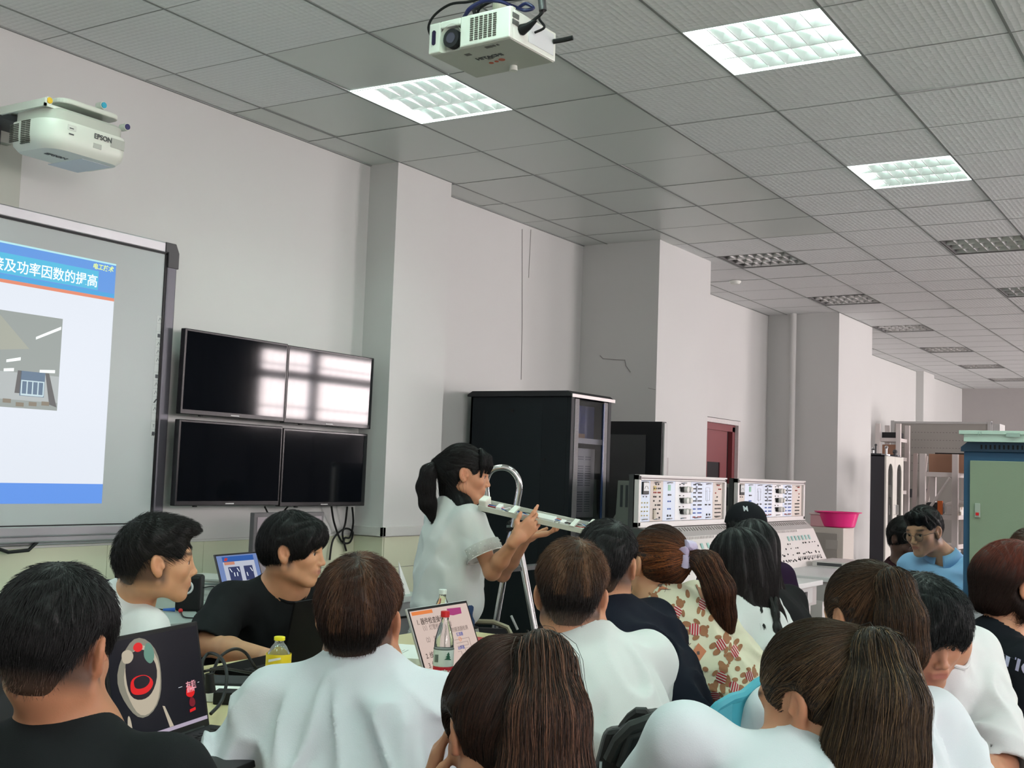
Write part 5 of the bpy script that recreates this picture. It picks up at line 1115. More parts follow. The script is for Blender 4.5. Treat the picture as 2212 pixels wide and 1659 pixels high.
# the black backpack hanging on a chair, and the teal chairs
def teal_chair(label, pts, c, r=.014, faceang=None):
    t = thing('plastic_chair', label, 'chair', c, 'teal plastic chairs')
    m = mat('teal_plastic', (.05, .33, .42), .4)
    MB().tube(pts, r, 8).build('back_rim', m, t, smooth=True)
    P = [np.array(p) for p in pts]; lo = [np.array([p[0], p[1], max(.46, p[2]-.36)]) for p in P]; q = MB(); n = len(P)
    bk = FH*-.012; vs = [*P, *lo, *[p+bk for p in P], *[p+bk for p in lo]]
    q.add(vs, [(i, i+1, n+i+1, n+i) for i in range(n-1)]+[(2*n+i, 3*n+i, 3*n+i+1, 2*n+i+1) for i in range(n-1)]); q.build('back_shell', m, t)
    mid = (P[0]+P[-1])/2; f = np.array([-(P[-1]-P[0])[1], (P[-1]-P[0])[0], 0]); f /= np.linalg.norm(f); s_ = (P[-1]-P[0])*np.array([1, 1, 0]); 
    q = MB(); a_, b2 = P[0]*[1, 1, 0], P[-1]*[1, 1, 0]
    q.add([tuple(v+np.array([0, 0, z])) for z in (.44, .47) for v in (a_, b2, b2+f*.4, a_+f*.4)], [(0, 3, 2, 1), (4, 5, 6, 7), (0, 1, 5, 4), (1, 2, 6, 5), (2, 3, 7, 6), (3, 0, 4, 7)]); q.build('seat', m, t)
    for v in (a_, b2, b2+f*.38, a_+f*.38): MB().cyl(tuple(v), tuple(v+np.array([0, 0, .45])), .011, seg=8).build('leg', METAL, t)
    return t
teal_chair('teal plastic chair back curving behind the bear-print shirt', [at(1535, 1545, 2.75), at(1552, 1526, 2.75), at(1580, 1510, 2.76), at(1605, 1503, 2.78), at(1635, 1478, 2.8), at(1672, 1458, 2.82)], at(1600, 1500, 2.76)*[1, 1, 0])
teal_chair('teal plastic chair back showing between the black backpack and the white shirt', [at(1385, 1610, 2.3), at(1402, 1590, 2.3), at(1422, 1573, 2.3), at(1450, 1555, 2.3), at(1490, 1545, 2.3)], at(1430, 1600, 2.3)*[1, 1, 0])
t = thing('backpack', 'black backpack with handle loop hanging behind the white shirts', 'backpack', at(1370, 1600, 2.35)*[1, 1, 0]+[0, 0, .55])
def B(x, y, d=2.35): return at(x, y, d)
q = MB(); front = [(1282, 1659), (1300, 1590), (1308, 1570), (1338, 1566), (1360, 1545), (1385, 1532), (1410, 1530), (1428, 1526), (1450, 1545), (1440, 1570), (1400, 1600), (1370, 1640), (1340, 1665), (1350, 1760), (1290, 1760)]
n = len(front); vs = [B(x, y, 2.42) for x, y in front]+[B(1355+(x-1355)*.93, 1640+(y-1640)*.93, 2.27) for x, y in front]
q.add(vs, [tuple(range(n)), tuple(reversed(range(n, 2*n)))]+[(i, n+i, n+(i+1) % n, (i+1) % n) for i in range(n)])
bm_ = mat('backpack_black', (.008, .010, .010), .55, bump=('noise', 200, .15)); q.build('bag_body', bm_, t, bevel=.02)
MB().tube([B(1345, 1572, 2.3), B(1362, 1550, 2.28), B(1378, 1538, 2.27), B(1392, 1538, 2.27), B(1396, 1545, 2.27)], .010, 8).build('handle_loop', mat('bag_web', (.02, .022, .022), .7), t, smooth=True)
MB().tube([B(1316, 1640, 2.27), B(1335, 1600, 2.26), B(1365, 1570, 2.25), B(1405, 1556, 2.25), B(1440, 1543, 2.26)], .013, 8).build('shoulder_strap', mat('bag_web2', (.018, .021, .02), .6), t, smooth=True)
MB().tube([B(1340, 1655, 2.26), B(1360, 1590, 2.25), B(1400, 1580, 2.25), B(1438, 1560, 2.26)], .009, 8).build('piping', mat('bag_web', ()), t, smooth=True)
MB().tube([B(1298, 1645, 2.26), B(1297, 1670, 2.26)], .003, 6).build('zip_pull', METAL, t)
# small black thing behind the seated group (chair foot) and far-left dark chair back
t = thing('computer_case', 'black laptop lid at the far left edge beside the man in black', 'laptop', atz(10, 1600, TZ))
a = at(-60, 1460, 2.3); 
q = MB(); q.add([at(-90, 1600, 2.28), at(62, 1585, 2.42), at(48, 1455, 2.45), at(-90, 1450, 2.31), at(-90, 1600, 2.29)+FH*.01, at(62, 1585, 2.42)+FH*.01, at(48, 1455, 2.45)+FH*.01, at(-90, 1450, 2.31)+FH*.01], [(0, 3, 2, 1), (4, 5, 6, 7), (0, 1, 5, 4), (1, 2, 6, 5), (2, 3, 7, 6), (3, 0, 4, 7)]); q.build('lid', BLACKM, t)
# ================================================================== figures: signed-distance bodies meshed into single surfaces
def nrm(v): v = np.asarray(v, float); return v/np.linalg.norm(v)
class Prim:
    __slots__ = ('op', 'kind', 'a', 'k', 'c', 'R')
    def __init__(s, op, kind, a, k, c, R): s.op, s.kind, s.a, s.k, s.c, s.R = op, kind, a, k, np.asarray(c, float), R
def cap(a, b, r1, r2=None, k=.02, op='u'):
    a = np.asarray(a, float); b = np.asarray(b, float); r2 = r1 if r2 is None else r2
    return Prim(op, 'cap', (a, b, r1, r2), k, (a+b)/2, np.linalg.norm(b-a)/2+max(r1, r2))
def ell(c, r, R=None, k=.02, op='u'):
    return Prim(op, 'ell', (np.asarray(c, float), np.asarray(r, float), np.eye(3) if R is None else R), k, c, max(r))
def rbox(c, b, R=None, rad=.01, k=.01, op='u'):
    return Prim(op, 'box', (np.asarray(c, float), np.asarray(b, float), np.eye(3) if R is None else R, rad), k, c, np.linalg.norm(b)+rad)
def plane(p, n, k=.004, op='s'):   # removes (s) the side the normal points to
    return Prim(op, 'pl', (np.asarray(p, float), nrm(n)), k, p, 1e9)
def pev(p, P):
    if p.kind == 'cap':
        a, b, r1, r2 = p.a; ba = b-a; pa = P-a; h = np.clip(pa@ba/max(ba@ba, 1e-12), 0, 1)
        return np.linalg.norm(pa-h[:, None]*ba, axis=1)-(r1+(r2-r1)*h)
    if p.kind == 'ell':
        c, r, R = p.a; q = (P-c)@R; k0 = np.linalg.norm(q/r, axis=1); k1 = np.linalg.norm(q/(r*r), axis=1)
        return np.where(k1 > 1e-9, k0*(k0-1)/np.maximum(k1, 1e-9), -r.min())
    if p.kind == 'box':
        c, b, R, rad = p.a; q = np.abs((P-c)@R)-(b-rad); return np.linalg.norm(np.maximum(q, 0), axis=1)+np.minimum(q.max(1), 0)-rad
    c, n = p.a; return -(P-c)@n
def sdf(prims, P, bc=None, br=0):
    d = np.full(len(P), 1e3)
    for p in prims:
        if bc is not None and p.kind != 'pl' and np.linalg.norm(p.c-bc) > br+p.R+.12: continue
        e = pev(p, P); k = p.k
        if p.op == 'u': h = np.maximum(k-np.abs(d-e), 0)/k; d = np.minimum(d, e)-h*h*k*.25
        else:
            e = -e; h = np.maximum(k-np.abs(d-e), 0)/k; d = np.maximum(d, e)+h*h*k*.25
    return d
def surfnet(f, lo, hi, h, margin=.02):
    """naive surface nets on a sparse grid; f(P, centre, radius) -> distance"""
    lo = np.asarray(lo, float); B = 8
    nb = np.ceil((np.asarray(hi)-lo)/(h*B)).astype(int); N = nb*B+1
    gx = [np.arange(nb[i]) for i in range(3)]
    C = np.stack(np.meshgrid(*gx, indexing='ij'), -1).reshape(-1, 3)
    cen = lo+(C+.5)*h*B; dc = f(cen, None, 0); R = h*B*.87+margin
    D = np.empty(N, np.float32); Ds = dc.reshape(nb)
    idx = [np.minimum(np.arange(N[i])//B, nb[i]-1) for i in range(3)]
    D[:] = np.where(Ds > 0, 9, -9)[np.ix_(*idx)]
    act = np.nonzero(np.abs(dc) < R)[0]
    # group blocks in 3x3x3 super blocks so primitives can be culled
    key = (C[act]//3)@np.array([1, 1000, 1000000]); order = np.argsort(key, kind='stable'); act = act[order]; key = key[order]
    starts = np.r_[0, np.nonzero(np.diff(key))[0]+1, len(key)]
    loc = np.stack(np.meshgrid(*[np.arange(B+1)]*3, indexing='ij'), -1).reshape(-1, 3)
    for s in range(len(starts)-1):
        bl = act[starts[s]:starts[s+1]]
        if not len(bl): continue
        I = (C[bl][:, None, :]*B+loc[None]).reshape(-1, 3); P = lo+I*h
        c = (P.min(0)+P.max(0))/2; r = np.linalg.norm(P.max(0)-P.min(0))/2
        D[I[:, 0], I[:, 1], I[:, 2]] = f(P, c, r)
    S = D < 0
    a = S[:-1, :-1, :-1].astype(np.int8); cnt = sum(S[i:N[0]-1+i, j:N[1]-1+j, k:N[2]-1+k].astype(np.int8) for i in (0, 1) for j in (0, 1) for k in (0, 1))
    cells = np.argwhere((cnt > 0) & (cnt < 8))
    if not len(cells): return np.zeros((0, 3)), np.zeros((0, 4), int)
    cid = np.full(N-1, -1, np.int64); cid[tuple(cells.T)] = np.arange(len(cells))
    cor = np.array([(i, j, k) for i in (0, 1) for j in (0, 1) for k in (0, 1)])
    V = np.stack([D[tuple((cells+c).T)] for c in cor], 1)
    acc = np.zeros((len(cells), 3)); n = np.zeros(len(cells))
    for a_ in range(8):
        for b_ in range(a_+1, 8):
            if np.abs(cor[a_]-cor[b_]).sum() != 1: continue
            va, vb = V[:, a_], V[:, b_]; m = (va < 0) != (vb < 0)
            t = np.where(m, va/np.where(m, va-vb, 1), 0)[:, None]
            acc += np.where(m[:, None], cor[a_]+t*(cor[b_]-cor[a_]), 0); n += m
    verts = lo+(cells+acc/n[:, None])*h
    F = []
    for ax_ in range(3):
        o1, o2 = [(1, 2), (2, 0), (0, 1)][ax_]
        sl0 = [slice(None)]*3; sl1 = [slice(None)]*3; sl0[ax_] = slice(0, -1); sl1[ax_] = slice(1, None)
        A, Bm = S[tuple(sl0)], S[tuple(sl1)]; e = np.argwhere(A != Bm)
        e = e[(e[:, o1] > 0) & (e[:, o2] > 0) & (e[:, o1] < N[o1]-1) & (e[:, o2] < N[o2]-1)]
        ins = A[tuple(e.T)]
        q = []
        for (x, y) in ((-1, -1), (0, -1), (0, 0), (-1, 0)):
            ee = e.copy(); ee[:, o1] += x; ee[:, o2] += y; q.append(cid[tuple(ee.T)])
        q = np.stack(q, 1); q[~ins] = q[~ins][:, ::-1]; F.append(q)
    F = np.concatenate(F); F = F[(F >= 0).all(1)]
    return verts, F
def np_mesh(name, V, F, material, parent, col=None, smooth=True):
    me = bpy.data.meshes.new(name); V = np.asarray(V)-parent_loc(parent); n, m = len(V), len(F); k = F.shape[1]
    me.vertices.add(n); me.vertices.foreach_set('co', V.astype(np.float32).ravel())
    me.loops.add(m*k); me.loops.foreach_set('vertex_index', F.astype(np.int32).ravel())
    me.polygons.add(m); me.polygons.foreach_set('loop_start', np.arange(0, m*k, k, dtype=np.int32)); me.polygons.foreach_set('loop_total', np.full(m, k, np.int32))
    me.polygons.foreach_set('use_smooth', np.full(m, smooth)); me.update(calc_edges=True); me.validate()
    if col is not None:
        ca = me.color_attributes.new('Col', 'FLOAT_COLOR', 'POINT'); c4 = np.ones((n, 4), np.float32); c4[:, :3] = col; ca.data.foreach_set('color', c4.ravel())
    me.materials.append(material); o = bpy.data.objects.new(name, me); COL.objects.link(o); o.parent = parent; return o
def bounds(prims, pad=.03):
    lo = np.full(3, 1e9); hi = -lo
    for p in prims:
        if p.op == 'u':
            if p.kind == 'cap': a, b, r1, r2 = p.a; lo = np.minimum(lo, np.minimum(a-r1, b-r2)); hi = np.maximum(hi, np.maximum(a+r1, b+r2))
            else: lo = np.minimum(lo, p.c-p.R); hi = np.maximum(hi, p.c+p.R)
    return lo-pad, hi+pad
_nr = np.random.RandomState(7)
def wob(P, sc, seed, aniso=(1, 1, 1)):
    r = np.random.RandomState(seed); out = np.zeros(len(P))
    Q = P*np.array(aniso)*sc
    for i in range(5):
        k = r.normal(size=3); k /= np.linalg.norm(k); k *= 1+.7*r.rand()
        Q2 = Q+.8*np.sin(Q[:, [1, 2, 0]]*1.3+r.rand(3)*6)
        out += np.sin(Q2@k*2+r.rand()*6)
    return out/5

SKIN = mat('skin', (.5, .3, .2), .5, attr='Col', sss=.12, spec=.35, bump=('noise', 350, .06))
HAIRM = mat('hair', (.02, .02, .02), .5, attr='Col', spec=.3)
def cloth(name, col, rough=.85, **k): return mat(name, col, rough, sheen=(.08 if max(col) > .2 else 0), bump=('noise', 420, .12), spec=(.25 if max(col) > .1 else .12), **k)
EYEW = mat('eye_white', (.62, .60, .57), .25); IRIS = mat('iris', (.015, .010, .008), .15)

def basis(f, up=(0, 0, 1)):
    """columns: right, forward, up for a facing direction"""
    f = nrm(f); r = nrm(np.cross(f, up)); u = np.cross(r, f); return np.stack([r, f, u], 1)
def heading(phi, pitch=0, roll=0):
    """phi: 0 = looking away from the camera, 90 = to image right, 180 = at the camera"""
    p = math.radians(phi); q = math.radians(pitch); d = math.cos(p)*FH+math.sin(p)*RH
    R = basis(d*math.cos(q)+np.array([0, 0, math.sin(q)]), (0, 0, 1) if abs(pitch) < 80 else d)
    a = math.radians(roll); c, s = math.cos(a), math.sin(a)
    return R@np.array([[c, 0, s], [0, 1, 0], [-s, 0, c]])

def hand_prims(wr, d, pn, side, s=1.0, curl=(.5, .5, .55, .6), thumb=.5, spread=.12, k=.006):
    """wrist, pointing direction, palm normal (palm faces it), side = +1 right hand / -1 left hand"""
    d = nrm(d); pn = nrm(pn-d*(pn@d)); x = np.cross(d, pn)*side   # x points to the thumb side
    L = []
    R = np.stack([x, d, pn], 1)
    L.append(cap(wr-d*.03*s, wr+d*.015*s, .026*s, .027*s, .02))
    L.append(rbox(wr+d*.052*s, np.array([.040, .046, .013])*s, R, .012*s, .016))
    base = [(.030, .095), (.010, .100), (-.011, .097), (-.031, .088)]; ln = [(.040, .024, .020), (.045, .028, .021), (.042, .026, .020), (.033, .020, .018)]
    for i, ((bx, by), seg) in enumerate(zip(base, ln)):
        p = wr+x*bx*s+d*by*s; a = 0; dd = nrm(d+x*(1.5-i)*spread*.5)
        r = (.0092, .0095, .009, .0080)[i]*s
        L.append(cap(wr+x*bx*.8*s+d*.05*s, p, .011*s, r, .008))
        for j, sl in enumerate(seg):
            a += curl[i]*(1.15 if j else .8); v = dd*math.cos(a)+pn*math.sin(a); q = p+v*sl*s
            L.append(cap(p, q, r, r*.90, k)); p = q; r *= .90
    p = wr+x*.026*s+d*.020*s; v = nrm(x*.75+d*.75+pn*.35*thumb); q = p+v*.042*s
    L.append(cap(p-x*.006, q, .0145*s, .0115*s, .012)); v2 = nrm(v*.6+d*.7+pn*.55*thumb-x*.15); q2 = q+v2*.030*s; L.append(cap(q, q2, .011*s, .0098*s, k)); L.append(cap(q2, q2+nrm(v2+pn*.3*thumb)*.022*s, .0098*s, .0082*s, k))
    return L

def head_prims(H, R, s=1.0, fem=False, ear_out=.30):
    def W(x, y, z): return H+R@(np.array([x, y, z])*s)
    E = lambda c, r, k=.02, op='u', RR=None: ell(W(*c), np.array(r)*s, R if RR is None else R@RR, k*s, op)
    Cp = lambda a, b, r1, r2=None, k=.015, op='u': cap(W(*a), W(*b), r1*s, (r1 if r2 is None else r2)*s, k*s, op)
    jw = .050 if fem else .055
    L = [E((0, -.014, .028), (.0745, .094, .088)), E((0, .030, .0), (.062, .066, .075), .03),
         E((0, .022, -.045), (.052 if fem else .056, .062, .058), .03), Cp((-jw, -.004, -.058), (-.016, .062, -.098), .016, .016, .03), Cp((jw, -.004, -.058), (.016, .062, -.098), .016, .016, .03),
         E((0, .070, -.098), (.022, .018, .016), .022),
         E((-.042, .058, -.022), (.022, .024, .022), .02), E((.042, .058, -.022), (.022, .024, .022), .02),
         Cp((-.034, .079, .022), (.034, .079, .022), .011, None, .02),
         E((-.031, .097, .001), (.017, .014, .011), .012, 's'), E((.031, .097, .001), (.017, .014, .011), .012, 's'),
         Cp((0, .090, .010), (0, .107, -.028), .0065, .0085, .014), E((0, .108, -.033), (.0105, .0100, .0085), .006), E((-.0115, .1, -.036), (.0075, .009, .007), .005), E((.0115, .1, -.036), (.0075, .009, .007), .005),
         E((0, .083, -.062), (.026, .016, .024), .015),
         Cp((-.017, .093, -.0585), (.017, .093, -.0585), .0055, None, .007), Cp((-.015, .092, -.068), (.015, .092, -.068), .0065, None, .006), Cp((-.021, .102, -.0632), (.021, .102, -.0632), .0030, None, .005, 's'),
         Cp((-.042, .078, .006), (-.020, .086, .006), .0055, None, .006), Cp((.042, .078, .006), (.020, .086, .006), .0055, None, .006),
         Cp((-.042, .077, -.008), (-.020, .083, -.009), .0045, None, .006), Cp((.042, .077, -.008), (.020, .083, -.009), .0045, None, .006)]
    for sd in (-1, 1):
        a = sd*ear_out; RR = np.array([[math.cos(a), -math.sin(a), 0], [math.sin(a), math.cos(a), 0], [0, 0, 1.0]]); t = .2
        RT = np.array([[1, 0, 0], [0, math.cos(t), -math.sin(t)], [0, math.sin(t), math.cos(t)]])
        RR = RR@RT
        L += [E((sd*.079, -.012, -.004), (.0085, .0185, .031), .008, 'u', RR), E((sd*.0845, -.006, .001), (.0055, .0105, .019), .004, 's', RR), E((sd*.078, -.004, -.028), (.006, .009, .010), .006), Cp((sd*.074, .004, -.004), (sd*.078, .006, -.008), .006, None, .006)]
    return L, W

# ---- hair -----------------------------------------------------------------------------------------
def strands(prims, V, F, n, flow, length, steps, w0, seed, lift=.004, tipw=.25, jitter=.25, keep=None, drop=0.0, lenf=None):
    """thin three-sided locks that follow the hair surface"""
    r = np.random.RandomState(seed)
    tri = V[F[:, [0, 1, 2, 3]]]; area = np.linalg.norm(np.cross(tri[:, 1]-tri[:, 0], tri[:, 2]-tri[:, 0]), axis=1)
    if keep is not None: area = area*keep(tri.mean(1))
    n = int(n*1.7); ii = r.choice(len(F), n, p=area/area.sum()); u, v = r.rand(n, 1), r.rand(n, 1)
    P = tri[ii, 0]*(1-u)*(1-v)+tri[ii, 1]*u*(1-v)+tri[ii, 2]*u*v+tri[ii, 3]*(1-u)*v
    L = length*(.6+.8*r.rand(n))*(lenf(P) if lenf else 1); J = r.normal(size=(n, 3))*jitter; LF = lift*(.2+r.rand(n)*1.3)
    pts = []; prev = None
    f = lambda Q: sdf(prims, Q)
    for k in range(steps+1):
        pts.append(P.copy())
        e = 1.5e-3; d0 = f(P); g = np.stack([f(P+np.eye(3)[i]*e)-d0 for i in range(3)], 1); g /= np.maximum(np.linalg.norm(g, axis=1, keepdims=True), 1e-6)
        D = flow(P)+J*.35; D = D-g*(D*g).sum(1, keepdims=True); D /= np.maximum(np.linalg.norm(D, axis=1, keepdims=True), 1e-6)
        if prev is not None: D = D*.6+prev*.4; D /= np.maximum(np.linalg.norm(D, axis=1, keepdims=True), 1e-6)
        prev = D; t = k/steps; P = P+D*(L/steps)[:, None]+np.array([0, 0, -drop*t*t])
        d1 = f(P); want = LF*t; P = P-g*np.clip(d1-want, -.01, .01)[:, None]*.9
    pts = np.stack(pts, 1)                           # n, steps+1, 3
    T = np.gradient(pts, axis=1); T /= np.maximum(np.linalg.norm(T, axis=2, keepdims=True), 1e-9)
    ref = r.normal(size=(n, 1, 3)); A = np.cross(T, ref); A /= np.maximum(np.linalg.norm(A, axis=2, keepdims=True), 1e-9); Bn = np.cross(T, A)
    wd = w0*.62*(.6+.8*r.rand(n))[:, None]*(1-(1-tipw)*np.linspace(0, 1, steps+1)**1.5)[None]
    VV = np.stack([pts+wd[..., None]*(A*math.cos(a)+Bn*math.sin(a)) for a in (0, 2.094, 4.189)], 2)   # n, s+1, 3, 3
    ids = np.arange(n*(steps+1)*3).reshape(n, steps+1, 3); FF = []
    for j in range(3):
        j2 = (j+1) % 3; FF.append(np.stack([ids[:, :-1, j], ids[:, :-1, j2], ids[:, 1:, j2], ids[:, 1:, j]], -1).reshape(-1, 4))
    return VV.reshape(-1, 3), np.concatenate(FF), np.repeat(r.rand(n), (steps+1)*3), np.tile(np.repeat(np.linspace(0, 1, steps+1), 3), n)

def make_hair(parent, prims, colf, flow, n=2500, length=.035, steps=5, w0=.0009, seed=1, h=.0055, lift=.004, name='hair', disp=None, keep=None, jitter=.25, tipw=.25, drop=0.0, lenf=None):
    lo, hi = bounds(prims); g = (lambda P, c, r: sdf(prims, P, c, r)+(disp(P) if disp else 0))
    V, F = surfnet(g, lo, hi, h)
    V2, F2, rn, tt = strands(prims, V, F, n, flow, length, steps, w0, seed, lift, tipw, jitter, keep, drop, lenf)
    rr = np.random.RandomState(seed).rand(len(V))
    col = np.concatenate([colf(V, rr*.3+.35, np.zeros(len(V)))*.45, colf(V2, rn, tt)])
    return np_mesh(name, np.concatenate([V, V2]), np.concatenate([F, F2+len(V)]), HAIRM, parent, col)

def mixc(a, b, t): t = np.clip(t, 0, 1)[:, None]; return np.asarray(a)*(1-t)+np.asarray(b)*t

def skin_color(W, R, H, s, tone, lips=(.36, .12, .10), stubble=False):
    tone = np.asarray(tone, float)*np.array([1.12, .92, .80])
    def f(V):
        q = ((V-H)@R)/s; c = np.tile(tone, (len(V), 1))*(1+.05*wob(V, 60, 3))[:, None]
        if stubble:
            m = np.clip((.030-q[:, 1])/.02, 0, 1)*np.clip((q[:, 2]+.075)/.03, 0, 1)*np.clip((.0765-np.abs(q[:, 0]))/.004, 0, 1)*.85; c = c*(1-m[:, None])+np.array([.022, .016, .013])*m[:, None]
        def sp(cx, cy, cz, rx, ry, rz): return np.exp(-(((q[:, 0]-cx)/rx)**2+((q[:, 1]-cy)/ry)**2+((q[:, 2]-cz)/rz)**2)*1.2)
        l = np.clip(sp(0, .096, -.063, .021, .02, .0085)*1.9, 0, 1); c = c*(1-l[:, None]*.75)+np.asarray(lips)*l[:, None]*.75
        for sd in (-1, 1):
            l = np.clip(sp(sd*.036, .085, .0265, .019, .022, .0055)*2.2, 0, 1); c = c*(1-l[:, None]*.85)+np.array([.02, .015, .012])*l[:, None]*.85
            l = np.clip(sp(sd*.031, .088, .0045, .016, .014, .0030)*1.6, 0, 1); c = c*(1-l[:, None]*.8)+np.array([.02, .014, .012])*l[:, None]*.8
            l = sp(sd*.052, .06, -.03, .022, .03, .02)*.25; c = c*(1-l[:, None])+tone*np.array([1.15, .85, .8])*l[:, None]
            l = sp(sd*.082, -.012, -.004, .02, .022, .035)*.35; c = c*(1-l[:, None])+tone*np.array([1.1, .72, .65])*l[:, None]
        return c
    return f

def person(label, H, phi, pitch=0, roll=0, s=1.0, bphi=None, lean=(0, 0), seat=.52, tone=(.46, .28, .19), fem=False, top=None, hair=None, arms=None, hs=.0055, hands=True,
           sh=.175, torso=.50, nape=.155, pants=(.02, .025, .04), stand=False, topd=None, group=None, face=True, ear_out=.30, neck_r=None, shift=(0, 0), nb=None, drop=.060, drops=(0, 0), lipc=(.36, .12, .10), blend=None):
    """H: point midway between the ears. lean = (forward, sideways) metres of head relative to the hips."""
    bphi = phi if bphi is None else bphi; H = np.asarray(H, float)
    R = heading(phi, pitch, roll); b = math.radians(bphi); F = math.cos(b)*FH+math.sin(b)*RH; X = np.array([F[1], -F[0], 0])   # body forward, right
    NB = H-np.array([0, 0, 1])*nape*s-F*.025*s-(R[:, 1]-[0, 0, R[2, 1]])*.02+F*shift[0]+X*shift[1]     # base of the neck (C7 level)
    if nb is not None: NB = np.asarray(nb, float)
    PE = np.array([*(NB-F*lean[0]-X*lean[1])[:2], 0.0]); PE[2] = (.90*s if stand else seat+.09)
    U = nrm(NB-PE); Xb = nrm(X-U*(X@U)); Fb = np.cross(U, Xb); RB = np.stack([Xb, Fb, U], 1); tl = np.linalg.norm(NB-PE)
    base = np.array([PE[0], PE[1], 0]); t = thing('person', label, 'person', base, group)
    hp, W = head_prims(H, R, s, fem, ear_out)
    nr = neck_r or (.050 if fem else .057); nr *= s
    sk = list(hp); sk += [cap(W(0, -.028, -.045), NB+Fb*.018+U*.01, nr, nr*1.06, .03), cap(NB-U*.01+Fb*.01, NB-U*.11*s, nr*1.15, .085*s, .05)]
    S = {}; J = {}
    for sd, nm in ((-1, 'L'), (1, 'R')):
        S[nm] = NB+Xb*sd*sh*s-U*(drop+drops[0 if sd < 0 else 1])*s+Fb*.01
        sk += [cap(NB-U*.02+Xb*sd*.02, S[nm]-Xb*sd*.02+U*.0, .045*s, .045*s, .05)]
        a = (arms or {}).get(nm) or dict(elbow=S[nm]-U*.25*s+Xb*sd*.05+Fb*.08, wrist=S[nm]-U*.28*s+Fb*.30-Xb*sd*.05)
        el, wr = np.asarray(a['elbow'], float), np.asarray(a['wrist'], float); J[nm] = (S[nm], el, wr); fs = .88 if fem else 1.0
        sk += [cap(S[nm], el, .046*s*fs, .038*s*fs, .03), cap(el, el+(wr-el)*.35, .037*s*fs, .038*s*fs, .02), cap(el+(wr-el)*.35, wr, .038*s*fs, .025*s*fs, .02)]
        if hands:
            d = nrm(a.get('dir', wr-el)); pn = np.asarray(a.get('palm', (0, 0, -1)), float)
            if abs(d@nrm(pn)) > .95: pn = Fb
            sk += hand_prims(wr, d, pn, sd, s*fs*(1.0), a.get('curl', (.35, .4, .45, .5)), a.get('thumb', .5), a.get('spread', .12))
    sk += [ell(NB-U*.20*s, (.135*s, .085*s, .19*s), RB, .05), ell(NB-U*.38*s, (.12*s, .08*s, .14*s), RB, .05), ell(PE+U*.02, (.14*s, .09*s, .12*s), RB, .05)]
    KN = {}; AN = {}
    for sd, nm in ((-1, 'L'), (1, 'R')):
        hp_ = PE+X*sd*.085*s
        if stand: kn = hp_-np.array([0, 0, .43*s])+F*.01; an = np.array([kn[0], kn[1], .075])
        else: kn = hp_+F*.40*s+X*sd*.03; kn[2] = seat+.05; an = np.array([kn[0], kn[1], .075])+F*.02
        KN[nm], AN[nm] = kn, an; sk += [cap(hp_, kn, .07*s, .045*s, .04), cap(kn, an, .045*s, .03*s, .03)]
    lo, hi = bounds(sk)
    colf = skin_color(W, R, H, s, tone, lipc, stubble=not fem)
    V, Fc = surfnet(lambda P, c, r: sdf(sk, P, c, r), lo, hi, hs)
    np_mesh('body', V, Fc, SKIN, t, colf(V))
    if face:
        for sd in (-1, 1):
            c = W(sd*.031, .0755, -.001); e = MB(); e.ball([float(v) for v in c], .0118*s, 16); eo = e.build('eye', EYEW, t, smooth=True)
            e = MB(); n_ = R@nrm([sd*.06, 1, -.05]); e.cyl([float(v) for v in c+n_*.0095*s], [float(v) for v in c+n_*.0122*s], .0062*s, .0045*s, seg=14); e.build('iris', IRIS, eo, smooth=True)
    # trousers and shoes
    tp = [ell(PE+U*.05, (.165*s, .12*s, .11*s), RB, .05)]
    for nm, sd in (('L', -1), ('R', 1)):
        hp_ = PE+X*sd*.085*s; tp += [cap(hp_, KN[nm], .088*s, .064*s, .04), cap(KN[nm], AN[nm]+np.array([0, 0, .02]), .064*s, .055*s, .03)]
    lo, hi = bounds(tp); V, Fc = surfnet(lambda P, c, r: sdf(tp, P, c, r)+.003*wob(P, 22, 5), lo, hi, .013)
    np_mesh('trousers', V, Fc, cloth('trousers_%d_%d_%d' % tuple(int(c*1000) for c in pants), pants), t)
    for nm in 'LR':
        sp_ = [cap(AN[nm]+F*-.03-[0, 0, .03], AN[nm]+F*.13-[0, 0, .04], .038, .033, .02), cap(AN[nm], AN[nm]-[0, 0, .03], .04, .04, .02), plane((0, 0, .001), (0, 0, -1))]
        lo, hi = bounds(sp_); V, Fc = surfnet(lambda P, c, r: sdf(sp_, P, c, r), lo, hi, .010); np_mesh('shoe', V, Fc, mat('shoe', (.05, .05, .055), .5), t)
    # upper garment
    tp_ = dict(col=(.7, .72, .72), sleeve=.78, loose=1.0, wr=.0045, neck=.074, long=False, hem=None, seed=int(abs(H[0]*1000)) % 97)
    tp_.update(top or {}); lz = tp_['loose']
    G = [cap(NB-U*.035-Xb*.03, S['L']-Xb*-.012+U*.004, .050*s*lz, .056*s*lz, .05), cap(NB-U*.035+Xb*.03, S['R']+Xb*-.012+U*.004, .050*s*lz, .056*s*lz, .05),
         ell(NB-U*.19*s-Fb*.005, (.170*s*lz, .118*s*lz, .20*s), RB, .06), ell(NB-U*.36*s, (.158*s*lz, .118*s*lz, .17*s), RB, .06),
         cap(NB-U*.30, PE+U*.03, .13*s*lz, .145*s*lz, .06), cap(NB+U*.0, NB-U*.10, .070, .10*s, .05)]
    sl_end = {}
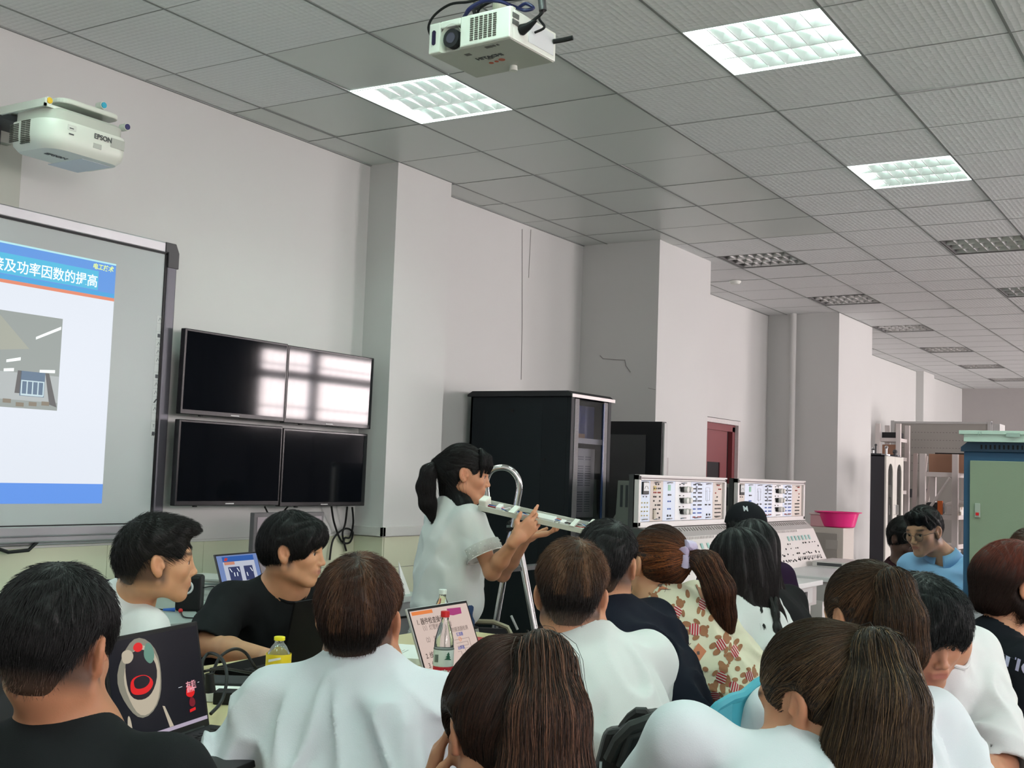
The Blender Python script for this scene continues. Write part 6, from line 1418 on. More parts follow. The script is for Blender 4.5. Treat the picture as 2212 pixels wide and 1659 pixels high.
    for nm, sd in (('L', -1), ('R', 1)):
        s0, el, wr = J[nm]
        if tp_['long']:
            e1 = el+(wr-el)*tp_['sleeve']; G += [cap(s0, el, .060*s*lz, .054*s*lz, .045), cap(el, e1, .054*s*lz, .042*s*lz, .03)]; sl_end[nm] = (e1, nrm(wr-el))
        else:
            e1 = s0+(el-s0)*(tp_['sleeve']); G += [cap(s0, e1+(el-s0)*.12, .061*s*lz, .070*s*lz, .045)]; sl_end[nm] = (e1, nrm(el-s0))
    cuts = []
    nk = W(0, -.02, -.05)
    ndir = nrm(NB+Fb*.03-nk); nc = NB+Fb*.022
    cuts += [cap(nc-ndir*.0-U*.004, nc+U*.14, tp_['neck']*s, tp_['neck']*s*1.15, .008, 's')]
    for nm in 'LR':
        e1, dd = sl_end[nm]; s0, el, wr = J[nm]
        cuts += [cap(e1-dd*.05, e1+dd*.10, (.034 if tp_['long'] else .046)*s*lz, (.042 if tp_['long'] else .060)*s*lz, .004, 's')]
        if not tp_['long']: cuts += [Prim('s', 'cap', (e1+dd*.110*s, e1+dd*.112*s, .108*s, .108*s), .006, e1+dd*.11, .11)]
    hem = tp_['hem'] if tp_['hem'] is not None else .0
    cuts += [plane(PE-U*(.02-hem), -U, .01)]
    # neck band
    band = []
    nb = 14; rb = tp_['neck']*s*1.02; cn = nc+U*.012
    seed = tp_['seed']
    def gd(P, c, r):
        d = sdf(G, P, c, r)
        q = (P-NB)@RB
        wq = wob(q, 9, seed+3); qq = q+.035*np.stack([wq, -wq, wq*.5], 1)
        fold = (1-np.abs(wob(qq, 12, seed, (1.0, 1.0, .55)))*2.6)*1.3
        fold = -np.maximum(fold, -.3)*1.5+.4
        fine = wob(qq, 30, seed+9, (1, 1, .5))
        amp = tp_['wr']*np.clip(-(q[:, 2])*9, .15, 1.3)
        d = d+amp*(fold+.35*fine)
        for p in cuts:
            e = -pev(p, P); h_ = np.maximum(p.k-np.abs(d-e), 0)/p.k; d = np.maximum(d, e)+h_*h_*p.k*.25
        return d
    lo, hi = bounds(G); V, Fc = surfnet(gd, lo, hi, tp_.get('h', .0075))
    m_ = tp_.get('mat') or cloth('cloth_%d_%d_%d' % tuple(int(c*1000) for c in tp_['col']), tp_['col'])
    ob = np_mesh(tp_.get('name', 't_shirt'), V, Fc, m_, t)
    P_ = dict(t=t, tone=tone, W=W, R=R, H=H, NB=NB, PE=PE, U=U, X=Xb, F=Fb, S=S, J=J, RB=RB, s=s, gd=lambda P: gd(P, None, 0), shirt=ob, sl=sl_end, m=m_, skin=sk)
    if tp_.get('rib', True) and not tp_.get('collar'):
        ang = np.linspace(0, 2*math.pi, 33)[:-1]; ring = nc+U*.0+np.outer(np.cos(ang), Xb)*rb+np.outer(np.sin(ang), Fb)*rb*.98
        # drop the ring on to the cloth surface from above
        Q = ring+U*.06
        for _ in range(30): Q = Q-U*np.clip(P_['gd'](Q), -.004, .012)[:, None]*.8
        Q = Q+U*.001
        mb = MB(); pts = [tuple(q) for q in Q]; mb.tube(pts+[pts[0]], .0058, 8, caps=False); mb.build('neck_band', m_, t, smooth=True)
    if hair: hair(P_)
    return P_
def stick(P_, me, W0, direction, material, name, parent, lift=.0016, g=None):
    """lay flat lettering or a print on the cloth: march every point along direction until it meets the garment"""
    g = g or P_['gd']; D = nrm(direction); Q = W0.copy()
    for _ in range(60): Q = Q+D*np.clip(g(Q)-lift, -.01, .02)[:, None]*.7
    Q = Q-parent_loc(parent); me.vertices.foreach_set('co', Q.ravel()); me.materials.clear(); me.materials.append(material)
    for p in me.polygons: p.use_smooth = True
    o = bpy.data.objects.new(name, me); COL.objects.link(o); o.parent = parent; return o
def flat(polys):
    """fan-triangulated flat shapes: list of (points Nx3)"""
    vs, fs = [], []
    for pts in polys:
        pts = np.asarray(pts); c = pts.mean(0); n = len(pts); o = len(vs)
        mid = (pts+c)/2; vs += [c, *mid, *pts]
        for i in range(n): j = (i+1) % n; fs += [(o, o+1+i, o+1+j), (o+1+i, o+1+n+i, o+1+n+j), (o+1+i, o+1+n+j, o+1+j)]
    me = bpy.data.meshes.new('flat'); me.from_pydata([tuple(v) for v in vs], [], fs); return me, np.array(vs)

# ---- hair styles -----------------------------------------------------------------------------------
def cranium(P_, add=.011, topadd=.02):
    topadd *= .6
    H, R, s = P_['H'], P_['R'], P_['s']; W = P_['W']
    L = [ell(W(0, -.016, .034), np.array([.0755+add, .094+add, .088+topadd])*s, R, .02)]
    return L
def face_cut(W, R, s, low=-.02, fw=.068, z=.0, y=.098, rz=.062):
    return [ell(W(0, y, z-.012), np.array([fw, .062, rz])*s, R, .008, 's'), ell(W(0, .07, -.075), np.array([.085, .085, .075])*s, R, .01, 's')]
def ear_cut(W, R, s):
    L = []
    for sd in (-1, 1): L += [ell(W(sd*.090, -.008, -.012), np.array([.024, .030, .040])*s, R, .008, 's')]
    return L
def nape_cut(W, R, s, z=-.075, tilt=.35):
    n = R@nrm([0, -tilt*.0, -1]); return [plane(W(0, -.05, z), n, .02)]
def flow_crown(P_, cx=0, cy=-.055, cz=.10, down=.5, fwd=0.0):
    W, R, s, H = P_['W'], P_['R'], P_['s'], P_['H']; c = W(cx, cy, cz); dn = R@np.array([0, fwd, -down])
    def f(P): v = P-c; return v/np.maximum(np.linalg.norm(v, axis=1, keepdims=True), .02)+dn
    return f
def short_hair(add=.012, topadd=.024, nape=-.078, n=3500, length=.034, root=(.012, .012, .013), tip=None, streak=None, front=None, crown=(0, -.055, .10), lift=.006, w0=.0009, fade=True, extra=None, fw=.068, fz=.0, seed=3, down=.5, h=.005, fwd=0, jit=.3, side=None):
    def go(P_):
        W, R, s, H = P_['W'], P_['R'], P_['s'], P_['H']
        L = cranium(P_, add, topadd)
        L += [cap(W(0, -.062, .0), W(0, -.050, -.050), (.052+add*.4)*s, (.042+add*.2)*s, .04), cap(W(-.05, -.025, .01), W(-.052, -.018, -.028), (.024+add*.4)*s, .018*s, .03), cap(W(.05, -.025, .01), W(.052, -.018, -.028), (.024+add*.4)*s, .018*s, .03)]
        if extra: L += extra(W, R, s)
        L += face_cut(W, R, s, fw=fw, z=fz)+ear_cut(W, R, s)+nape_cut(W, R, s, nape)
        if fade: L += [plane(W(sd*.0785, 0, .030), R@nrm([sd*.90, 0, -.38]), .012) for sd in (-1, 1)]
        tp = tip or root; sk_ = np.asarray(P_['tone'])
        def colf(V, rn, tt):
            q = ((V-H)@R)/s; c = mixc(root, tp, np.clip((q[:, 2]+.0)/.07+rn*.5-.2, 0, 1)*(.5+.5*tt))
            if streak: m = (np.sin(q[:, 0]*90+q[:, 1]*30+rn*2) > .45)*(rn > .3)*(q[:, 2] > .0); c = mixc(c, streak, m*.7)
            c = c*(.82+.36*rn)[:, None]
            if fade: c = mixc(c, sk_*.45, np.clip((-q[:, 2]-.035)/.045, 0, .75))
            return c
        cr = W(*crown)
        def disp(P):
            q = ((P-H)@R)/s; v = q-np.array(crown); a = np.arctan2(v[:, 0], v[:, 1]); rr = np.linalg.norm(v, axis=1)
            return -.0028*np.sin(a*13+6*np.sin(rr*55)+3*np.sin(a*3))*np.clip(rr*18, 0, 1)*np.clip((q[:, 2]+.02)*14, 0, 1)
        def keep(C): return np.clip((((C-H)@R)[:, 2]/s+.085)*12, .25, 1)
        make_hair(P_['t'], L, colf, flow_crown(P_, *crown, down=down, fwd=fwd), n, length*s, 6, w0, seed, h, lift, disp=disp, keep=keep, jitter=jit, lenf=(lambda C: np.clip((((C-H)@R)[:, 2]/s+.07)/.10, .10, 1)) if fade else None)
        P_['hairp'] = L
    return go
def pony_hair(tie, tail, radii, root=(.02, .012, .008), tip=(.10, .05, .03), streak=None, n=2600, ntail=3500, add=.008, topadd=.016, tail_len=.20, seed=5, tie_col=None, nape=-.06, fw=.068, fz=0, tie_r=.016, scr=None, loose=None, w0=.0010, tstreak=None):
    """tie in head space; tail = list of world offsets from the tie"""
    def go(P_):
        W, R, s, H = P_['W'], P_['R'], P_['s'], P_['H']; T = W(*tie)
        L = cranium(P_, add, topadd)+[cap(W(0, -.055, .0), W(0, -.052, -.04), .058*s, .040*s, .04), cap(W(0, tie[1]*.7, tie[2]*.8), T, .04*s, .018*s, .05)]
        L += face_cut(W, R, s, fw=fw, z=fz)+[ell(W(sd*.092, .004, -.012), np.array([.030, .036, .048])*s, R, .01, 's') for sd in (-1, 1)]+nape_cut(W, R, s, nape)
        def colf(V, rn, tt):
            q = ((V-H)@R)/s; c = mixc(root, tip, rn*.5+tt*.3-.1+np.clip(.10-np.linalg.norm(V-T, axis=1), 0, .1)*3)
            if streak: m = (rn > .55)*np.clip(1-np.abs(q[:, 2]-.03)*12, 0, 1); c = mixc(c, streak, m)
            return c*(.82+.36*rn)[:, None]
        def flow(P): v = T-P; return v/np.maximum(np.linalg.norm(v, axis=1, keepdims=True), .01)
        def disp(P):
            v = P-T; v = v@R; a = np.arctan2(v[:, 0], v[:, 2]); return .0016*np.sin(a*26+2*np.sin(a*5))
        make_hair(P_['t'], L, colf, flow, n, .09*s, 8, w0*.9, seed, .0055, .0025, disp=disp, jitter=.10)
        pts = [T]+[T+np.asarray(v, float) for v in tail]; TL = [cap(pts[i], pts[i+1], radii[i], radii[i+1], .02) for i in range(len(pts)-1)]
        A = np.array(pts[:-1]); Bv = np.array(pts[1:])-A
        def tflow(P):
            best = np.full(len(P), 1e9); D = np.zeros((len(P), 3))
            for i in range(len(A)):
                t_ = np.clip((P-A[i])@Bv[i]/(Bv[i]@Bv[i]), 0, 1); d = np.linalg.norm(P-A[i]-t_[:, None]*Bv[i], axis=1)-radii[i]*.5; m = d < best; best[m] = d[m]; D[m] = Bv[i]/np.linalg.norm(Bv[i])
            return D
        def tcol(V, rn, tt):
            dd = np.linalg.norm(V-T, axis=1); c = mixc(root, tip, rn*.8+dd*1.2-.2)
            if tstreak is not None: c = mixc(c, tstreak, (rn > .8)*1.0)
            return c*(.80+.40*rn)[:, None]
        def tdisp(P):
            v = P-T; u_ = nrm(pts[-1]-T); a_ = nrm(np.cross(u_, RH+.01)); b_ = np.cross(u_, a_); th = np.arctan2(v@a_, v@b_+.02); return .0018*np.sin(th*9+v@u_*12)+.0008*np.sin(th*23)
        make_hair(P_['t'], TL, tcol, tflow, ntail, tail_len, 12, w0, seed+1, .0065, .006, 'ponytail', disp=tdisp, jitter=.16, tipw=.15)
        if scr: scr(P_, T, pts)
        else:
            u_ = nrm(pts[1]-T); m = MB(); c_ = T+u_*.006; rg = m.ring([float(v) for v in c_], Vector([float(v) for v in u_]), tie_r, 20); m = MB(); m.tube(rg+[rg[0]], .0045, 8, caps=False); m.build('hair_tie', tie_col or BLACKM, P_['t'], smooth=True)
        if loose: loose(P_, T)
    return go
def long_hair(falls, root=(.008, .008, .010), tip=(.02, .014, .012), n=3000, nfall=3000, length=.26, add=.012, topadd=.018, seed=8, streak=None, fw=.066, fz=-.006, part=(0, .0, .125), w0=.001, nape=-.10, wavy=0):
    """falls: list of (points, radii) in world space"""
    def go(P_):
        W, R, s, H = P_['W'], P_['R'], P_['s'], P_['H']; top = W(*part)
        L = cranium(P_, add, topadd)+[cap(W(0, -.05, .02), W(0, -.05, -.07), .075*s, .070*s, .04)]
        for pts, rad in falls(W, P_):
            for i in range(len(pts)-1): L.append(cap(pts[i], pts[i+1], rad[i], rad[i+1], .03))
        L += [ell(W(0, .105, -.022+fz), np.array([fw, .075, .085])*s, R, .01, 's')]
        def colf(V, rn, tt):
            dz = np.clip((top[2]-V[:, 2])/.35, 0, 1); c = mixc(root, tip, dz*.9+rn*.3-.2)
            if streak is not None: c = mixc(c, streak, (rn > .86)*1.0)
            return c*(.80+.40*rn)[:, None]
        def flow(P):
            v = P-top; v = v-R[:, 2]*(v@R[:, 2])[:, None]; v = v/np.maximum(np.linalg.norm(v, axis=1, keepdims=True), .03); w_ = np.clip((P[:, 2]-(H[2]+.0))/.09, 0, 1)[:, None]
            D = v*w_*1.1+np.array([0, 0, -1.0])
            if wavy: D = D+RH*(np.sin(P[:, 2]*70+P[:, 0]*40)*wavy)[:, None]
            return D
        def disp(P):
            v = P-top; a = np.arctan2(v@RH, v@FH+.001); return .003*np.sin(a*15+2*np.sin(P[:, 2]*9))+.0015*np.sin(a*31)
        make_hair(P_['t'], L, colf, flow, n+nfall, length, 12, w0, seed, .0065, .004, disp=disp, jitter=.12, tipw=.12)
    return go
# ================================================================== the people
WT = (.60, .64, .68); BT = (.010, .012, .013)
DOWN = np.array([0, 0, -1.0])
# 1 man in black, nearest on the left, seen from behind
person('person in black t-shirt with short black hair, nearest on the left, seen from behind', at(122, 1402, 1.92), 4, -12, 2, s=1.0, bphi=8, lean=(.16, 0), tone=(.36, .20, .125), nb=at(150, 1580, 1.93),
       top=dict(col=BT, wr=.003, neck=.068, seed=3), hair=short_hair(.016, .026, -.078, 5200, .036, (.006, .006, .0065), (.016, .016, .017), crown=(0, -.045, .10), lift=.007, seed=11), hs=.005, sh=.185,
       arms=dict(L=dict(elbow=at(-190, 1800, 1.95), wrist=at(60, 1800, 2.3)), R=dict(elbow=at(470, 1850, 1.95), wrist=at(420, 1750, 2.35))))
# 2 man in white, profile
person('person in a white t-shirt with spiky black hair, seen in profile beyond the nearest laptop', at(340, 1212, 3.5), 66, 0, 2, s=1.0, bphi=40, lean=(.22, .05), tone=(.50, .33, .215),
       top=dict(col=(.72, .74, .75), wr=.004, neck=.070, seed=5), hs=.004, sh=.165, nb=at(272, 1296, 3.58),
       hair=short_hair(.011, .030, -.070, 4200, .034, (.007, .007, .008), (.012, .012, .012), fw=.058, fz=-.004, lift=.009, seed=12, fwd=.5, down=.15, extra=lambda W, R, s: [ell(W(0, .050, .098), (.052, .048, .028), R, .03), ell(W(0, .090, .096), (.040, .026, .012), R, .025)]),
       arms=dict(L=dict(elbow=at(180, 1420, 3.7), wrist=at(330, 1440, 3.9)), R=dict(elbow=at(330, 1480, 3.3), wrist=at(420, 1470, 3.6))))
# 3 man in black facing right, arms folded on the table
def bangs3(W, R, s): return [ell(W(0, .060, .070), (.064, .050, .042), R, .03), ell(W(-.03, .083, .050), (.035, .022, .026), R, .02), ell(W(.035, .080, .050), (.035, .022, .028), R, .02), ell(W(.066, .045, .03), (.02, .035, .045), R, .02)]
EL3 = at(445, 1392, 3.95)
person('person in a black t-shirt with black fringe hair, arms folded on the table, looking right', at(634, 1190, 4.2), 97, -3, 0, s=1.02, bphi=140, lean=(.16, 0), tone=(.50, .325, .215),
       top=dict(col=BT, wr=.005, neck=.072, seed=8, sleeve=.95, loose=1.12), hs=.0036, sh=.20, neck_r=.064, nb=at(612, 1262, 4.27),
       hair=short_hair(.016, .030, -.060, 4200, .040, (.006, .006, .007), (.012, .012, .013), fw=.062, fz=-.024, lift=.006, seed=13, extra=bangs3, crown=(0, -.05, .10), down=.9, fade=False),
       arms=dict(R=dict(elbow=EL3, wrist=at(600, 1425, 3.75), dir=(RH*1.0+FH*-.1), palm=(0, 0, -1)), L=dict(elbow=at(760, 1420, 4.05), wrist=at(545, 1448, 3.85), dir=-RH, palm=(0, 0, -1), curl=(.35, .4, .5, .55))))
# 4 man in white with brown hair from behind
person('person in white t-shirt with brown topped hair, broad back to the camera, left of centre', at(778, 1338, 2.52), 5, 6, 0, s=1.0, bphi=4, lean=(.20, 0), tone=(.40, .23, .15), ear_out=.6,
       top=dict(col=WT, wr=.008, neck=.078, seed=21, loose=1.12, sleeve=.95), hs=.0045, sh=.185, nb=at(785, 1436, 2.50), drop=.088,
       hair=short_hair(.016, .036, -.082, 5200, .042, (.012, .007, .005), (.075, .032, .018), streak=(.14, .065, .032), lift=.007, seed=14, crown=(0, -.040, .115), down=.45),
       arms=dict(L=dict(elbow=at(505, 1655, 2.45), wrist=at(600, 1650, 2.8)), R=dict(elbow=at(1010, 1660, 2.5), wrist=at(930, 1660, 2.85))))
# teacher
def teach_tail(P_, T): pass
lw = (.68, .70, .70)
fixp = at(1150, 1128, 4.72)
HT = at(1004, 1024, 5.0)
PT = person('standing teacher with black ponytail and white lace-trimmed blouse, holding up a light fitting', HT, 84, -7, 0, s=.97, bphi=62, lean=(.02, 0), tone=(.50, .30, .20), fem=True, stand=True, lipc=(.40, .10, .08),
       top=dict(col=(.66, .69, .68), wr=.004, neck=.078, seed=31, loose=1.04, sleeve=.50, hem=-.03, name='blouse', rib=False), hs=.0034, sh=.15, pants=(.035, .075, .17), seat=.5, nb=at(982, 1092, 5.02),
       hair=pony_hair((-.0, -.118, .030), [(-.025, -.035, -.04), (-.03, -.045, -.10), (-.02, -.04, -.17), (.0, -.03, -.23)], [.018, .030, .034, .030, .012], root=(.008, .008, .009), tip=(.016, .014, .014), n=2600, ntail=2600, fw=.058, fz=-.016, tail_len=.17, seed=15,
            add=.010, topadd=.016, nape=-.07),
       arms=dict(R=dict(elbow=at(1063, 1236, 4.82), wrist=at(1117, 1162, 4.69), dir=nrm(RH*.62+np.array([0, 0, .62])), palm=nrm(FH*.8+np.array([0, 0, .5])+RH*.2), curl=(.22, .75, .85, .9), thumb=.8),
                 L=dict(elbow=at(1085, 1240, 5.15), wrist=at(1140, 1158, 4.92), dir=nrm(RH*.9+np.array([0, 0, .15])), palm=(0, 0, 1), curl=(.3, .35, .4, .45), thumb=.4)))
# long side locks at the teacher's front
def locks(P_, specs, col, n=500, length=.2, seed=4, name='hair_lock', w0=.0009):
    for pts, rad in specs:
        L = [cap(pts[i], pts[i+1], rad[i], rad[i+1], .02) for i in range(len(pts)-1)]; A = np.array(pts); 
        D = nrm(A[-1]-A[0]); make_hair(P_['t'], L, lambda V, rn, tt: np.asarray(col)*(.7+.6*rn)[:, None], lambda P: np.tile(D, (len(P), 1)), n, length, 8, w0, seed, .005, .004, name, jitter=.1, tipw=.1)
Wt = PT['W']
locks(PT, [
           ([Wt(.045, -.055, .0), at(985, 1062, 4.99), at(1004, 1092, 4.93), at(1026, 1120, 4.88)], [.035, .042, .032, .008]), ([Wt(.0, -.075, .0), at(972, 1066, 5.02), at(962, 1100, 5.03)], [.045, .040, .015])], (.010, .010, .011))
# lace cuff and hem
lace = mat('lace', (.62, .63, .60), .8, alpha=.62)
def lace_ring(P_, c, d, r0, r1, h, name, wave=.004, n=40, X=None, Y=None):
    X = nrm(np.cross(d, [0, .3, 1])) if X is None else X; Y = nrm(np.cross(d, X)) if Y is None else Y
    vs = []; m = MB()
    for k in range(5):
        u = k/4
        for i in range(n):
            a = 2*math.pi*i/n; rx = (r0[0]+(r1[0]-r0[0])*u)+wave*math.sin(a*9)*u; ry = (r0[1]+(r1[1]-r0[1])*u)+wave*math.sin(a*9)*u
            vs.append(c+d*(h*u+(wave*.8*math.sin(a*20) if k == 4 else 0))+X*math.cos(a)*rx+Y*math.sin(a)*ry)
    m.add(vs, [(k*n+i, k*n+(i+1) % n, (k+1)*n+(i+1) % n, (k+1)*n+i) for k in range(4) for i in range(n)]); o = m.build(name, lace, P_['t'], smooth=True)
    dm = MB(); rr = random.Random(2)
    for k in range(3):
        for i in range(n//2):
            a = 2*math.pi*(i+.5*(k % 2))/(n//2); u = .2+.3*k; rx = r0[0]+(r1[0]-r0[0])*u+.001; ry = r0[1]+(r1[1]-r0[1])*u+.001
            dm.ball(c+d*h*u+X*math.cos(a)*rx+Y*math.sin(a)*ry, .0024, 6)
    dm.tube([c+d*h*1.0+X*math.cos(2*math.pi*i/n)*(r1[0])+Y*math.sin(2*math.pi*i/n)*(r1[1]) for i in range(n+1)], .0022, 5, caps=False)
    dm.build('lace_dots', mat('lace_thread', (.75, .76, .73), .8), o)
for nm in 'LR':
    e1, dd = PT['sl'][nm]; lace_ring(PT, e1-dd*.006, dd, (.078, .078), (.080, .080), .050, 'lace_cuff')
Pc = PT['PE']-PT['U']*.06; lace_ring(PT, Pc-PT['U']*.0, -PT['U'], (.150, .140), (.165, .155), .07, 'lace_hem', X=PT['X'], Y=PT['F'], n=60)
me, W0 = text('AVU', PT['NB']-PT['U']*.215+PT['F']*.26+PT['X']*.115, -PT['X'], PT['U'], .055, PAPER, mesh_only=True, depth=.0002)
stick(PT, me, W0, -PT['F'], mat('print_silver', (.30, .33, .35), .4), 'printed_letters', PT['shirt'])
# the ballast fitting in her hands
fa, fb = at(1040, 1090, 4.85), at(1292, 1146, 4.62)
t = thing('light_fitting', 'long white fluorescent light fitting with exposed wiring, held up by the teacher', 'light fitting', (fa+fb)/2)
dX = nrm(fb-fa); dUp = nrm(np.array([0, 0, 1])-dX*dX[2]+(-FH)*.55); dUp = nrm(dUp-dX*(dUp@dX)); dS = np.cross(dX, dUp); Lf = np.linalg.norm(fb-fa)
def fx(mb, x0, x1, y0, y1, z0, z1):
    vs = [fa+dX*x+dS*y+dUp*z for z in (z0, z1) for x, y in ((x0, y0), (x1, y0), (x1, y1), (x0, y1))]
    return mb.add(vs, [(0, 3, 2, 1), (4, 5, 6, 7), (0, 1, 5, 4), (1, 2, 6, 5), (2, 3, 7, 6), (3, 0, 4, 7)])
fwm = mat('fitting_white', (.68, .71, .64), .4)
m = MB(); fx(m, 0, Lf, -.030, .030, -.012, -.010); fx(m, 0, Lf, -.030, -.028, -.012, .012); fx(m, 0, Lf, .028, .030, -.012, .012); fx(m, 0, .003, -.03, .03, -.012, .012); fx(m, Lf-.003, Lf, -.03, .03, -.012, .012); m.build('tray', fwm, t, bevel=.001)
m = MB(); fx(m, .14, .165, -.03, .03, .006, .013); fx(m, .41, .43, -.03, .03, .006, .013); m.build('cross_bracket', fwm, t)
for a in (.0, Lf-.035): m = MB(); fx(m, a, a+.035, -.024, .024, -.01, .034); m.build('lamp_holder', mat('holder_white', (.72, .72, .65), .4), t, bevel=.005)
m = MB(); fx(m, .25, .335, -.017, .017, -.01, .012); m.build('ballast', mat('ballast_white', (.70, .73, .70), .4), t, bevel=.002)
m = MB(); fx(m, .075, .095, -.015, .015, -.01, .014); fx(m, .36, .38, -.012, .012, -.01, .008); m.build('terminal', PAPER, t)
rr = random.Random(6)
for k, cm in enumerate((BLACK, PAPER, RED, PAPER, mat('blue_plastic', (.02, .12, .5), .4), BLACK)):
    pts = [fa+dX*(Lf*(.04+.92*i/9))+dS*rr.uniform(-.02, .02)+dUp*rr.uniform(-.006, .010) for i in range(10)]; m = MB(); m.tube(pts, .0016, 5); m.build('wire', cm, t)
m = MB(); pts = [fa+dX*.02+dUp*.02, fa-dX*.01+dUp*.0-dS*.01, fa-dUp*.03+dX*.0, fa-dUp*.035+dX*.03]; m.tube(pts, .0022, 6); m.build('wire', BLACK, t)
# 6 brown haired man
P6 = person('person in a white t-shirt with reddish brown crop hair, seen from behind in the centre', at(1234, 1290, 2.93), 6, -8, 2, s=1.0, bphi=-32, lean=(.24, -.02), tone=(.47, .28, .19), ear_out=.65,
       top=dict(col=(.62, .645, .64), wr=.008, neck=.080, seed=41, loose=1.05, sleeve=.9), hs=.0045, sh=.185, nb=at(1262, 1385, 2.90),
       hair=short_hair(.013, .036, -.074, 5000, .040, (.010, .007, .006), (.10, .045, .022), streak=(.20, .10, .05), lift=.009, seed=16, crown=(.012, -.05, .105), down=.4),
       arms=dict(L=dict(elbow=at(1140, 1560, 3.1), wrist=at(1130, 1500, 3.4)), R=dict(elbow=at(1360, 1580, 3.1), wrist=at(1230, 1560, 3.4))))
# 7 man in navy jacket
person('person in a navy jacket with short black hair, between the brown crop and ponytail', at(1312, 1222, 3.5), 14, -6, 0, s=1.0, bphi=-30, lean=(.30, -.05), tone=(.45, .28, .19),
       top=dict(col=(.008, .010, .018), wr=.008, neck=.074, seed=51, loose=1.06, long=True, sleeve=.92, name='jacket'), hs=.0055, sh=.165, nb=at(1308, 1314, 3.48),
       hair=short_hair(.014, .024, -.085, 3800, .030, (.006, .006, .007), (.010, .010, .011), lift=.006, seed=17, crown=(.03, -.05, .10)),
       arms=dict(L=dict(elbow=at(1250, 1440, 3.6), wrist=at(1210, 1420, 3.8)), R=dict(elbow=at(1490, 1560, 3.2), wrist=at(1430, 1450, 3.45))))
# 8 ponytail and bear shirt
def scrunch(P_, T, pts):
    u_ = nrm(np.array(pts[1])-T+RH*.02); m = MB(); r = random.Random(3); c_ = T+u_*.004
    rg = m.ring([float(v) for v in c_], Vector([float(v) for v in u_]), .030, 26); m = MB()
    P = [Vector(q)+Vector([r.uniform(-.009, .009) for _ in range(3)]) for q in rg]; m.tube(P+[P[0]], [r.uniform(.013, .022) for _ in range(27)], 10, caps=False)
    o = m.build('scrunchie', mat('lilac_satin', (.50, .44, .62), .3, sheen=.3, bump=('noise', 60, .5)), P_['t'], smooth=True); tag(o, 'lilac satin scrunchie')
shirtm = cloth('cream_shirt', (.66, .63, .48))
P8 = person('person with a scrunchie ponytail and a cream shirt with small bear prints', at(1418, 1222, 3.75), -30, 2, 4, s=1.0, bphi=-44, lean=(.30, -.16), tone=(.50, .33, .22), fem=True,
       top=dict(col=(.66, .63, .48), mat=shirtm, wr=.0055, neck=.070, seed=61, loose=1.12, long=True, sleeve=.5, name='shirt', collar=True), hs=.0040, sh=.17, nb=at(1432, 1300, 3.70),
       hair=pony_hair((.035, -.108, .045), [RH*.05-FH*.05-np.array([0, 0, .02]), RH*.085-FH*.07-np.array([0, 0, .09]), RH*.10-FH*.06-np.array([0, 0, .17]), RH*.12-FH*.05-np.array([0, 0, .26])], [.024, .038, .042, .034, .012], root=(.016, .008, .006), tip=(.11, .042, .022), streak=(.42, .14, .04), n=2800, ntail=3600, tail_len=.22, seed=18, scr=scrunch, fw=.06, nape=-.05, tstreak=(.17, .07, .035)),
       arms=dict(L=dict(elbow=at(1330, 1400, 3.8), wrist=at(1360, 1335, 3.86), dir=nrm(np.array([0, 0, 1])+RH*.25), palm=nrm(RH), curl=(.15, .2, .25, .3)), R=dict(elbow=at(1600, 1560, 3.4), wrist=at(1500, 1530, 3.6))))
def circ(c, r, X, Y, n=12, e=1.0, ang=0.0): 
    a = np.linspace(0, 2*math.pi, n, endpoint=False); A = np.cos(a)*r; B_ = np.sin(a)*r*e; c_, s_ = math.cos(ang), math.sin(ang)
    return np.asarray(c)+np.outer(A*c_-B_*s_, X)+np.outer(A*s_+B_*c_, Y)
def bears(P_, spots, origin_d):
    X, Y = RGT, UPV; br, st, dk, en, wh = [], [], [], [], []
    r = random.Random(9)
    for (px, py, a, kind, sc) in spots:
        a = math.radians(a); c = at(px, py, origin_d); u = math.cos(a)*X+math.sin(a)*Y; v = -math.sin(a)*X+math.cos(a)*Y; k = .001*sc*1.75*origin_d/3
        if kind == 'b':
            br.append(circ(c+v*11*k, 6*k, X, Y)); br.append(circ(c+v*16*k-u*5*k, 2*k, X, Y, 8)); br.append(circ(c+v*16*k+u*5*k, 2*k, X, Y, 8))
            for q in (-1, 1): br.append(circ(c-v*10*k+u*q*4*k, 3.2*k, u, v, 10, 1.9)); br.append(circ(c+v*2*k+u*q*8.5*k, 2.6*k, u, v, 10, 1.9, q*.5))
            st.append(circ(c, 6.6*k, u, v, 12, 1.1)); 
            for j in range(4): y0 = -5+j*3.2; wh.append(np.array([c+(u*-6+v*y0)*k, c+(u*6+v*y0)*k, c+(u*6+v*(y0+1.1))*k, c+(u*-6+v*(y0+1.1))*k]))
        elif kind == 'e': en.append(np.array([c+(u*x+v*y)*k for x, y in ((-10, -8), (10, -8), (10, 8), (-10, 8))])); dk.append(circ(c, 3*k, u, v, 4))
        elif kind == 'c': br.append(circ(c, 6*k, u, v, 10, .75)); 
        elif kind == 'l': dk.append(np.array([c+(u*x+v*y)*k for x, y in ((-12, -.6), (12, -.2), (12, .6), (-12, .4))])); dk.append(np.array([c+(u*x+v*y)*k for x, y in ((-3, -5), (-2, -5), (4, 5), (3, 5))]))
    for lst, m_, lf in ((br, mat('print_brown_bear', (.30, .13, .06), .8), .0012), (en, mat('print_orange', (.55, .20, .10), .8), .0012), (st, mat('print_red', (.42, .02, .04), .8), .0018), (dk, mat('print_dark', (.12, .08, .07), .8), .0022), (wh, mat('print_stripe_white', (.68, .62, .55), .8), .0024)):
        me, W0 = flat(lst); stick(P_, me, W0-FWD*.25, FWD, m_, 'printed_motif', P_['shirt'], lf)
